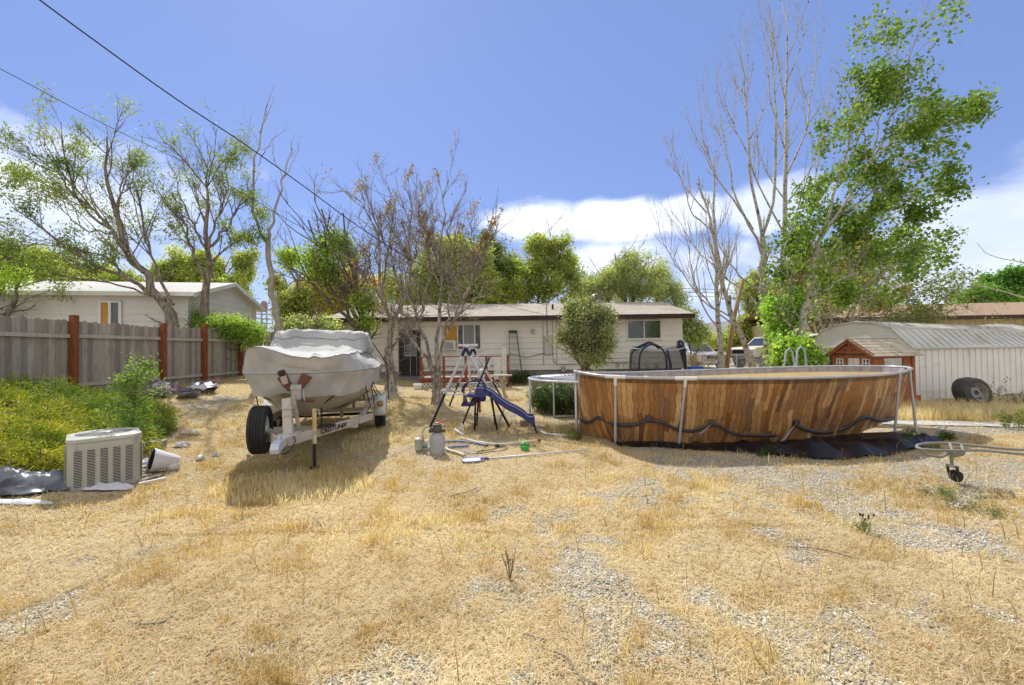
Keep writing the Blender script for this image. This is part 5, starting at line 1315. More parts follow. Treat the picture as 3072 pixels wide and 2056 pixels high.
d.add(V, Fc); d.build('mat', mat('grey_jump_mat', (.20, .21, .24), (.26, .27, .30), 6, .85, .1, 40, spec=.2), tr, smooth=True)
d = MB()
for i in range(72):
    a = 2 * math.pi * i / 72; d.tube([(1.10 * math.cos(a), 1.10 * math.sin(a), tz_ - .01), (TR * math.cos(a), TR * math.sin(a), tz_)], .009, 5)
d.build('springs', M['metal'], tr)
for a in (rad(186), rad(250), rad(300), rad(120), rad(60), rad(0)):
    x, y = (TR - .01) * math.cos(a), (TR - .01) * math.sin(a); zg = gz(TX + x, TY + y); d = MB(); d.tube([(x, y, tz_), (x, y, zg)], .021, 8); d.build('leg', M['silver'], tr, smooth=True)
for a, b_ in ((186, 250), (300, 360), (60, 120)):
    d = MB(); P = [Vector(((TR - .01) * math.cos(rad(q)), (TR - .01) * math.sin(rad(q)), .0)) for q in (a, (a + b_) / 2, b_)]
    for p in P: p.z = gz(TX + p.x, TY + p.y) + .03
    d.tube(P, .02, 8); d.build('foot_bar', M['silver'], tr, smooth=True)
p = on(Xp(1578, 9.5), 9.5); t = thing('wood_block', 'dark wood block lying under the trampoline edge', 'block', p, .1); d = MB(); d.box((0, 0, .06), (.30, .12, .12)); d.build('block_body', M['wood'], t, bevel=.01)
p = G(1610, 1187); t = thing('wire_basket', 'rusty wire basket under the trampoline', 'basket', p, .1); d = MB(); d.lathe([(.12, 0), (.15, .22), (.16, .23), (.14, .22), (.11, .01), (0, .01)], 14); d.build('basket_body', M['doorframe'], t)
d = MB(); d.tube([(.155 * math.cos(a), .155 * math.sin(a), .24) for a in [i * .45 for i in range(15)]], .02, 6); d.build('basket_rim', M['white'], t)
p = G(1604, 1172); t = thing('wooden_stake', 'short square wooden stake standing behind the trampoline', 'stake', on(Xp(1600, 12.3), 12.3)); d = MB(); d.box((0, 0, .36), (.11, .11, .72)); d.build('stake_body', M['wood'], t)

# ---------------- netted enclosure near the house
m = bpy.data.materials.new('dark_mesh'); m.use_nodes = True; N, L = m.node_tree.nodes, m.node_tree.links; b = N['Principled BSDF']; b.inputs['Base Color'].default_value = (.03, .033, .045, 1); b.inputs['Roughness'].default_value = .8
tr_ = N.new('ShaderNodeBsdfTransparent'); ms = N.new('ShaderNodeMixShader'); ms.inputs[0].default_value = .40; L.new(tr_.outputs[0], ms.inputs[1]); L.new(b.outputs[0], ms.inputs[2]); L.new(ms.outputs[0], N['Material Output'].inputs[0]); M['mesh'] = m
en = thing('mesh_play_tent', 'dark netted play tent with arched doorway against the house wall', 'play tent', (Xp(1971, 16.6), 16.6, gz(5.5, 16.6)))
M['navyfab'] = mat('navy_fabric', (.025, .03, .075), (.03, .035, .06), 6, .8)
def ov(a, z, k=1): return Vector((1.02 * k * math.cos(a), .62 * k * math.sin(a), z))
H0 = 1.42
d = MB(); P = []
for i in range(49):
    a = 2 * math.pi * i / 48; top = H0 + .10 * abs(math.cos(a)) ** 1.5 - .10 * (1 - abs(math.cos(a)))
    P.append([ov(a, z_ * top, 1.0 + .04 * math.sin(math.pi * z_) - .10 * (z_ > .95)) for z_ in (0, .15, .35, .55, .75, .9, 1)])
d.grid(P); d.build('net_wall', M['mesh'], en, smooth=True)
d = MB()
for xx, wd in ((-.42, .55),):
    pts = [Vector((xx - .48, -.60, .0)), Vector((xx - .46, -.64, .9)), Vector((xx - .36, -.62, 1.3)), Vector((xx - .1, -.58, 1.52)), Vector((xx + .2, -.58, 1.52)), Vector((xx + .46, -.62, 1.28)), Vector((xx + .54, -.66, .9)), Vector((xx + .52, -.64, 0))]
    d.tube(openc(pts, 5), .035, 8)
pts = [Vector((.28, -.66, 0)), Vector((.26, -.68, .8)), Vector((.16, -.62, 1.35))]; d.tube(pts, .05, 8)
d.build('door_arch', M['navyfab'], en, smooth=True)
d = MB(); d.tube(openc([Vector((-.96, -.1, 1.36)), Vector((-.7, -.3, 1.50)), Vector((-.3, .1, 1.62)), Vector((0, .3, 1.55)), Vector((.2, .35, 1.40))], 5), .05, 8); d.grid([[Vector((-.95, -.15, 1.3)), Vector((-.6, -.5, 1.38))], [Vector((-.5, .2, 1.58)), Vector((-.3, -.4, 1.58))], [Vector((.1, .3, 1.5)), Vector((.2, -.3, 1.42))]]); d.build('hood', M['navyfab'], en, smooth=True)
d = MB(); d.tube(openc([ov(a, H0 - .12 + .12 * abs(math.cos(a)) ** 2, .98) for a in [rad(180 + 15 * i) for i in range(13)]], 3), .018, 6); d.build('rim_band', mat('pale_blue_band', (.45, .50, .62), None, 5, .6), en)
d = MB(); d.tube(openc([Vector((.72, -.2, 1.42)), Vector((.80, 0, 1.62)), Vector((.92, 0, 1.66)), Vector((1.0, -.05, 1.45)), Vector((1.05, -.05, 1.1)), Vector((1.06, -.05, .5)), Vector((1.0, -.05, 0))], 5), .045, 8); d.grid([[Vector((.72, -.3, 1.35)), Vector((.75, -.2, 1.5)), Vector((.86, 0, 1.66))], [Vector((.82, -.36, .9)), Vector((.9, -.25, 1.2)), Vector((1.0, 0, 1.4))], [Vector((.9, -.38, .4)), Vector((.98, -.2, .6)), Vector((1.05, 0, .6))]]); d.build('side_panel', M['navyfab'], en, smooth=True)
d = MB(); d.tube(openc([Vector((-1.0, -.1, 0)), Vector((-1.06, -.1, .6)), Vector((-1.02, -.12, 1.2)), Vector((-.9, -.2, 1.36))], 5), .05, 8); d.build('pole_sleeve', mat('grey_sleeve', (.10, .10, .12), None, 4, .7), en, smooth=True)
# blue tub
t = thing('plastic_tub', 'bright blue plastic tub behind the pool rim', 'tub', on(Xp(2084, 18.2), 18.2))
d = MB(); d.prism([(-.22, 0), (.22, 0), (.27, .62), (-.27, .62)], -.2, .2, 'XZ'); d.build('tub_body', mat('bright_blue', (.05, .16, .62), (.06, .2, .7), 4, .4), t, bevel=.03)
d = MB(); d.box((0, 0, .62), (.58, .44, .035)); d.build('lid', mat('blue_lid', (.08, .22, .70), None, 4, .4), t, bevel=.015)
# driftwood table
t = thing('driftwood_table', 'weathered slab table on a twisted driftwood stem before the deck', 'table', on(Xp(1506, 13.9), 13.9))
M['drift'] = mat('driftwood', (.34, .29, .18), (.44, .39, .27), 6, .9, .5, 30)
d = MB(); d.tube(openc([Vector((.1, 0, 0)), Vector((.04, 0, .2)), Vector((.0, 0, .45)), Vector((-.06, 0, .7))], 4), [.075, .06, .05, .05, .05, .05, .05, .055, .06, .065, .07, .08, .09], 9); d.tube([(.0, 0, .3), (.1, 0, .5), (.13, 0, .7)], [.04, .035, .03], 8); d.tube([(.07, 0, .1), (.16, .05, 0)], .04, 8); d.build('stem', M['drift'], t, smooth=True)
d = MB(); P = []
for k in (0, 1):
    pass
d.prism([(-.30, -.16), (-.1, -.2), (.16, -.17), (.30, -.1), (.31, .1), (.12, .18), (-.14, .2), (-.31, .12)], .70, .74, 'XY'); d.build('slab', mat('grey_slab', (.50, .48, .40), (.42, .40, .33), 6, .9, .4), t, bevel=.01)

t = thing('planter_box', 'small white planter box at the left foot of the deck rail', 'planter', G(1254, 1168)); d = MB(); d.prism([(-.13, 0), (.13, 0), (.17, .2), (-.17, .2)], -.1, .1, 'XZ'); d.build('box_body', M['white'], t, bevel=.01)
# ---------------- pool filter, pump, hoses
p = G(1312, 1362); t = thing('sand_filter', 'grey pool sand filter tank with black valve and orange handle', 'pool filter', p)
M['tank'] = mat('grey_tank', (.36, .36, .40), (.42, .42, .44), 2.5, .5, c3=(.5, .47, .40), sc3=5, r3=(.58, .8)); M['valve'] = mat('dark_grey_plastic', (.075, .08, .075), (.10, .10, .09), 6, .6)
s_ = 5.0 / 1300 * 1.33
d = MB(); d.lathe([(0, .0), (.11, .0), (.12, .02), (.125, .06), (.127, .22), (.12, .27), (.10, .31), (.075, .33), (0, .335)], 36); d.build('tank', M['tank'], t, smooth=True, autos=60)
d = MB(); d.lathe([(.0, .32), (.085, .325), (.088, .34), (.05, .345), (0, .345)], 28); d.build('clamp_ring', M['greym'], t)
d = MB(); d.lathe([(0, .34), (.06, .34), (.065, .36), (.072, .37), (.072, .44), (.06, .455), (.075, .465), (.075, .48), (0, .485)], 24); d.tube([(-.12, 0, .375), (.12, 0, .375)], .028, 10); d.tube([(-.13, 0, .375), (-.09, 0, .375)], .036, 10); d.tube([(.13, 0, .375), (.09, 0, .375)], .036, 10); d.tube([(-.05, -.06, .42), (-.08, -.09, .42)], .02, 10); d.build('valve', M['valve'], t, smooth=True, autos=40)
d = MB(); d.bar((-.03, 0, .49), (.03, 0, .495), .04, .03); d.bar((.02, 0, .495), (.13, .0, .56), .028, .018); d.build('valve_handle', mat('orange_plastic', (.72, .20, .05), None, 4, .4), t, bevel=.006)
p = G(1262, 1352); t = thing('pool_pump', 'pale green grey pool pump with strainer pot left of the filter tank', 'pump', p)
M['pump'] = mat('pale_green_grey', (.40, .43, .37), (.46, .48, .43), 5, .5)
d = MB(); d.lathe([(0, .0), (.055, .0), (.06, .03), (.062, .15), (.068, .16), (.07, .175), (.05, .19), (.03, .2), (0, .205)], 26, (-.03, -.02, .02)); d.build('strainer_pot', M['pump'], t, smooth=True, autos=45)
d = MB(); d.tube([(.0, .06, .1), (.1, .08, .1)], .065, 14); d.box((.06, .06, .02), (.2, .12, .04)); d.build('motor', M['pump'], t, smooth=False)
d = MB(); d.tube([(.03, .02, .15), (.03, .02, .22)], .03, 12); d.build('outlet', mat('salmon_fitting', (.60, .30, .18), None, 5, .5), t, smooth=True)
d = MB(); d.tube(openc([Vector((.03, .02, .22)), Vector((.03, .02, .30)), Vector((.06, .02, .36)), Vector((.10, .02, .405))], 5), .021, 10); d.build('hose_stub', mat('cream_hose', (.62, .57, .46), (.54, .50, .40), 6, .5), t, smooth=True)
M['creamhose'] = bpy.data.materials['cream_hose']
def hose(name, pxs, r, mt, label, cat='hose', up=.03, ends=None, corr=True):
    pts = openc([G(x, y, up if not isinstance(up, (list, tuple)) else up[i]) for i, (x, y) in enumerate(pxs)], 10)
    t = thing(name, label, cat, (0, 0, 0)); d = MB()
    rs = [r * (1 + (.07 if (i % 2) else 0)) for i in range(len(pts))] if corr else r
    d.tube(pts, rs, 9); d.build('hose_body', mt, t, smooth=True)
    if ends:
        for which, em, er, el in ends:
            a, b_ = (pts[0], pts[2]) if which == 0 else (pts[-1], pts[-3]); dv = (a - b_).normalized(); d = MB(); d.tube([a - dv * el, a + dv * .02], er, 12); d.build('cuff', em, t, smooth=True, autos=40)
    return t
hose('pool_hose', [(1385, 1316), (1440, 1328), (1500, 1334), (1560, 1329), (1616, 1323)], .022, M['creamhose'], 'long cream pool hose with black end lying on the straw', ends=[(1, M['black'], .032, .03), (1, bpy.data.materials['salmon_fitting'], .027, .06)])
hose('pool_hose', [(1334, 1344), (1348, 1352), (1372, 1358), (1392, 1366)], .022, M['creamhose'], 'short cream hose running from the sand filter', ends=[(1, mat('tan_cuff', (.55, .48, .36), None, 4, .5), .028, .04)])
M['bluehose'] = mat('faded_blue_hose', (.10, .16, .34), (.13, .20, .38), 12, .5)
hose('pool_hose', [(1332, 1326), (1370, 1324), (1410, 1327), (1440, 1332), (1460, 1337)], .019, M['bluehose'], 'curved blue hose behind the cream hose', ends=[(1, M['black'], .021, .03)])
hose('pool_hose', [(1345, 1342), (1375, 1340), (1406, 1338)], .017, M['bluehose'], 'short straight piece of blue hose beside the filter')
hose('power_cable', [(1392, 1356), (1420, 1362), (1440, 1354), (1470, 1350), (1490, 1345), (1510, 1340), (1522, 1345), (1505, 1352), (1470, 1356), (1440, 1361), (1430, 1357), (1450, 1350)], .006, M['black'], 'thin black cable tangled on the ground', 'cable', up=.02, corr=False)
p = G(1492, 1344); t = thing('transformer_box', 'small black power box on the cable', 'power box', p, .2); d = MB(); d.box((0, 0, .03), (.07, .05, .055)); d.build('box_body', M['black'], t, bevel=.006)
d = MB(); t = thing('black_ring', 'small black rubber ring behind the green pot', 'ring', G(1598, 1340)); d.tube([(.05 * math.cos(a), .05 * math.sin(a), .012) for a in [i * .42 for i in range(16)]], .007, 6); d.build('ring_body', M['black'], t)
p = G(1575, 1352); t = thing('watering_pot', 'green plastic pot lying on the straw behind the net pole', 'pot', p, .3)
M['green'] = mat('green_plastic', (.04, .36, .07), (.06, .42, .09), 4, .35, spec=.5)
d = MB(); d.lathe([(0, .0), (.06, .0), (.075, .04), (.078, .085), (.072, .088), (.066, .05), (.0, .02)], 28); d.build('pot_body', M['green'], t, smooth=True, autos=50)
d = MB(); P = []
for i in range(8):
    a = math.pi * i / 7; P.append([Vector((-.075 * math.cos(a), y, .085 + .05 * math.sin(a))) for y in (-.02, .03)])
d.grid(P); d.build('handle', M['green'], t, smooth=True, solid=.008)
# skimmer net on long pole
t = thing('skimmer_net', 'flat white leaf skimmer on a long aluminium pole lying on the ground', 'pool net', (0, 0, 0))
a, b_ = G(1450, 1377, .03), G(1762, 1350, .03); d = MB(); d.tube([a, b_], .013, 8); d.build('pole', M['silver'], t, smooth=True)
ax = (a - b_).normalized(); sd_ = Vector((-ax.y, ax.x, 0))
e = G(1386, 1380, .03); c = (a + e) / 2; hl = (a - e).length / 2; out_ = []
for i in range(29):
    q = 2 * math.pi * i / 28; out_.append(c + ax * (hl * math.copysign(abs(math.cos(q)) ** .6, math.cos(q))) + sd_ * (.13 * math.copysign(abs(math.sin(q)) ** .7, math.sin(q))))
d = MB(); d.tube(out_, .010, 6, cap=False); d.build('net_frame', bpy.data.materials['pale_blue_edge'], t, smooth=True)
d = MB(); d.add([c + Vector((0, 0, -.008))] + [q + Vector((0, 0, -.004)) for q in out_[:-1]], [(0, i + 1, (i + 1) % 28 + 1) for i in range(28)]); d.build('net', mat('pale_net', (.66, .68, .72), None, 30, .6), t)
d = MB(); d.tube([a + ax * .04, a - ax * .08], .02, 8); d.build('socket', M['blue'], t)

# ---------------- condenser
cp = Vector((-5.13, 5.46)); az_ = rad(-14); cz = gz(cp.x, cp.y) - .03
cu_ = thing('air_conditioner', 'square beige outdoor condenser with louvred sides and round fan top', 'air conditioner', (cp.x, cp.y, cz), rad(45))
M['cond'] = mat('beige_grey_enamel', (.46, .45, .39), (.42, .41, .36), 3, .45, c3=(.40, .38, .31), sc3=2.5, r3=(.55, .8)); M['condtop'] = mat('pale_top_enamel', (.54, .54, .48), None, 3, .4)
S, CH, ch = .325, .58, .07
oct_ = [(-S + ch, -S), (S - ch, -S), (S, -S + ch), (S, S - ch), (S - ch, S), (-S + ch, S), (-S, S - ch), (-S, -S + ch)]
d = MB(); d.prism(oct_, .0, CH, 'XY'); d.build('cabinet', M['cond'], cu_)
for k in range(4):
    Rk = Matrix.Rotation(k * math.pi / 2, 4, 'Z'); d = MB(); d.M = Rk
    d.box((0, -S - .006, CH / 2), (2 * (S - ch) - .03, .014, CH - .04))
    d.build('side_panel', M['cond'], cu_, bevel=.004)
    d = MB(); d.M = Rk
    nc = 5
    for c_ in range(nc):
        x = -.235 + c_ * .112
        for r_ in range(24):
            z = .06 + r_ * .0185; d.box((x, -S - .017, z), (.072, .012, .006), Matrix.Rotation(-.5, 3, 'X'))
    d.build('louvre', M['cond'], cu_)
    d = MB(); d.M = Rk
    for c_ in range(nc):
        x = -.235 + c_ * .112; d.box((x, -S - .0135, .06 + 11.5 * .0185), (.066, .003, .435))
    d.build('louvre_slot', M['black'], cu_)
d = MB()
o1 = [Vector((x * 1.03, y * 1.03, CH)) for x, y in oct_]; o2 = [Vector((x * 1.03, y * 1.03, CH + .03)) for x, y in oct_]; nn = 48
def octr(th, k):   # radius of the octagon towards th
    best = 9
    for i in range(8):
        a, b_ = Vector(oct_[i]), Vector(oct_[(i + 1) % 8]); dx, dy = math.cos(th), math.sin(th); e_ = b_ - a; den = dx * e_.y - dy * e_.x
        if abs(den) < 1e-9: continue
        t_ = (a.x * e_.y - a.y * e_.x) / den
        if t_ > 0: best = min(best, t_) if True else best
    return best * k
R_ = []
for rad_, z in (('o', CH), ('o', CH + .035), (.305, CH + .055), (.275, CH + .05), (.262, CH + .01), (.262, CH - .0)):
    R_.append([Vector(((octr(2 * math.pi * i / nn, 1.03) if rad_ == 'o' else rad_) * math.cos(2 * math.pi * i / nn), (octr(2 * math.pi * i / nn, 1.03) if rad_ == 'o' else rad_) * math.sin(2 * math.pi * i / nn), z)) for i in range(nn)])
rings_mesh(R_, d).build('top_cover', M['condtop'], cu_, smooth=True, autos=30)
d = MB()
for k in range(9):
    r_ = .04 + k * .028; d.tube([(r_ * math.cos(a), r_ * math.sin(a), CH + .045 + .012 * (1 - r_ / .28)) for a in [2 * math.pi * i / 36 for i in range(37)]], .0035, 5, cap=False)
for k in range(10): a = k * math.pi / 5; d.tube([(.07 * math.cos(a), .07 * math.sin(a), CH + .055), (.27 * math.cos(a), .27 * math.sin(a), CH + .042)], .004, 5)
d.build('fan_guard', M['greym'], cu_)
d = MB(); d.lathe([(0, CH + .068), (.07, CH + .066), (.085, CH + .055), (0, CH + .05)], 28); d.build('hub_cap', M['condtop'], cu_, smooth=True)
d = MB(); d.cyl((0, 0, CH + .004), (0, 0, CH + .006), .262); d.build('fan_well', M['black'], cu_)
for k in range(3):
    d = MB(); a = k * 2.094; P = [[Vector((r_ * math.cos(a + w_), r_ * math.sin(a + w_), CH + .015 + (w_ - .3) * .05)) for w_ in (0, .3, .6)] for r_ in (.05, .15, .24)]; d.grid(P); d.build('fan_blade', M['greym'], cu_, solid=.003)

# ---------------- loose junk round the condenser
def rag(name, label, cat, px0, py0, sx_, sy_, hgt, mt, rz=0, seed=1, n=34, edge=.25, parent=None, sharp=2.2, thick=.006, kind=None):
    c = G(px0, py0); r = MB(); P = []; R2 = Matrix.Rotation(rz, 2)
    for i in range(n + 1):
        row = []
        for j in range(n + 1):
            u, v = i / n * 2 - 1, j / n * 2 - 1
            th = math.atan2(v, u); m_ = max(abs(u), abs(v)); k_ = m_ / math.hypot(u, v) if (u or v) else 1
            rr_ = m_ * (1 + edge * mnoise.noise(Vector((math.cos(th) * 1.6, math.sin(th) * 1.6, seed))) + edge * .4 * mnoise.noise(Vector((math.cos(th) * 5, math.sin(th) * 5, seed + 3))))
            w_ = .35; kk = (1 - w_) + w_ * k_
            x, y = math.cos(th) * rr_ / max(k_, .3) * kk * sx_ * (k_ if k_ < 1 else 1), math.sin(th) * rr_ / max(k_, .3) * kk * sy_ * (k_ if k_ < 1 else 1)
            q = R2 @ Vector((x, y)); X_, Y_ = c.x + q.x, c.y + q.y
            nn_ = 1 - abs(mnoise.noise(Vector((X_ * sharp, Y_ * sharp, seed)))) * 2; n2 = 1 - abs(mnoise.noise(Vector((X_ * sharp * 2.7, Y_ * sharp * 2.7, seed + 5)))) * 2
            h = hgt * max(0, (nn_ * .7 + n2 * .35)) * (1 - m_ ** 3 * .75)
            row.append((q.x, q.y, gz(X_, Y_) - c.z + .012 + h))
        P.append(row)
    o = r.grid(P).build(name, mt, None, smooth=True, loc=c, solid=thick, autos=22)
    tag(o, label, cat, kind=kind); return o
M['tarpgrey'] = mat('grey_black_tarp', (.12, .14, .17), (.22, .25, .29), 2.2, .36, .5, 5, spec=.55, c3=(.03, .03, .045), sc3=1.6, r3=(.50, .62))
M['plwhite'] = mat('white_sheet_plastic', (.66, .66, .70), (.58, .58, .62), 4, .5, .3, 14)
rag('tarpaulin', 'crumpled blue grey tarp heap left of the outdoor condenser', 'tarp', 60, 1460, .62, .34, .20, M['tarpgrey'], .15, 3, 46, .25, sharp=2.6)
rag('plastic_bag', 'black plastic bag crumpled against the left foot of the condenser', 'bag', 160, 1465, .17, .13, .13, mat('black_bag', (.014, .015, .025), (.03, .03, .05), 4, .3, .5, 12, spec=.6), .2, 8, 24, .3, sharp=6)
rag('plastic_sheet', 'white plastic edge strip before the grey tarp', 'sheet', 50, 1512, .34, .06, .04, M['plwhite'], .12, 12, 24, .2)
rag('plastic_sheet', 'white plastic sheet lying along the front of the condenser', 'sheet', 300, 1466, .34, .11, .07, M['plwhite'], .10, 15, 30, .3, sharp=4)
rag('plastic_sheet', 'grey white plastic sheet crumpled right of the condenser', 'sheet', 432, 1398, .20, .13, .09, mat('grey_white_sheet', (.52, .53, .56), (.40, .41, .44), 5, .4, .4, 10), .1, 21, 24, .3, sharp=5)
rag('blue_wrapper', 'small crumpled blue plastic wrapper in the dirt', 'wrapper', 418, 1370, .10, .05, .03, mat('blue_wrap', (.05, .06, .28), (.25, .27, .45), 12, .4), 0, 33, 12, .4, sharp=10)
for i, (x, y, s_, lb) in enumerate(((555, 1305, .09, 'clear plastic scrap nearest the tall dry weeds'), (545, 1342, .12, 'crumpled clear plastic bag right of the concrete block'), (600, 1382, .08, 'small white plastic scrap in the dry grass'), (648, 1370, .06, 'pale crumpled paper scrap closest to the trailer shadow'), (585, 1306, .08, 'thin white plastic film lying in the grass'))):
    rag('plastic_scrap', lb, 'litter', x, y, s_, s_ * .7, .08, mat('clear_scrap_%d' % i, (.62, .64, .66), (.5, .5, .5), 9, .3), i, 40 + i, 12, .4, sharp=9)
# bucket shaped cone and boards
p = G(500, 1412); t = thing('plastic_funnel', 'white and black plastic cone lying on its side by the boards', 'funnel', p + Vector((0, 0, .13)), rad(48))
d = MB(); d.lathe([(.16, -.17), (.155, -.17), (.06, .12), (0, .13), (.0, .14), (.075, .13), (.165, -.175)], 30, (0, 0, 0), 'X'); o = d.build('cone', M['plwhite'], t, smooth=True, autos=50); o.rotation_euler = (0, rad(14), 0)
d = MB(); d.lathe([(.0, -.10), (.13, -.11), (.150, -.160), (.148, -.165), (.12, -.12), (.0, -.11)], 30, (0, 0, 0), 'X'); o = d.build('cone_inside', M['black'], t, smooth=True); o.rotation_euler = (0, rad(14), 0)
p = G(518, 1412); t = thing('plastic_pot', 'small white pot at the foot of the plastic cone', 'pot', p, 0); d = MB(); d.lathe([(0, 0), (.065, 0), (.085, .07), (.075, .10), (.03, .115), (0, .115)], 26); d.build('pot_body', M['plwhite'], t, smooth=True)
M['oldboard'] = mat('grey_board', (.48, .44, .36), (.38, .34, .28), 6, .9, .3, stretch=(1, 6, 6))
for i, (a, b_, w_, lb) in enumerate((((384, 1417), (460, 1410), .05, 'thin dark board behind the other boards by the condenser'), ((386, 1428), (426, 1424), .12, 'short white board next to the condenser corner'), ((414, 1444), (478, 1424), .05, 'long pale board pointing to the plastic cone'), ((420, 1430), (455, 1424), .1, 'middle grey board of the loose boards'), ((415, 1452), (498, 1434), .04, 'frontmost thin white board of the loose boards'))):
    A, B = G(*a, .025), G(*b_, .03); c = (A + B) / 2; t = thing('wooden_board', lb, 'board', c); d = MB(); d.M = Matrix.Translation(-c); d.bar(A, B, w_, .02); d.build('board_body', M['oldboard'] if i not in (1, 4) else M['plwhite'], t)
p = G(459, 1352); t = thing('cinder_block', 'hollow tan concrete block lying behind the condenser', 'block', p, .35); d = MB(); cinder(d, (0, 0, .08), (.30, .17, .14), None, True); d.build('block_body', M['block'], t, bevel=.004)

# ---------------- scrap heap along the fence
r = random.Random(9)
M['scrapA'] = mat('silver_flashing', (.50, .52, .58), (.30, .32, .38), 5, .35, .3, metal=.3); M['scrapB'] = mat('dark_purple_shingle', (.12, .08, .10), (.20, .15, .16), 7, .8, .3); M['scrapC'] = mat('pink_shingle', (.36, .22, .20), (.28, .18, .17), 7, .85, .3)
k = 0
for cnt, xr, yr, mts in ((26, (555, 640), (1145, 1192), ('scrapA', 'scrapA', 'scrapB', 'scrapC')), (22, (430, 520), (1158, 1192), ('scrapB', 'scrapC', 'scrapB', 'scrapA'))):
    for i in range(cnt):
        px = r.uniform(*xr); f = (px - xr[0]) / (xr[1] - xr[0]); py = yr[1] - (yr[1] - yr[0]) * (.65 * f + .35 * r.random()); c = G(px, py, .03 + .12 * r.random()); mt = r.choice(mts)
        d = MB(); w_, h_ = r.uniform(.12, .34), r.uniform(.10, .2); P = [[(u * w_, v * h_, .03 * math.sin(u * 4 + k)) for v in (-1, 0, 1)] for u in (-1, -.5, 0, .5, 1)]
        d.grid(P); o = d.build('scrap_sheet', M[mt], None, loc=c, solid=.008); o.rotation_euler = (r.uniform(-.5, .5), r.uniform(-.5, .5), r.uniform(0, 3)); k += 1
        tag(o, 'bent roofing scrap in the heap along the wooden fence', 'scrap', 'roofing scraps heaped along the fence')

# ---------------- truck tyre by the shed
p = G(2925, 1221); t = thing('truck_wheel', 'big dusty truck wheel with grey rim leaning on the metal shed', 'wheel', (p.x, p.y, gz(p.x, p.y)), 0)
tm = wheel_mb(.385, .235, .25, 3); o = tm.build('tyre', mat('dusty_rubber', (.065, .06, .058), (.10, .095, .09), 7, .9, .3), t, smooth=True, autos=35)
rm = MB(); f = 1
rm.lathe([(.245, .125), (.235, .12), (.225, .05), (.215, .02), (.17, .0), (.14, .035), (.115, .05), (.065, .05), (.06, .02), (0, .02)], 40, axis='X')
rmo = rm.build('rim', mat('grey_steel_rim', (.36, .36, .34), (.28, .27, .26), 7, .6, c3=(.45, .40, .33), sc3=9, r3=(.6, .75)), t, smooth=True, autos=35)
hb = MB(); hb.lathe([(.062, .051), (0, .051)], 24, axis='X'); hbo = hb.build('hub_hole', M['black'], t)
ho = MB()
for i in range(8): a = 2 * math.pi * i / 8; ho.tube([(.045, .092 * math.cos(a), .092 * math.sin(a)), (.056, .092 * math.cos(a), .092 * math.sin(a))], .009, 6)
for i in range(5): a = 2 * math.pi * i / 5 + .3; ho.tube([(.0, .172 * math.cos(a), .172 * math.sin(a)), (.028, .172 * math.cos(a), .172 * math.sin(a))], .026, 10)
hoo = ho.build('rim_holes', M['black'], t)
mw = Matrix.Translation((0, 0, .37)) @ Matrix.Rotation(rad(-87), 4, 'Z') @ Matrix.Rotation(rad(-12), 4, 'Y')
for q in (o, rmo, hbo, hoo): q.matrix_local = mw
for i, (dx, dy) in enumerate(((-.55, .35),)):
    pass
p = on(Xp(2868, 11.75), 11.75); t2 = dup(t, loc=(t.location.x, t.location.y + .22, t.location.z), label='second dark truck tyre standing behind the dusty wheel by the shed'); 
for ch in t2.children: ch.matrix_local = Matrix.Translation((.06, -.02, .38)) @ Matrix.Rotation(rad(-87), 4, 'Z') @ Matrix.Rotation(rad(-14), 4, 'Y')
# ---------------- pipe dolly, right foreground
t = thing('pipe_dolly', 'bent pipe frame dolly on a small caster wheel at the right edge', 'dolly', (0, 0, 0))
M['pipe'] = mat('olive_grey_pipe', (.20, .19, .165), (.27, .26, .22), 7, .6)
def FZ(px, py, z):
    d_ = c_fwd * FPX + c_right * (px - 1536) - c_up * (py - 1028); return Vector((0, 0, EYE)) + d_ * ((z - EYE) / d_.z)
zt_ = .42
far = [FZ(3300, 1352, zt_), FZ(3072, 1350, zt_), FZ(2950, 1340, zt_), FZ(2850, 1331, zt_), FZ(2790, 1330, zt_), FZ(2758, 1334, zt_), FZ(2751, 1342, zt_ - .005), FZ(2775, 1349, zt_ - .01), FZ(2850, 1352, zt_), FZ(2950, 1352, zt_), FZ(3072, 1363, zt_), FZ(3300, 1380, zt_)]
d = MB(); d.tube(openc(far, 6), .016, 8); d.build('frame', M['pipe'], t, smooth=True)
lo_ = [FZ(2752, 1342, zt_ - .01), FZ(2770, 1360, .34), FZ(2800, 1369, .315), FZ(2825, 1371, .30), FZ(2843, 1362, .34), FZ(2850, 1352, zt_ - .02)]
d = MB(); d.tube(openc(lo_, 6), .014, 8); d.build('lower_loop', M['pipe'], t, smooth=True)
A = FZ(2850, 1331, zt_); B = FZ(2857, 1353, zt_); d = MB(); d.tube([A, B], .014, 8); d.tube([FZ(2885, 1336, zt_), FZ(2890, 1354, zt_)], .014, 8); d.build('cross_bar', M['pipe'], t)
cw = G(2862, 1408); mid = (A + B) / 2
d = MB(); d.prism([(-.09, 0), (.13, 0), (.09, -.10), (-.04, -.13)], -.01, .01, 'XZ'); o = d.build('gusset', M['pipe'], t); o.location = mid + Vector((.06, 0, .0))
d = MB(); d.tube([mid + Vector((0, 0, -.02)), Vector((mid.x, mid.y, .2))], .018, 8); d.box((mid.x, mid.y, .19), (.06, .09, .02)); d.build('stem', M['pipe'], t)
for yy in (-.035, .035):
    o = MB().lathe([(.0, -.018), (.055, -.018), (.066, -.008), (.066, .008), (.055, .018), (0, .018)], 24, axis='Y').build('caster_wheel', M['rubber'], t, smooth=True, autos=40); o.location = (mid.x + .03 + (0 if yy < 0 else .035), mid.y + yy, .075)
    d = MB(); d.bar((mid.x, mid.y + yy * 1.7, .2), (mid.x + .03, mid.y + yy * 1.7, .075), .008, .03); d.build('caster_fork', M['black'], t)
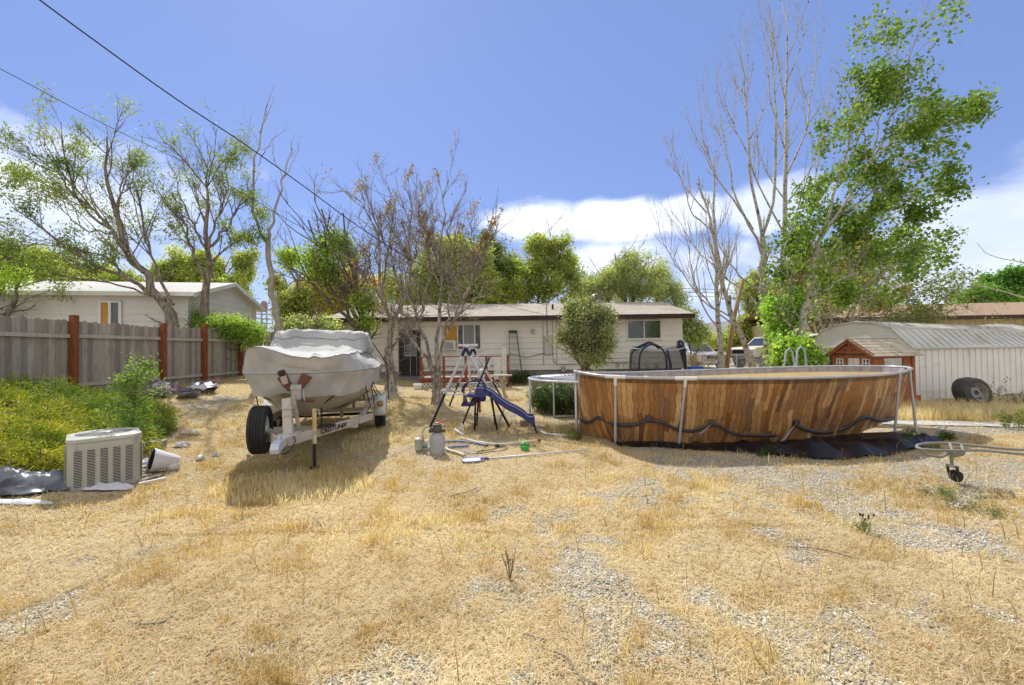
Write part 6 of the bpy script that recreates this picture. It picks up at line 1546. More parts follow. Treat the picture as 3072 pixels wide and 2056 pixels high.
# ================================================================ TREES AND PLANTS
def nrm(a): return a / np.maximum(np.linalg.norm(a, axis=-1, keepdims=True), 1e-9)
class Grow:
    def __init__(s, seed): s.r = np.random.default_rng(seed); s.parts = []
    def resample(s, P, K):
        P = np.array(P, float); seg = np.linalg.norm(np.diff(P, axis=0), axis=1); c = np.concatenate([[0], np.cumsum(seg)]); t = np.linspace(0, c[-1], K)
        return np.stack([np.interp(t, c, P[:, i]) for i in range(3)], 1)
    def extend(s, st, d, ln, K, wander, up):
        n = len(st); pts = [st]; p = st.copy(); d = nrm(d)
        for k in range(K - 1):
            d = nrm(d + wander * s.r.normal(size=(n, 3)) + np.array([0, 0, up]))
            p = p + d * (ln / (K - 1))[:, None]; pts.append(p)
        return np.stack(pts, 1)
    def kids(s, pts, rad_, n, tmin, tmax, ang, angv, lratio, lv, K, wander, up, rr, minlen=.05, upb=0.0):
        N, Kp = pts.shape[:2]; idx_ = np.repeat(np.arange(N), n); t = tmin + (tmax - tmin) * s.r.random(len(idx_))
        f = t * (Kp - 1); i0 = np.minimum(f.astype(int), Kp - 2); w = (f - i0)[:, None]
        st = pts[idx_, i0] * (1 - w) + pts[idx_, i0 + 1] * w; tan = nrm(pts[idx_, i0 + 1] - pts[idx_, i0])
        r0 = rad_[idx_, i0] * (1 - w[:, 0]) + rad_[idx_, i0 + 1] * w[:, 0]
        pr = nrm(np.cross(tan, s.r.normal(size=(len(idx_), 3)))); a = ang + angv * s.r.normal(size=len(idx_))
        d = tan * np.cos(a)[:, None] + pr * np.sin(a)[:, None]; d[:, 2] += upb
        plen = np.linalg.norm(np.diff(pts, axis=1), axis=2).sum(1)[idx_]
        ln = np.maximum(plen * lratio * (1 - lv * t) * (.6 + .7 * s.r.random(len(idx_))), minlen)
        cp = s.extend(st, d, ln, K, wander, up); cr_ = np.minimum(r0 * .7, rr)[:, None] * np.linspace(1, .35, K)[None]
        return cp, cr_
    @staticmethod
    def tubes(pts, rad_, S):
        N, K = pts.shape[:2]; tan = np.empty_like(pts); tan[:, 1:-1] = pts[:, 2:] - pts[:, :-2]; tan[:, 0] = pts[:, 1] - pts[:, 0]; tan[:, -1] = pts[:, -1] - pts[:, -2]; tan = nrm(tan)
        ref = np.where(np.abs(tan[:, :1, 2:3]) > .8, np.array([[[1., 0, 0]]]), np.array([[[0, 0, 1.]]])); u = nrm(np.cross(tan, np.broadcast_to(ref, tan.shape))); v = np.cross(tan, u)
        a = np.arange(S) * 2 * np.pi / S
        V = pts[:, :, None] + rad_[:, :, None, None] * (u[:, :, None] * np.cos(a)[None, None, :, None] + v[:, :, None] * np.sin(a)[None, None, :, None])
        base = (np.arange(N)[:, None, None] * K + np.arange(K - 1)[None, :, None]) * S; j = np.arange(S); j2 = (j + 1) % S
        Fq = np.stack([base + j, base + j2, base + S + j2, base + S + j], -1).reshape(-1, 4)
        return V.reshape(-1, 3), Fq
def merge(lst):
    o = 0; Vs_, Fs_ = [], []
    for V, Fq in lst: Vs_.append(V); Fs_.append(Fq + o); o += len(V)
    return np.concatenate(Vs_), np.concatenate(Fs_)
def leaves(r, C, size, pal, spread, dirs=None, aspect=.55, droop=.0, clumpc=None, var=.18, flat=.0):
    n = len(C); C = C + r.normal(size=(n, 3)) * spread
    d = nrm(r.normal(size=(n, 3)) + (dirs if dirs is not None else 0) + np.array([0, 0, -droop]))
    q = nrm(np.cross(d, r.normal(size=(n, 3)) + np.array([0, 0, flat]))); sz = size * (.6 + .8 * r.random((n, 1)))
    f = nrm(np.cross(d, q)) * sz * .12
    V = np.stack([C, C + d * sz * .45 + q * sz * aspect * .5 + f, C + d * sz, C + d * sz * .45 - q * sz * aspect * .5 + f], 1).reshape(-1, 3)
    Fq = np.arange(n * 4).reshape(n, 4); pal = np.array(pal)
    cn = vnoise(C[:, 0] * 1.0 + C[:, 2] * .7, C[:, 1] + C[:, 2], .9, 5); k = np.clip(((cn * .7 + r.random(n) * .5 - .1) * len(pal)).astype(int), 0, len(pal) - 1)
    col = np.repeat(pal[k] * (1 - var + 2 * var * r.random((n, 1))), 4, 0)
    col = col * np.array([1.07, 1.0, .9]) * .88 + col.mean(1, keepdims=True) * .14
    return V, Fq, col
def limbP(pts, D):
    """limb from picture points; D number or list of depths"""
    n = len(pts); Ds = D if isinstance(D, (list, tuple)) else [D] * n
    if len(Ds) == 2 and n != 2: Ds = [Ds[0] + (Ds[1] - Ds[0]) * i / (n - 1) for i in range(n)]
    return [tuple(F(x, y, d)) for (x, y), d in zip(pts, Ds)]
def tree(name, label, limbs, levels, bark, leaf=None, seed=1, K0=14, sides=8, group=None, cat='tree', jitter=.012, trunk_n=1, splitb=True, extra=None):
    g = Grow(seed); L0, R0 = [], []
    for P, r0, r1 in limbs:
        q = g.resample(P, K0); ln = np.linalg.norm(q[-1] - q[0]); q[1:-1] += g.r.normal(size=(K0 - 2, 3)) * jitter * min(ln, 4)
        k_ = .92 if len(L0) < trunk_n else .74; L0.append(q); R0.append(np.linspace(r0 * k_, r1 * k_, K0))
    P0, Q0 = np.stack(L0), np.stack(R0); base = Vector(P0[0, 0]); base.z = gz(base.x, base.y); P0[0, 0, 2] = min(P0[0, 0, 2], base.z - .05)
    Q0[:trunk_n, 0] *= 1.45; Q0[:trunk_n, 1] *= 1.12
    off_ = np.array([base.x, base.y, base.z])
    root = thing(name, label, cat, base, 0, group)
    V, Fq = g.tubes(P0 - off_, Q0, sides); np_mesh('trunk', V, Fq, bark, root, smooth=True)
    br = []; tips = []; cur, cr_ = P0, Q0
    allp = [(P0, Q0)]
    for lv in levels:
        lv = dict(lv); S = lv.pop('S', 4); src = lv.pop('src', None); w_ = lv.pop('where', None)
        a, b_ = allp[src] if src is not None else (cur, cr_)
        if w_ is not None: a, b_ = a[w_], b_[w_]
        cur, cr_ = g.kids(a, b_, **lv); allp.append((cur, cr_)); br.append(g.tubes(cur - off_, cr_, S))
    if br:
        V, Fq = merge(br); np_mesh('branches', V, Fq, bark, root, smooth=True)
    if leaf:
        lf = dict(leaf); n = lf.pop('n'); sel = lf.pop('sel', None); lvl = lf.pop('lvl', [-1]); out_ = []
        pts = np.concatenate([allp[i][0][:, lf.get('from_', 1):].reshape(-1, 3) for i in lvl]); lf.pop('from_', None)
        if sel is not None: pts = pts[sel(pts)]
        if len(pts) == 0: return root
        C = pts[g.r.integers(0, len(pts), n)]
        V, Fq, col = leaves(g.r, C - off_, **lf); np_mesh('crown', V, Fq, M['leaf'], root, col=col)
    return root
def projx(p): # picture position of points (n,3)
    v = p - np.array([0, 0, EYE]); w_ = v @ np.array(c_fwd); return 1536 + FPX * (v @ np.array(c_right)) / w_, 1028 - FPX * (v @ np.array(c_up)) / w_
def crown_tree(name, label, trunk_px, D, blobs, pal, size, bark, seed=1, dens=900, group=None, tr=.16, aspect=.5, cat='tree', gaps=.35, twigs=True, dD=None, base=True, droop=.15, fill=1.0, limbn=3):
    """tree whose crown is many leaf clumps spread through several uneven lobes: blobs = (px, py, radius_x px, radius_z px)"""
    g = Grow(seed); r = g.r; k = D / FPX
    bx = F(trunk_px, 1040, D); b0 = Vector((bx.x, bx.y, gz(bx.x, bx.y))); off_ = np.array(b0); root = thing(name, label, cat, b0, 0, group)
    cs = []; limbs = []; cen = []
    for (px, py, rx, rz) in blobs:
        dd = (r.random() - .5) * 2 * rx * k * .5; c = np.array(F(px, py, D + dd)); RX, RZ = rx * k, rz * k; vol = RX * RX * RZ
        nc = max(6, int(14 * vol ** .66 * fill)); u = nrm(r.normal(size=(nc, 3))) * (r.random((nc, 1)) ** .5) * (.55 + .75 * r.random((nc, 1)))
        q = c + u * np.array([RX, RX * .85, RZ]); keep_ = vnoise(q[:, 0] + q[:, 1] * .6, q[:, 2] + q[:, 1] * .3, .55, seed % 7) > gaps * 1.32; cs.append(q[keep_]); cen.append((c, RZ))
    CL = np.concatenate(cs); n = int(dens * len(CL) ** .5 * 4.0); n = min(n, 34000)
    ci = r.integers(0, len(CL), n); V, Fq, col = leaves(r, CL[ci] - off_, size, pal, .22 * (size / .14) ** .5, aspect=aspect, droop=droop)
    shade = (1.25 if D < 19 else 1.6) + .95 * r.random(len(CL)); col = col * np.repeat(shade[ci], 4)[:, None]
    np_mesh('crown', V, Fq, M['leaf'], root, col=col)
    L0, R0 = [], []; zc = min(c[2] for c, _ in cen)
    for j, (c, RZ) in enumerate(cen):
        st = np.array([b0.x, b0.y, b0.z]); mid = np.array([b0.x + (c[0] - b0.x) * .15, b0.y + (c[1] - b0.y) * .2, b0.z + (c[2] - b0.z) * .45])
        end = c + np.array([0, 0, RZ * .5]); P = g.resample([st, mid, c * .6 + mid * .4 + r.normal(size=3) * .15, end], 10); P[2:-1] += r.normal(size=(7, 3)) * .06; L0.append(P); R0.append(np.linspace(tr * (1 if j == 0 else .7), .03, 10))
    P0, Q0 = np.stack(L0), np.stack(R0); a = [g.tubes(P0 - off_, Q0, 7)]; V, Fq = merge(a); np_mesh('trunk', V, Fq, bark, root, smooth=True)
    if twigs:
        c1, r1 = g.kids(P0, Q0, 9, .4, 1, .7, .25, .35, .3, 6, .16, .05, .03); c2, r2 = g.kids(c1, r1, 5, .3, 1, .6, .25, .5, .3, 4, .2, .03, .014)
        V, Fq = merge([g.tubes(c1 - off_, r1, 4), g.tubes(c2 - off_, r2, 3)]); np_mesh('branches', V, Fq, bark, root, smooth=True)
    return root
G_ELDER = [(.10, .20, .02), (.16, .28, .03), (.22, .34, .05), (.30, .42, .07), (.13, .22, .03)]
G_DARK = [(.035, .09, .02), (.06, .13, .025), (.09, .17, .03), (.05, .10, .02)]
G_OLIVE = [(.12, .18, .04), (.18, .24, .06), (.24, .30, .08), (.15, .19, .05), (.20, .22, .06)]
G_GREY = [(.13, .19, .08), (.20, .26, .12), (.27, .32, .17), (.16, .21, .10)]
G_YEL = [(.42, .34, .08), (.48, .36, .08), (.34, .32, .08), (.28, .30, .06)]
G_COT = [(.09, .19, .02), (.16, .30, .04), (.24, .39, .06), (.11, .23, .03), (.32, .45, .08)]
U = dict
# ---- box elder leaning over the fence (traced limbs)
A0 = [(535, 985), (487, 898), (429, 818), (379, 755)]
def lv(n=9, n2=7, n3=5, l1=.40, up=.06, r=.022): return [U(n=n, tmin=.25, tmax=1, ang=.55, angv=.2, lratio=l1, lv=.5, K=8, wander=.09, up=up, rr=r, S=5), U(n=n2, tmin=.2, tmax=1, ang=.5, angv=.2, lratio=.5, lv=.4, K=6, wander=.12, up=up, rr=.011), U(n=n3, tmin=.2, tmax=1, ang=.5, angv=.25, lratio=.5, lv=.3, K=4, wander=.14, up=up * .6, rr=.0065, S=3)]
selA = lambda p: (lambda x, y: vnoise(x, y, 26, 3) * .5 + vnoise(x, y, 9, 13) * .5 > np.where(y > 720, .38, np.where(y > 560, .54, .60)) + .15 * (x > 470))(*projx(p))
tree('box_elder_tree', 'leaning multi stemmed tree with sparse green leaves behind the left fence', [
    (limbP(A0 + [(344, 648), (325, 560), (318, 480), (321, 410)], [14.4, 13.8]), .17, .02),
    (limbP([(487, 898), (402, 842), (286, 800), (170, 711), (89, 653), (36, 621)], [14.3, 12.6]), .10, .015),
    (limbP([(429, 818), (330, 693), (250, 621), (205, 530), (187, 440), (183, 367)], [14.1, 13.4]), .085, .012),
    (limbP([(300, 655), (218, 580), (160, 510), (90, 460), (0, 425)], [14.0, 12.8]), .045, .008),
    (limbP([(379, 755), (300, 640), (223, 568), (165, 500), (130, 430), (116, 400)], [14.0, 13.6]), .06, .01),
    (limbP([(344, 648), (370, 540), (400, 500), (446, 472)], [14.0, 14.6]), .045, .01),
    (limbP([(520, 915), (470, 800), (442, 702), (420, 600), (395, 520), (380, 430)], [14.4, 15.0]), .07, .01),
    (limbP([(500, 900), (380, 862), (240, 840), (110, 810), (0, 790)], [14.3, 13.2]), .05, .01),
    (limbP([(402, 842), (300, 760), (200, 740), (80, 730), (-40, 700)], [14.2, 12.7]), .04, .01),
    (limbP([(350, 700), (260, 700), (160, 600), (100, 560), (60, 600)], [14.1, 13.6]), .035, .008)],
    lv(9, 7, 5), M['bark'], U(n=13000, sel=selA, size=.10, pal=[(.14, .24, .04), (.20, .31, .05), (.27, .38, .08), (.34, .44, .10)], spread=.13, aspect=.34, droop=.7, from_=2), seed=3)
selB = lambda p: (lambda x, y: vnoise(x, y, 24, 4) * .5 + vnoise(x, y, 9, 14) * .5 > np.where(y > 700, .44, .64))(*projx(p))
tree('box_elder_tree', 'second sparse tree with twiggy top standing before the white gable', [
    (limbP([(626, 960), (620, 804), (618, 746), (625, 630), (630, 560), (611, 478)], [15.2, 14.9]), .15, .012),
    (limbP([(612, 830), (571, 729), (553, 679), (491, 608), (473, 568)], [15.2, 14.4]), .08, .01),
    (limbP([(620, 746), (670, 700), (723, 612), (768, 550)], [15, 15.8]), .07, .008),
    (limbP([(618, 746), (560, 640), (530, 550), (520, 500)], [15, 15.6]), .06, .008),
    (limbP([(625, 760), (650, 660), (680, 560), (690, 470)], [15, 14.6]), .06, .008),
    (limbP([(622, 800), (700, 720), (760, 690), (790, 660)], [15, 16]), .05, .008)],
    lv(11, 7, 5, .40, .07), M['bark'], U(n=6000, sel=selB, size=.105, pal=[(.14, .24, .04), (.20, .31, .05), (.27, .38, .08), (.34, .44, .10)], spread=.13, aspect=.34, droop=.6, from_=1), seed=8)
tree('dead_birch_tree', 'tall bare pale tree with two forked stems behind the fence corner', [
    (limbP([(842, 1010), (817, 871), (806, 737), (804, 728)], [16.5, 16.3]), .14, .10),
    (limbP([(806, 737), (777, 679), (759, 612), (766, 478), (777, 398), (799, 322), (826, 255)], [16.3, 15.6]), .085, .008),
    (limbP([(806, 737), (826, 630), (853, 537), (864, 487), (873, 429)], [16.3, 16.8]), .075, .022),
    (limbP([(777, 398), (800, 350), (815, 310), (822, 290)], [15.8, 15.4]), .03, .006),
    (limbP([(767, 500), (740, 430), (760, 380)], [15.9, 15.4]), .02, .005),
    (limbP([(775, 500), (800, 440), (860, 380)], [15.9, 15.4]), .022, .005),
    (limbP([(760, 590), (720, 520), (735, 420), (765, 330)], [16, 15.4]), .022, .004),
    (limbP([(853, 537), (826, 490), (815, 440), (835, 380)], [16.5, 16.2]), .022, .004),
    (limbP([(856, 530), (885, 480), (903, 420), (905, 400)], [16.6, 16.9]), .022, .004),
    (limbP([(806, 760), (800, 650), (810, 540)], [16.3, 16.5]), .02, .005),
    (limbP([(817, 740), (850, 660), (845, 600)], [16.3, 16.5]), .015, .004)],
    [U(n=3, tmin=.3, tmax=1, ang=.5, angv=.2, lratio=.25, lv=.4, K=6, wander=.07, up=.10, rr=.011), U(n=2, tmin=.3, tmax=1, ang=.5, angv=.2, lratio=.4, lv=.3, K=4, wander=.1, up=.08, rr=.006, S=3)],
    M['bark_birch'], None, seed=5, trunk_n=1)
# rusty bark patches stay in the trunk material
# ---- bare bushy trees before the house
dry = [U(n=8, tmin=.25, tmax=1, ang=.5, angv=.2, lratio=.33, lv=.5, K=8, wander=.09, up=.09, rr=.026, S=5), U(n=7, tmin=.15, tmax=1, ang=.5, angv=.2, lratio=.5, lv=.4, K=6, wander=.11, up=.07, rr=.014), U(n=7, tmin=.15, tmax=1, ang=.55, angv=.25, lratio=.5, lv=.3, K=4, wander=.13, up=.04, rr=.009, S=3)]
mess = U(n=30, tmin=.25, tmax=.7, ang=1.1, angv=.35, lratio=.22, lv=.3, K=6, wander=.25, up=-.02, rr=.011, S=3, src=0)
selG = lambda p: (lambda x, y: ((y < 900) & (np.sin(x * .05 + y * .03) > .82)))(*projx(p))
tree('dry_tree', 'bare grey tree with dense dead twigs left of the deck', [
    (limbP([(1172, 1166), (1168, 1100), (1166, 1045)], 15.6), .20, .15),
    (limbP([(1166, 1045), (1168, 990), (1155, 914), (1138, 838), (1128, 700), (1100, 620), (1060, 575), (1005, 572)], [15.6, 14.6]), .10, .01),
    (limbP([(1170, 1040), (1180, 960), (1203, 940), (1200, 870), (1170, 770), (1128, 671), (1110, 600), (1120, 530)], [15.6, 15.2]), .09, .01),
    (limbP([(1172, 1050), (1196, 1010), (1240, 960), (1270, 920)], [15.6, 16.3]), .07, .03),
    (limbP([(1155, 914), (1150, 800), (1176, 700), (1180, 600), (1160, 520)], [15.5, 15.9]), .06, .01),
    (limbP([(1203, 940), (1231, 838), (1225, 740), (1237, 651), (1228, 560), (1217, 505)], [15.5, 15.9]), .08, .01),
    (limbP([(1165, 950), (1140, 900), (1110, 800), (1090, 700), (1080, 640)], [15.4, 15.8]), .05, .01),
    (limbP([(1231, 800), (1260, 700), (1262, 620), (1290, 540)], [15.6, 16]), .05, .01),
    (limbP([(1160, 900), (1110, 860), (1060, 790), (1020, 760)], [15.4, 14.8]), .05, .01)],
    dry + [mess, U(n=7, tmin=.2, tmax=1, ang=.7, angv=.3, lratio=.7, lv=.2, K=4, wander=.25, up=0, rr=.007, S=3)], M['bark_dry'], U(n=900, sel=selG, lvl=[2, 3], size=.10, pal=[(.34, .30, .08), (.30, .16, .05), (.22, .26, .06)], spread=.05, aspect=.4, droop=.3), seed=12, sides=9)
selH = lambda p: (lambda x, y: ((y < 960) & (np.sin(x * .07 + y * .045) > .8)))(*projx(p))
tree('dry_tree', 'bare grey tree with four spreading stems right before the deck', [
    (limbP([(1312, 1184), (1311, 1140), (1308, 1118)], 12.9), .165, .13),
    (limbP([(1303, 1122), (1290, 1098), (1216, 995), (1165, 931), (1147, 893), (1120, 850)], [12.9, 13.1]), .075, .02),
    (limbP([(1306, 1118), (1297, 1098), (1275, 1028), (1257, 957), (1231, 893), (1215, 830), (1190, 740)], [12.9, 13.4]), .075, .014),
    (limbP([(1311, 1118), (1313, 1033), (1321, 982), (1318, 905), (1316, 787), (1333, 668), (1338, 580), (1340, 511)], [12.9, 13.2]), .09, .01),
    (limbP([(1318, 1118), (1331, 1023), (1359, 977), (1391, 907), (1412, 838), (1456, 719), (1475, 650), (1483, 617)], [12.9, 12.6]), .07, .01),
    (limbP([(1331, 1023), (1345, 940), (1346, 800), (1350, 700), (1370, 620), (1400, 570)], [12.8, 13.2]), .055, .01),
    (limbP([(1257, 957), (1275, 900), (1290, 800), (1270, 700), (1300, 620), (1310, 560)], [13, 13.4]), .05, .01),
    (limbP([(1412, 838), (1440, 760), (1500, 690), (1545, 650)], [12.7, 12.4]), .035, .008),
    (limbP([(1391, 907), (1420, 800), (1416, 700), (1410, 600)], [12.7, 13]), .04, .008),
    (limbP([(1316, 850), (1285, 760), (1300, 680), (1294, 600)], [13, 12.8]), .04, .008)],
    dry + [mess, U(n=4, tmin=.2, tmax=1, ang=.7, angv=.3, lratio=.6, lv=.2, K=4, wander=.25, up=0, rr=.006, S=3)], M['bark_dry'], U(n=700, sel=selH, lvl=[2, 3], size=.09, pal=[(.34, .28, .07), (.32, .14, .05), (.25, .22, .06)], spread=.04, aspect=.4, droop=.3), seed=14, sides=9)
crown_tree('leafy_tree', 'slim leafy tree with leaning dark trunk left of the bare trees', 1098, 17.0, [(925, 690, 55, 60), (965, 650, 50, 45), (1000, 720, 60, 60), (940, 770, 60, 45), (1030, 660, 40, 40), (1040, 790, 45, 40), (1000, 810, 55, 40), (1090, 980, 46, 36), (1110, 905, 30, 45), (975, 860, 36, 30), (870, 770, 32, 25)], G_ELDER, .14, M['bark_dark'], 21, 520, tr=.10, gaps=.46, aspect=.36, droop=.5)
# ---- green masses behind the buildings
BG = 'green trees behind the houses'
crown_tree('broadleaf_tree', 'olive green rounded tree behind the house roof centre left', 1330, 27, [(1290, 830, 90, 80), (1350, 770, 80, 65), (1410, 800, 80, 80), (1250, 880, 70, 50), (1440, 860, 70, 60), (1380, 870, 80, 50), (1180, 870, 60, 50)], G_OLIVE, .19, M['bark'], 31, 1000, BG, gaps=.22, fill=1.5)
crown_tree('broadleaf_tree', 'dark shaded tree between the olive trees behind the roof', 1470, 30, [(1475, 790, 40, 80), (1500, 860, 60, 60), (1455, 860, 40, 50)], G_DARK, .2, M['bark_dark'], 32, 900, BG, gaps=.2, fill=1.5)
crown_tree('broadleaf_tree', 'wide olive tree with pointed tips behind the right half of the roof', 1610, 29, [(1560, 820, 60, 80), (1620, 780, 65, 80), (1680, 800, 60, 70), (1560, 880, 70, 40), (1650, 870, 90, 50), (1730, 870, 60, 50), (1620, 730, 40, 40), (1675, 735, 30, 30)], G_OLIVE, .17, M['bark'], 33, 1000, BG, gaps=.36, fill=1.3)
crown_tree('willow_tree', 'pale grey green willow behind the right end of the roof', 1900, 26, [(1850, 830, 70, 60), (1900, 790, 70, 60), (1960, 820, 60, 60), (1800, 860, 60, 45), (1990, 870, 60, 45), (1900, 870, 100, 45), (1845, 775, 30, 30), (2040, 900, 35, 30)], G_GREY, .16, M['bark'], 34, 1100, BG, gaps=.36, aspect=.25, droop=.2, fill=1.3)
crown_tree('broadleaf_tree', 'yellowing tree behind the left end of the house', 1000, 24, [(980, 870, 60, 60), (1030, 850, 60, 60), (930, 880, 45, 60), (1080, 870, 40, 50), (1000, 920, 80, 40)], G_YEL, .15, M['bark'], 35, 900, BG, gaps=.35, fill=1.2)
crown_tree('broadleaf_tree', 'grey green tree filling in behind the dead birch', 905, 22, [(860, 790, 45, 40), (850, 850, 40, 50), (900, 900, 45, 60), (860, 930, 50, 50), (940, 940, 50, 40), (890, 830, 35, 40)], G_OLIVE, .14, M['bark'], 36, 800, BG, gaps=.42)
crown_tree('bush', 'light green bush behind the corner of the board fence', 940, 19.0, [(900, 985, 50, 30), (950, 980, 40, 30), (985, 1000, 40, 30), (860, 1000, 40, 20)], G_GREY, .10, M['bark'], 37, 900, None, tr=.03, cat='bush', gaps=.25)
crown_tree('broadleaf_tree', 'light green tree behind the gable peak of the mobile home', 560, 30, [(540, 800, 55, 50), (600, 810, 55, 50), (690, 800, 60, 50), (740, 830, 50, 50), (650, 850, 80, 40), (510, 850, 50, 40), (730, 780, 30, 30)], G_OLIVE, .17, M['bark'], 38, 1000, BG, gaps=.33, fill=1.2)
crown_tree('broadleaf_tree', 'broad green tree rising behind the mobile home roof', 200, 28, [(60, 820, 90, 60), (180, 830, 90, 55), (300, 840, 80, 45), (400, 850, 60, 40), (-60, 800, 90, 70), (110, 780, 50, 30), (480, 850, 40, 30)], G_OLIVE, .18, M['bark'], 39, 1000, BG, gaps=.33, fill=1.2)
crown_tree('broadleaf_tree', 'near leafy tree at the left edge overhanging the mobile home', -60, 13.5, [(-60, 760, 70, 50), (20, 780, 50, 35), (70, 830, 50, 20), (-40, 850, 40, 20)], G_ELDER, .10, M['bark'], 40, 190, None, gaps=.42, aspect=.34, droop=.6)
crown_tree('bush', 'bright green bush leaning over the left fence top', 612, 15.5, [(560, 982, 50, 12), (610, 975, 40, 13), (660, 982, 50, 12), (710, 986, 45, 11), (755, 1000, 32, 12), (590, 960, 22, 10), (440, 965, 34, 14), (470, 945, 24, 12), (640, 990, 60, 10)], [(.11, .21, .03), (.17, .29, .04), (.23, .35, .06), (.14, .25, .03)], .095, M['bark'], 41, 1000, None, tr=.05, cat='bush', gaps=.2, aspect=.34, droop=.5, fill=4)
crown_tree('broadleaf_tree', 'dark green tree at the far right behind the tan house', 3020, 34, [(3000, 870, 60, 40), (3060, 850, 60, 45), (2950, 885, 45, 25), (3110, 840, 80, 60), (2900, 895, 35, 15)], [(.05, .14, .02), (.08, .19, .03), (.11, .24, .04)], .2, M['bark'], 42, 1000, BG, gaps=.2, fill=1.4)
crown_tree('broadleaf_tree', 'olive tree mass behind the parked pickups', 2260, 33, [(2260, 960, 50, 60), (2230, 1010, 50, 40), (2280, 900, 50, 60), (2330, 960, 50, 70), (2180, 1030, 60, 20), (2250, 860, 40, 40)], G_OLIVE, .19, M['bark'], 43, 1000, BG, gaps=.28, fill=1.3)
crown_tree('bush', 'small round leafed shrub at the right corner of the house', 2075, 22, [(2075, 985, 22, 30), (2090, 1010, 20, 20), (2060, 960, 14, 20)], G_GREY, .14, M['bark'], 44, 380, None, tr=.02, cat='bush', gaps=.35)
# ---- tangled brush behind the shed
g_ = lambda p: (lambda x, y: (np.sin(x * .02 + y * .03) > -.2))(*projx(p))
tree('dead_brush', 'tangled dead brush with scattered green leaves behind the metal shed', [
    (limbP([(2560, 1010), (2570, 900), (2600, 820), (2640, 760)], 16.5), .06, .012), (limbP([(2500, 1010), (2490, 900), (2520, 800), (2500, 740)], 16.8), .06, .012),
    (limbP([(2600, 1000), (2700, 900), (2780, 850), (2850, 830)], [16.5, 15.8]), .06, .01), (limbP([(2620, 1010), (2740, 960), (2830, 900), (2905, 880)], [16.2, 15.4]), .05, .01),
    (limbP([(2540, 1000), (2620, 900), (2700, 800), (2740, 760)], [16.5, 16.2]), .05, .01), (limbP([(2480, 1000), (2430, 900), (2450, 820)], 16.8), .05, .012), (limbP([(2640, 1000), (2700, 960), (2760, 930), (2800, 940)], 15.8), .04, .01),
    (limbP([(2560, 990), (2550, 850), (2580, 760), (2620, 700)], 17.5), .05, .01)],
    [U(n=14, tmin=.15, tmax=1, ang=.9, angv=.35, lratio=.55, lv=.4, K=8, wander=.16, up=.0, rr=.02, S=4), U(n=10, tmin=.1, tmax=1, ang=.7, angv=.3, lratio=.55, lv=.3, K=6, wander=.2, up=-.02, rr=.013, S=3), U(n=2, tmin=.1, tmax=1, ang=.8, angv=.3, lratio=.6, lv=.3, K=4, wander=.2, up=0, rr=.009, S=3)],
    mat('pale_dead_vine', (.42, .36, .29), (.30, .24, .19), 5, .9), U(n=6500, sel=g_, size=.11, pal=G_ELDER + [(.40, .38, .08)], spread=.12, aspect=.4, droop=.3), seed=51, cat='brush', trunk_n=0)
crown_tree('shade_tree', 'green and dead leaved tree behind the cottonwood and small shed', 2470, 20, [(2470, 800, 90, 70), (2560, 790, 80, 60), (2400, 860, 60, 80), (2480, 900, 80, 60), (2600, 860, 80, 60), (2420, 940, 40, 35)], [(.09, .16, .03), (.14, .22, .04), (.28, .22, .10), (.20, .15, .08), (.06, .10, .03)], .15, M['bark_dark'], 52, 1000, None, gaps=.36)
# ---- tall bare poplars
pop = [U(n=9, tmin=.25, tmax=1, ang=.5, angv=.12, lratio=.34, lv=.5, K=8, wander=.035, up=.14, rr=.028, S=5), U(n=5, tmin=.2, tmax=1, ang=.5, angv=.15, lratio=.45, lv=.4, K=6, wander=.05, up=.12, rr=.017), U(n=3, tmin=.3, tmax=1, ang=.5, angv=.2, lratio=.4, lv=.3, K=4, wander=.08, up=.1, rr=.011, S=3)]
tree('bare_poplar_tree', 'tall leafless poplar with pale scarred trunk nearest the green cottonwood', [
    (limbP([(2306, 1118), (2300, 1030), (2294, 914), (2291, 850), (2287, 709)], [16.2, 16]), .155, .115),
    (limbP([(2287, 709), (2270, 620), (2254, 545), (2245, 420), (2236, 303), (2224, 150), (2220, 60)], [16, 15.5]), .08, .008),
    (limbP([(2287, 709), (2315, 620), (2327, 545), (2330, 333), (2320, 200), (2309, 30)], [16, 16.3]), .08, .008),
    (limbP([(2283, 760), (2262, 700), (2228, 640), (2200, 560), (2170, 420), (2145, 200)], [16, 15.2]), .06, .006),
    (limbP([(2260, 690), (2200, 600), (2160, 540), (2110, 430), (2091, 224)], [16, 15]), .05, .006),
    (limbP([(2292, 880), (2240, 850), (2180, 780), (2140, 700), (2100, 640)], [16, 15.2]), .05, .008),
    (limbP([(2293, 930), (2230, 870), (2190, 840), (2080, 740), (2000, 610), (1995, 560)], [16, 15]), .045, .006)],
    pop, M['bark_pale'], None, seed=61, sides=12, jitter=.006)
tree('bare_poplar_tree', 'straight leafless poplar rising behind the green cottonwood leaves', [
    (limbP([(2352, 1110), (2348, 980), (2345, 897), (2350, 700), (2354, 545), (2360, 400), (2360, 273), (2364, 12), (2366, -60)], [17, 17]), .145, .01),
    (limbP([(2352, 540), (2385, 480), (2418, 393), (2440, 250), (2448, 151), (2451, 12)], [17, 17.5]), .06, .006),
    (limbP([(2350, 697), (2315, 636), (2280, 560), (2250, 485), (2180, 330), (2150, 200)], [17, 16.4]), .05, .006),
    (limbP([(2356, 450), (2335, 380), (2310, 300), (2300, 150), (2296, 60)], [17, 16.7]), .045, .006),
    (limbP([(2350, 620), (2400, 560), (2460, 470), (2490, 330), (2500, 200)], [17, 17.6]), .045, .006)],
    pop, M['bark_pale'], None, seed=62, sides=12, jitter=.006)
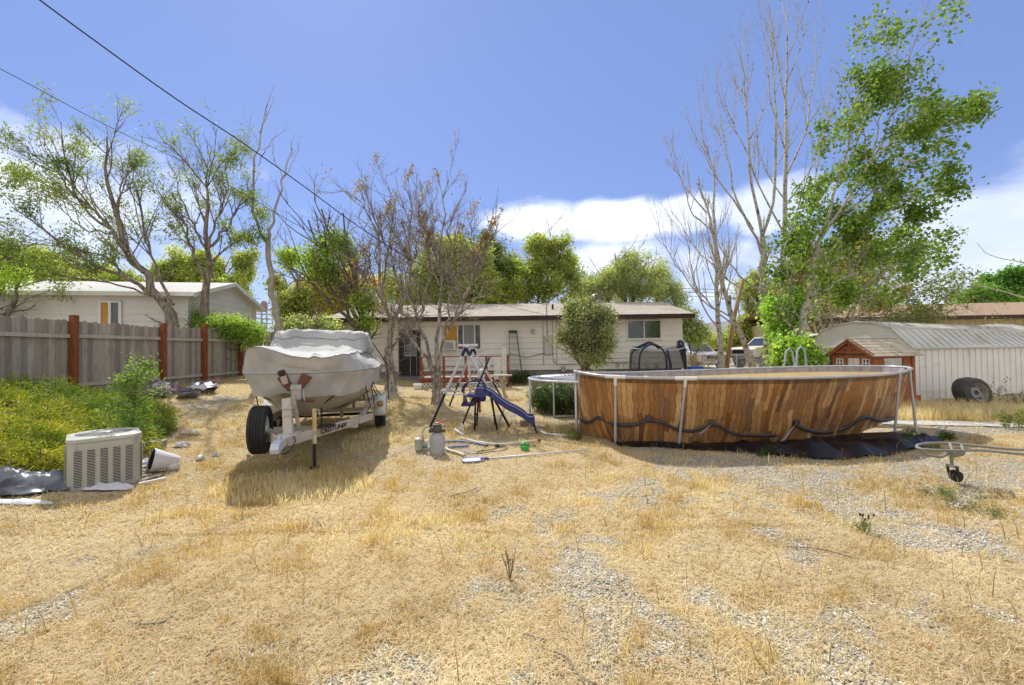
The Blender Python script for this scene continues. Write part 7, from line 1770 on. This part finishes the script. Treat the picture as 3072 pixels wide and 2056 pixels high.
tree('bare_poplar_tree', 'leafless poplar with leaning grey stem at the left of the three', [
    (limbP([(2266, 1118), (2240, 1050), (2202, 974), (2185, 910), (2170, 871), (2139, 697)], [17.2, 16.6]), .13, .07),
    (limbP([(2139, 697), (2120, 620), (2103, 576), (2096, 540)], [16.6, 16.4]), .06, .03),
    (limbP([(2120, 640), (2080, 600), (2040, 530), (2010, 470), (1996, 400)], [16.5, 16]), .04, .006),
    (limbP([(2139, 697), (2080, 650), (2050, 560), (2030, 480), (2020, 430)], [16.6, 17]), .04, .006),
    (limbP([(2202, 974), (2140, 930), (2080, 850), (2060, 700), (2050, 620)], [16.9, 16.2]), .045, .006),
    (limbP([(2190, 950), (2110, 905), (2030, 800), (1980, 690), (1960, 590)], [16.9, 16]), .045, .006)],
    pop, M['bark_pale'], None, seed=63, sides=10, jitter=.008)
tree('bare_poplar_tree', 'thin leafless poplar crossing the leaning wooden pole', [
    (limbP([(2166, 1118), (2162, 1040), (2155, 952), (2150, 850), (2146, 740), (2144, 600), (2142, 470)], [18.2, 18]), .14, .012),
    (limbP([(2160, 1000), (2130, 960), (2100, 900), (2090, 820), (2095, 700)], [18.2, 17.6]), .05, .008),
    (limbP([(2152, 900), (2180, 800), (2185, 700), (2180, 600)], [18.2, 18.5]), .04, .006)],
    pop, M['bark_pale'], None, seed=64, sides=10, jitter=.008)
# ---- green cottonwood
selE = lambda p: (lambda x, y: (((x > 2450 - (y > 560) * 130) | (y > 800)) & ((x > 2540) | (y > 330)) & (vnoise(x, y, 30, 6) * .6 + vnoise(x, y, 12, 9) * .4 > .47)))(*projx(p))
tree('cottonwood_tree', 'big green leafy cottonwood leaning right beside the bare poplars', [
    (limbP([(2392, 1110), (2394, 1060), (2409, 974), (2424, 880), (2454, 727)], [13.8, 13.6]), .135, .095),
    (limbP([(2454, 727), (2490, 620), (2527, 503), (2550, 420), (2564, 339), (2590, 230), (2582, 121)], [13.6, 13.6]), .07, .008),
    (limbP([(2454, 727), (2539, 606), (2600, 500), (2648, 424), (2700, 280), (2733, 151), (2800, 40)], [13.6, 13.0]), .065, .008),
    (limbP([(2500, 660), (2600, 590), (2709, 515), (2820, 420), (2915, 305)], [13.6, 12.8]), .05, .008),
    (limbP([(2430, 860), (2520, 760), (2650, 660), (2760, 590), (2850, 540)], [13.6, 13.0]), .05, .008),
    (limbP([(2424, 900), (2540, 830), (2680, 760), (2800, 725), (2855, 700)], [13.6, 13.0]), .045, .008),
    (limbP([(2440, 790), (2420, 690), (2440, 600), (2450, 520), (2490, 300)], [13.6, 14.2]), .045, .008),
    (limbP([(2409, 974), (2370, 900), (2370, 800), (2400, 740)], [13.7, 14]), .04, .01),
    (limbP([(2400, 1020), (2360, 960), (2335, 920), (2330, 880)], [13.7, 13.2]), .04, .01),
    (limbP([(2620, 480), (2640, 330), (2680, 200), (2690, 120)], [13.2, 13.4]), .03, .006),
    (limbP([(2420, 930), (2480, 890), (2560, 880), (2640, 900)], [13.7, 14]), .04, .01),
    (limbP([(2430, 860), (2480, 780), (2560, 700), (2620, 640)], [13.6, 13.2]), .03, .006), (limbP([(2440, 820), (2500, 720), (2540, 600), (2560, 480)], [13.6, 14]), .03, .006),
    (limbP([(2460, 760), (2560, 760), (2660, 800), (2720, 850)], [13.6, 13]), .03, .006), (limbP([(2424, 880), (2500, 850), (2600, 820), (2700, 800), (2780, 760)], [13.6, 14.2]), .03, .006),
    (limbP([(2424, 900), (2370, 850), (2350, 760), (2380, 660), (2430, 620)], [13.7, 13.2]), .03, .006), (limbP([(2539, 606), (2620, 570), (2700, 620), (2760, 640)], [13.3, 13.8]), .025, .006),
    (limbP([(2600, 500), (2660, 440), (2760, 400), (2840, 330)], [13.2, 13.6]), .025, .005)],
    [U(n=8, tmin=.25, tmax=1, ang=.65, angv=.2, lratio=.34, lv=.4, K=7, wander=.08, up=.08, rr=.022, S=5), U(n=6, tmin=.25, tmax=1, ang=.6, angv=.2, lratio=.5, lv=.4, K=5, wander=.1, up=.04, rr=.010), U(n=3, tmin=.2, tmax=1, ang=.6, angv=.2, lratio=.5, lv=.3, K=4, wander=.1, up=.02, rr=.006, S=3)],
    M['bark_pale'], U(n=24000, sel=selE, size=.095, pal=G_COT, spread=.15, aspect=.95, droop=.5, from_=1), seed=71, sides=12, jitter=.008)
crown_tree('bush', 'bright leafy shoots round the foot of the cottonwood', 2345, 14.2, [(2330, 930, 26, 30), (2360, 960, 36, 30), (2345, 1000, 26, 22), (2370, 900, 24, 30)], [(.10, .24, .03), (.16, .32, .04), (.22, .38, .06)], .10, M['bark_pale'], 72, 420, None, tr=.03, cat='bush', gaps=.3, aspect=.9)
crown_tree('bush', 'dark green shoots behind the pool ladder', 2380, 12.6, [(2355, 1050, 26, 22), (2395, 1060, 24, 30), (2360, 1085, 30, 20), (2420, 1085, 22, 20)], G_COT, .10, M['bark'], 73, 450, None, tr=.02, cat='bush', gaps=.25, aspect=.85)
# leaning wooden pole and far utility poles
t = thing('wooden_pole', 'brown wooden pole leaning among the bare poplars', 'pole', on(Xp(2172, 19), 19)); b0 = Vector(t.location)
d = MB(); d.tube([Vector((0, 0, -.1)), F(2200, 960, 19.1) - b0, F(2228, 840, 19.3) - b0], [.10, .09, .085], 10); d.build('pole_body', mat('brown_pole', (.30, .19, .09), (.38, .26, .14), 6, .9, .4, stretch=(2, 2, .3)), t, smooth=True)
for px, py, D, lb in ((2194, 886, 60, 'far utility pole seen between the bare poplars'), (2842, 886, 60, 'far utility pole above the tan house roof'), (486, 782, 50, 'far utility pole with crossarm left of the mobile home gable')):
    b0 = on(Xp(px, D), D); t = thing('utility_pole', lb, 'utility pole', b0); h = Z(px, py, D) - b0.z; d = MB(); d.tube([(0, 0, 0), (0, 0, h)], [.2, .14], 8); d.build('pole_body', M['bark_dark'], t); d = MB(); d.box((0, 0, h - .5), (2.4, .12, .14)); [d.tube([(x, 0, h - .43), (x, 0, h - .2)], .05, 6) for x in (-1.1, -.6, .6, 1.1)]; d.build('crossarm', M['bark_dark'], t)
# overhead cables
def cable(label, pxs, D0, D1, r):
    a, b_ = F(*pxs[0], D0), F(*pxs[-1], D1); pl = []
    for (x, y) in pxs:
        d_ = c_fwd * FPX + c_right * (x - 1536) - c_up * (y - 1028); k = d_.x / d_.y
        D = (a.x * (b_.y - a.y) - a.y * (b_.x - a.x)) / (k * (b_.y - a.y) - (b_.x - a.x)) if True else D0
        pl.append(F(x, y, D))
    ext = pl[0] + (pl[0] - pl[2]) * 2.2 + Vector((0, 0, .1)); pl = [ext, pl[0] * .5 + ext * .5] + pl
    t = thing('overhead_cable', label, 'cable', (0, 0, 0)); d = MB(); d.tube(openc(pl, 8), r, 6); d.build('cable_body', mat('cable_black', (.02, .02, .025), None, 4, .6) if 'cable_black' not in bpy.data.materials else bpy.data.materials['cable_black'], t, smooth=True)
cable('thicker dark overhead power cable running down to the roof mast', [(124, 4), (288, 125), (525, 295), (734, 433), (918, 564), (1088, 688), (1259, 793), (1442, 872), (1638, 915)], 6, 19.9, .012)
cable('thinner overhead phone cable crossing below the power cable', [(-10, 201), (315, 374), (564, 492), (734, 583), (905, 682), (1088, 760), (1259, 832), (1442, 898), (1690, 957)], 7, 19.3, .007)
for i, y in enumerate((868, 878, 890)):
    a, b_ = F(1900, y - 6, 60), F(2900, y, 60); t = thing('overhead_cable', ('top', 'middle', 'lowest')[i] + ' of three far power lines behind the bare poplars', 'cable', (0, 0, 0), group='far power lines'); d = MB(); d.tube([a, a.lerp(b_, .5) + Vector((0, 0, -.5)), b_], .035, 4); d.build('cable_body', bpy.data.materials['cable_black'], t)
# near branches entering at the right edge
tree('bare_tree', 'near pale branches reaching in at the right edge', [([(7.2, 4.6, .0), (7.1, 4.6, 1.2), (6.9, 4.6, 2.2)], .09, .05),
    (limbP([(3400, 900), (3200, 905), (3072, 893), (2990, 872), (2930, 855), (2885, 825), (2868, 800)], 4.6), .022, .004),
    (limbP([(3400, 830), (3200, 805), (3072, 789), (3000, 778), (2960, 762), (2938, 745), (2932, 730)], 4.6), .016, .003)],
    [U(n=2, tmin=.55, tmax=.98, ang=.6, angv=.2, lratio=.06, lv=.4, K=4, wander=.1, up=.0, rr=.004)], M['bark_pale'], None, seed=81, jitter=.002)
# ---- young tree before the house wall
crown_tree('young_tree', 'small round olive leaved tree in front of the house wall', 1757, 15.2, [(1760, 1000, 70, 60), (1720, 960, 40, 35), (1790, 950, 45, 35), (1735, 1040, 50, 35), (1800, 1020, 48, 45), (1770, 920, 30, 25), (1705, 1010, 35, 35), (1815, 960, 30, 25), (1760, 1075, 50, 22), (1722, 925, 14, 18)], [(.12, .17, .08), (.18, .23, .12), (.25, .29, .17), (.09, .13, .06), (.22, .26, .15)], .075, M['bark'], 91, 1500, None, tr=.06, gaps=.2, aspect=.45, fill=2.6)
# ---- junipers
def sprays(r, C, nrmv, L_, W_, pal, off_):
    n = len(C); d = nrm(nrmv + r.normal(size=(n, 3)) * .45); q = nrm(np.cross(d, r.normal(size=(n, 3)))); s_ = L_ * (.6 + .8 * r.random((n, 1)))
    V = np.stack([C - q * W_ * .5, C + q * W_ * .5, C + d * s_ + np.array([0, 0, -.15]) * s_ + q * W_ * .25, C + d * s_ + np.array([0, 0, -.15]) * s_ - q * W_ * .25], 1).reshape(-1, 3) - off_
    pal = np.array(pal); cn = vnoise(C[:, 0], C[:, 1] + C[:, 2], .35, 3); k = np.clip(((cn * .8 + r.random(n) * .35 - .05) * len(pal)).astype(int), 0, len(pal) - 1)
    return V, np.arange(n * 4).reshape(n, 4), np.repeat(pal[k] * (.8 + .4 * r.random((n, 1))), 4, 0)
def juniper(label, mounds, pal, seed, n_per=9000):
    r = np.random.default_rng(seed); c0 = G(*mounds[0][:2]); off_ = np.array([c0.x, c0.y, c0.z]); root = thing('juniper_bush', label, 'bush', c0); Vs_ = []; Ps = []; st = MB(); st.M = Matrix.Translation(-c0)
    for (px, py, R_, H_) in mounds:
        c = G(px, py); n = int(n_per * R_ * R_); R_ *= .86; H_ *= 1.18
        u = r.normal(size=(n, 3)); u[:, 2] = np.abs(u[:, 2]) * .9; u = nrm(u); th = np.arctan2(u[:, 1], u[:, 0])
        lump = 1 + .70 * (vnoise(np.cos(th) * 2 + px * .01, np.sin(th) * 2 + u[:, 2] * 2, .7, seed) - .5) + .45 * (vnoise(u[:, 0] * 5, u[:, 1] * 5 + u[:, 2] * 4, .8, seed + 1) - .5)
        rr_ = (.72 + .30 * r.random(n) ** .7) * lump
        C = np.stack([c.x + u[:, 0] * R_ * rr_, c.y + u[:, 1] * R_ * rr_, np.zeros(n)], 1); C[:, 2] = gz_np(C[:, 0], C[:, 1]) + u[:, 2] * H_ * rr_
        tier = np.round(u[:, 2] * 4) / 4; nv = np.stack([u[:, 0], u[:, 1], u[:, 2] * .45 + .25], 1)
        Vs_.append(sprays(r, C, nv, .052, .013, pal, off_))
        for i in range(9):
            a = r.random() * 6.28; e = Vector((c.x + R_ * .85 * math.cos(a), c.y + R_ * .85 * math.sin(a), 0)); e.z = gz(e.x, e.y) + H_ * .45; st.tube([c, (c + e) / 2 + Vector((0, 0, H_ * .35)), e], [.022, .014, .006], 5)
    o = 0; VV, FF, CC = [], [], []
    for V, Fq, C in Vs_: VV.append(V); FF.append(Fq + o); CC.append(C); o += len(V)
    np_mesh('foliage', np.concatenate(VV), np.concatenate(FF), M['needle'], root, col=np.concatenate(CC)); st.build('stems', M['bark_dark'], root)
    return root
JY = [(.10, .16, .02), (.20, .27, .03), (.38, .40, .05), (.52, .49, .07), (.60, .54, .08)]
JG = [(.06, .12, .02), (.10, .19, .03), (.20, .28, .04), (.34, .38, .06)]
juniper('low yellow green juniper spreading at the left edge before the fence', [(60, 1330, 1.0, .42), (-60, 1380, 1.0, .45), (150, 1370, .75, .36), (40, 1420, .6, .34), (110, 1420, .45, .30), (-40, 1270, 1.1, .42), (20, 1440, .4, .22)], JY, 5)
juniper('mounded juniper with darker green shade between the fence and condenser', [(330, 1280, .95, .46), (200, 1285, .8, .45), (400, 1260, .75, .34), (430, 1300, .5, .28), (300, 1330, .55, .35), (390, 1330, .5, .30)], JG[1:] + [(.32, .36, .05)], 6)
juniper('bushy juniper lobe with bright tips against the fence', [(90, 1225, 1.0, .50), (180, 1232, .9, .40), (20, 1235, .9, .44)], JG + JY[1:3], 7)
juniper('small isolated juniper sprig right of the condenser', [(415, 1345, .30, .26), (440, 1368, .22, .18)], JY, 9)
# ---- locust sapling
def sapling(name, label, px, py, top, D=None, lean=.02, n=1500, pal=None, size=.05, spread=.05, cat='sapling', stems=6, bark=None, seed=1, asp=.45, wid=.35):
    b0 = G(px, py); r = np.random.default_rng(seed); h = Z(px, top, b0.y) - b0.z; root = thing(name, label, cat, b0); g = Grow(seed)
    P = [g.resample([(0, 0, 0), (lean * .5, 0, h * .5), (lean, 0, h)], 10)]
    P0 = np.stack(P); Q0 = np.linspace(.012, .004, 10)[None] * max(1, h)
    c1, r1 = g.kids(P0, Q0, stems * 3, .25, 1, .9, .2, wid, .3, 6, .08, .05, .006); c2, r2 = g.kids(c1, r1, 6, .2, 1, .9, .25, .4, .3, 4, .1, 0, .003)
    V, Fq = merge([g.tubes(P0, Q0, 6), g.tubes(c1, r1, 3), g.tubes(c2, r2, 3)]); np_mesh('stem', V, Fq, bark or M['bark_dark'], root)
    pts = np.concatenate([c1[:, 1:].reshape(-1, 3), c2.reshape(-1, 3)]); V, Fq, col = leaves(r, pts[r.integers(0, len(pts), n)], size, pal or G_ELDER, spread, aspect=asp, droop=.3); np_mesh('foliage', V, Fq, M['leaf'], root, col=col); return root
sapling('locust_sapling', 'thin feathery green sapling rising out of the junipers', 391, 1385, 1108, n=2600, size=.045, spread=.035, pal=[(.16, .30, .06), (.22, .38, .09), (.12, .24, .05)], seed=3, lean=.10, stems=9, wid=.32)
# weeds
def weed(label, px, py, rx, h, n, pal, size=.06, seed=1, name='weed_clump', cat='weeds', asp=.35):
    b0 = G(px, py); r = np.random.default_rng(seed); g = Grow(seed); root = thing(name, label, cat, b0); m_ = max(6, int(n / 90))
    a = r.random(m_) * 6.28; q = np.sqrt(r.random(m_)) * rx; st = np.stack([np.cos(a) * q, np.sin(a) * q * .7, np.zeros(m_)], 1); st[:, 2] = gz_np(st[:, 0] + b0.x, st[:, 1] + b0.y) - b0.z
    d_ = np.stack([np.cos(a) * .3 * q / rx, np.sin(a) * .3 * q / rx, np.ones(m_)], 1); P0 = g.extend(st, d_, h * (.55 + .5 * r.random(m_)), 7, .08, .02); Q0 = np.broadcast_to(np.linspace(.006, .002, 7), (m_, 7)).copy()
    c1, r1 = g.kids(P0, Q0, 6, .15, 1, .7, .2, .35, .3, 4, .1, .05, .003); V, Fq = merge([g.tubes(P0, Q0, 4), g.tubes(c1, r1, 3)]); np_mesh('stems', V, Fq, bpy.data.materials.get('weed_stem') or mat('weed_stem', (.20, .22, .10), None, 4, .8), root)
    pts = np.concatenate([P0[:, 2:].reshape(-1, 3), c1.reshape(-1, 3)]); V, Fq, col = leaves(r, pts[r.integers(0, len(pts), n)], size, pal, .03, aspect=asp, droop=-.2); np_mesh('leaves', V, Fq, M['leaf'], root, col=col)
DG = [(.035, .085, .03), (.055, .12, .04), (.085, .16, .055), (.045, .10, .035)]
weed('dense dark green weeds growing under the trampoline', 1690, 1240, .62, .78, 11000, DG, .06, 1)
weed('dark green weeds at the left end of the pool behind the leg', 1650, 1232, .45, .62, 6000, DG, .055, 2)
weed('low green weed at the foot of the left pool leg', 1724, 1322, .12, .18, 350, G_OLIVE, .04, 3)
weed('green weeds beside the step ladder foot', 1590, 1150, .9, .35, 2500, G_OLIVE, .08, 4)
weed('dark weeds at the deck corner by the ladder', 1545, 1155, .6, .5, 1800, DG, .08, 5)
weed('green sprouts round the base of the left bare tree', 1168, 1130, .5, 1.2, 2200, G_ELDER, .10, 6)
weed('dry flowering weeds before the netted play tent', 1930, 1140, 1.4, .9, 1600, [(.30, .30, .20), (.40, .36, .24), (.20, .24, .12)], .05, 7)
weed('orange brown dry weeds by the chain link fence', 2095, 1110, 1.0, 1.1, 3200, [(.50, .32, .12), (.42, .26, .12), (.30, .30, .14)], .08, 8)
weed('green weeds in the pool shadow right of the black tarp', 2790, 1318, .35, .10, 1200, [(.06, .13, .04), (.10, .18, .06)], .035, 9)
weed('low green ground weed at the right front of the tarp', 2720, 1345, .45, .06, 900, [(.12, .20, .07), (.20, .26, .11)], .03, 10)
weed('green weed tuft in the pool shadow', 2300, 1368, .14, .10, 500, DG, .03, 11)
weed('grey green weeds low in the dry grass at the right', 2850, 1500, .28, .09, 700, [(.16, .22, .10), (.24, .28, .15)], .025, 12)
weed('grey green weeds behind the thistle plant', 2900, 1540, .25, .08, 500, [(.16, .22, .10), (.24, .28, .15)], .025, 13)
weed('tall dry seeded weed stalks by the right end of the shed', 3030, 1235, .35, .75, 700, [(.12, .14, .07), (.22, .20, .10), (.30, .24, .12)], .05, 14)
weed('green leafy weed at the far right by the path', 3060, 1290, .3, .35, 900, G_OLIVE, .05, 15)
# seed headed thistle in the foreground
b0 = G(2592, 1600); t = thing('thistle_plant', 'small green plant with brown seed heads alone in the dry grass', 'plant', b0); r = random.Random(4); d = MB(); hd = MB()
for i in range(10):
    a = r.random() * 6.28; q = .03 + .05 * r.random(); h = .12 + .05 * r.random(); top = Vector((math.cos(a) * q, math.sin(a) * q, h)); d.tube([(0, 0, 0), top * .5 + Vector((0, 0, .02)), top], .0018, 4); hd.lathe([(.0, 0), (.007, .003), (.008, .012), (.005, .02), (0, .022)], 8, top)
d.build('stem', bpy.data.materials['weed_stem'], t); hd.build('seed_head', mat('brown_seed', (.09, .05, .03), None, 4, .9), t)
rr_ = np.random.default_rng(9); n = 160; C = rr_.normal(size=(n, 3)) * np.array([.03, .03, .02]) + np.array([0, 0, .045]); V, Fq, col = leaves(rr_, C, .035, G_OLIVE, .004, aspect=.2, droop=-.8); np_mesh('foliage', V, Fq, M['leaf'], t, col=col)
b0 = G(1530, 1745); t = thing('dead_weed', 'dry branching brown weed skeleton in the middle foreground', 'plant', b0); d = MB()
for i in range(11):
    a = r.random() * 6.28; q = .02 + .09 * r.random(); h = .13 + .12 * r.random(); top = Vector((math.cos(a) * q, math.sin(a) * q * .5, h)); m_ = top * .55 + Vector((r.uniform(-.01, .01), 0, .01)); d.tube([(0, 0, 0), m_, top], .0022, 4); d.tube([m_, m_ + Vector((r.uniform(-.04, .04), 0, .06))], .0014, 3)
d.build('stems', mat('brown_stem', (.26, .16, .08), None, 4, .9), t)
# sticks and dead leaves on the straw
r = random.Random(20)
M['stick'] = mat('grey_stick', (.24, .20, .16), (.16, .13, .10), 20, .9)
for i, (pxs, lb) in enumerate((([(1660, 1955), (1700, 1975), (1740, 2030), (1790, 2056)], 'long curved grey stick nearest the bottom edge'), ([(395, 1868), (430, 1873), (490, 1866), (520, 1846)], 'curved brown stick in the lower left grass'), ([(1345, 1490), (1400, 1476), (1432, 1464)], 'thin stick on the gravel patch before the net pole'), ([(2360, 1640), (2460, 1647), (2560, 1675)], 'long thin stick lying below the thistle plant'), ([(950, 1558), (965, 1580)], 'short grey stick in the dry grass right of the boat shadow'), ([(1570, 1900), (1640, 1922)], 'thin dark twig in the lower middle grass'), ([(620, 1970), (650, 1938)], 'short pale stick standing out in the lower left straw'))):
    pts = [G(x, y, .018) for x, y in pxs]; t = thing('stick', lb, 'stick', (0, 0, 0)); d = MB(); d.tube(openc(pts, 5) if len(pts) > 2 else pts, .0065 if i < 3 else .005, 6); d.build('stick_body', M['stick'], t, smooth=True)
n = 420; X, Y = scatter(n, 1.8, 8); C = np.stack([X, Y, gz_np(X, Y) + .012], 1); V, Fq, col = leaves(nrng, C, .035, [(.50, .26, .10), (.62, .42, .20), (.70, .58, .38), (.40, .20, .08)], .0, aspect=.6, flat=6)
tag(np_mesh('dead_leaves', V, Fq, M['grass'], col=col), 'small dead leaves scattered over the straw', 'leaves', kind='stuff')
# ================================================================ CHAIN LINK FENCE AND PICKUPS
FD = 19.6; xa, xb = Xp(2053, FD), Xp(2420, FD); zb_, zt2 = gz(8, FD) + .03, gz(8, FD) + 1.02
t = thing('chain_link_fence', 'grey chain link fence between the house corner and the bare poplars', 'fence', (xa, FD, 0)); Lf = xb - xa
d = MB()
st = .075; k = -(zt2 - zb_)
while k < Lf:
    for s_ in (0, 1):
        t0, t1 = max(0, -k), min(zt2 - zb_, Lf - k)
        if t1 > t0:
            a = Vector((k + t0, .003 * s_, zb_ + t0)); b_ = Vector((k + t1, .003 * s_, zb_ + t1))
            if s_: a.x, b_.x = Lf - a.x, Lf - b_.x
            d.bar(a, b_, .004, .004)
    k += st
d.build('wire_mesh', M['metal'], t)
d = MB(); d.tube([(0, 0, zt2), (Lf, 0, zt2)], .022, 8); d.build('top_rail', M['metal'], t)
for px in (2112, 2209, 2255, 2330, 2415):
    d = MB(); x = Xp(px, FD) - xa; d.tube([(x, .01, zb_ - .1), (x, .01, zt2 + .06)], .03 if px == 2209 else .022, 8); d.build('post', M['metal'], t)
def pickup(name, label, loc, rz, paint, off=False):
    """truck, nose towards -y, width along x"""
    t = thing(name, label, 'pickup truck', loc, rz); W_ = 1.0 if not off else .98; z0 = .45 if not off else .78
    M['tglass'] = glassmat('windscreen_glass', (.02, .03, .05), .08) if 'tglass' not in M else M['tglass']
    def sec(y, zs, w_): return [Vector((w_[i], y, zs[i])) for i in range(len(zs))] 
    hz = z0 + .55; rz_ = z0 + 1.25
    d = MB()
    prof = [(-2.55, z0), (-2.62, z0 + .22), (-2.55, hz - .05), (-2.35, hz + .04), (-1.15, hz + .12), (-1.05, hz + .14), (1.1, hz + .12), (2.55, hz + .10), (2.6, z0 + .1), (2.5, z0)]
    d.prism(prof, -W_, W_, 'YZ'); d.build('body', paint, t, bevel=.05)
    d = MB(); V = [(-.92 * W_, -1.15, hz + .1), (.92 * W_, -1.15, hz + .1), (.92 * W_, 1.0, hz + .1), (-.92 * W_, 1.0, hz + .1), (-.76 * W_, -.45, rz_), (.76 * W_, -.45, rz_), (.76 * W_, .85, rz_), (-.76 * W_, .85, rz_)]
    d.add(V, [(0, 1, 5, 4), (1, 2, 6, 5), (2, 3, 7, 6), (3, 0, 4, 7), (4, 5, 6, 7)]); d.box((0, .2, rz_ + .02), (1.5 * W_, 1.3, .05)); d.build('cab', paint, t, bevel=.04)
    def lerpf(a, b_, c, e, u, v): A = Vector(a).lerp(Vector(b_), u); B = Vector(e).lerp(Vector(c), u); return A.lerp(B, v)
    d = MB(); q = [lerpf(V[0], V[1], V[5], V[4], u, v) + Vector((0, -.035, .02)) for u, v in ((.07, .1), (.93, .1), (.92, .9), (.08, .9))]; d.add(q, [(0, 1, 2, 3)]); d.build('windscreen', M['tglass'], t)
    for sgn, (i0, i1, i2, i3) in ((1, (1, 2, 6, 5)), (-1, (0, 3, 7, 4))):
        q = [lerpf(V[i0], V[i1], V[i2], V[i3], u, v) + Vector((sgn * .04, 0, .01)) for u, v in ((.16, .12), (.92, .12), (.88, .88), (.24, .88))]; d = MB(); d.add(q, [(0, 1, 2, 3)]); d.build('side_window', M['tglass'], t)
        d = MB(); d.box((sgn * (W_ + .12), -.95, hz + .22), (.2, .1, .16)); d.build('mirror', M['black'], t, bevel=.02)
    d = MB(); d.box((0, -2.62, z0 + .34), (1.2 * W_, .06, .26)); [d.box((0, -2.66, z0 + .24 + i * .06), (1.16 * W_, .02, .02)) for i in range(4)]; d.build('grille', M['black'], t)
    for s_ in (-1, 1):
        d = MB(); d.box((s_ * .78 * W_, -2.62, z0 + .36), (.30, .07, .2)); d.build('headlight', M['metal'], t, bevel=.02)
    d = MB(); d.box((0, -2.72, z0 + .02), (2.0 * W_, .16, .2)); d.build('bumper', M['black'] if off else M['metal'], t, bevel=.03)
    R0 = .40 if not off else .50
    for s_ in (-1, 1):
        for y in (-1.65, 1.6):
            w = wheel_mb(R0, .22, .27, 3).build('wheel', M['rubber'], t, smooth=True, autos=35); w.location = (s_ * (W_ - .08), y, R0); rim_mb(.22, .2, s_).build('rim', M['metal'], w, smooth=True, autos=40)
            d = MB(); P = [[Vector((s_ * (W_ - .25), y - (R0 + .08) * math.cos(a), R0 + (R0 + .08) * math.sin(a))), Vector((s_ * (W_ + .03), y - (R0 + .08) * math.cos(a), R0 + (R0 + .08) * math.sin(a)))] for a in [math.pi * i / 12 for i in range(13)]]; d.grid(P); d.build('wheel_arch', M['black'], t, smooth=True, solid=.03)
    d = MB(); d.box((0, 0, z0 - .06), (1.5, 4.6, .2)); d.tube([(-.8, -1.65, R0), (.8, -1.65, R0)], .07, 8); d.tube([(-.8, 1.6, R0), (.8, 1.6, R0)], .07, 8); d.build('chassis', M['black'], t)
    return t
pickup('pickup_truck', 'silver pickup with dark windscreen facing the yard beyond the fence', (Xp(2092, 29.5), 30.2, gz(12, 29)), rad(8), mat('silver_paint', (.60, .60, .61), None, 3, .3, metal=.3))
pickup('pickup_truck', 'tall cream off road pickup seen from its side behind the poplars', (Xp(2312, 29), 29.2, gz(15, 29)), rad(-68), mat('cream_paint', (.66, .63, .50), None, 3, .45), off=True)
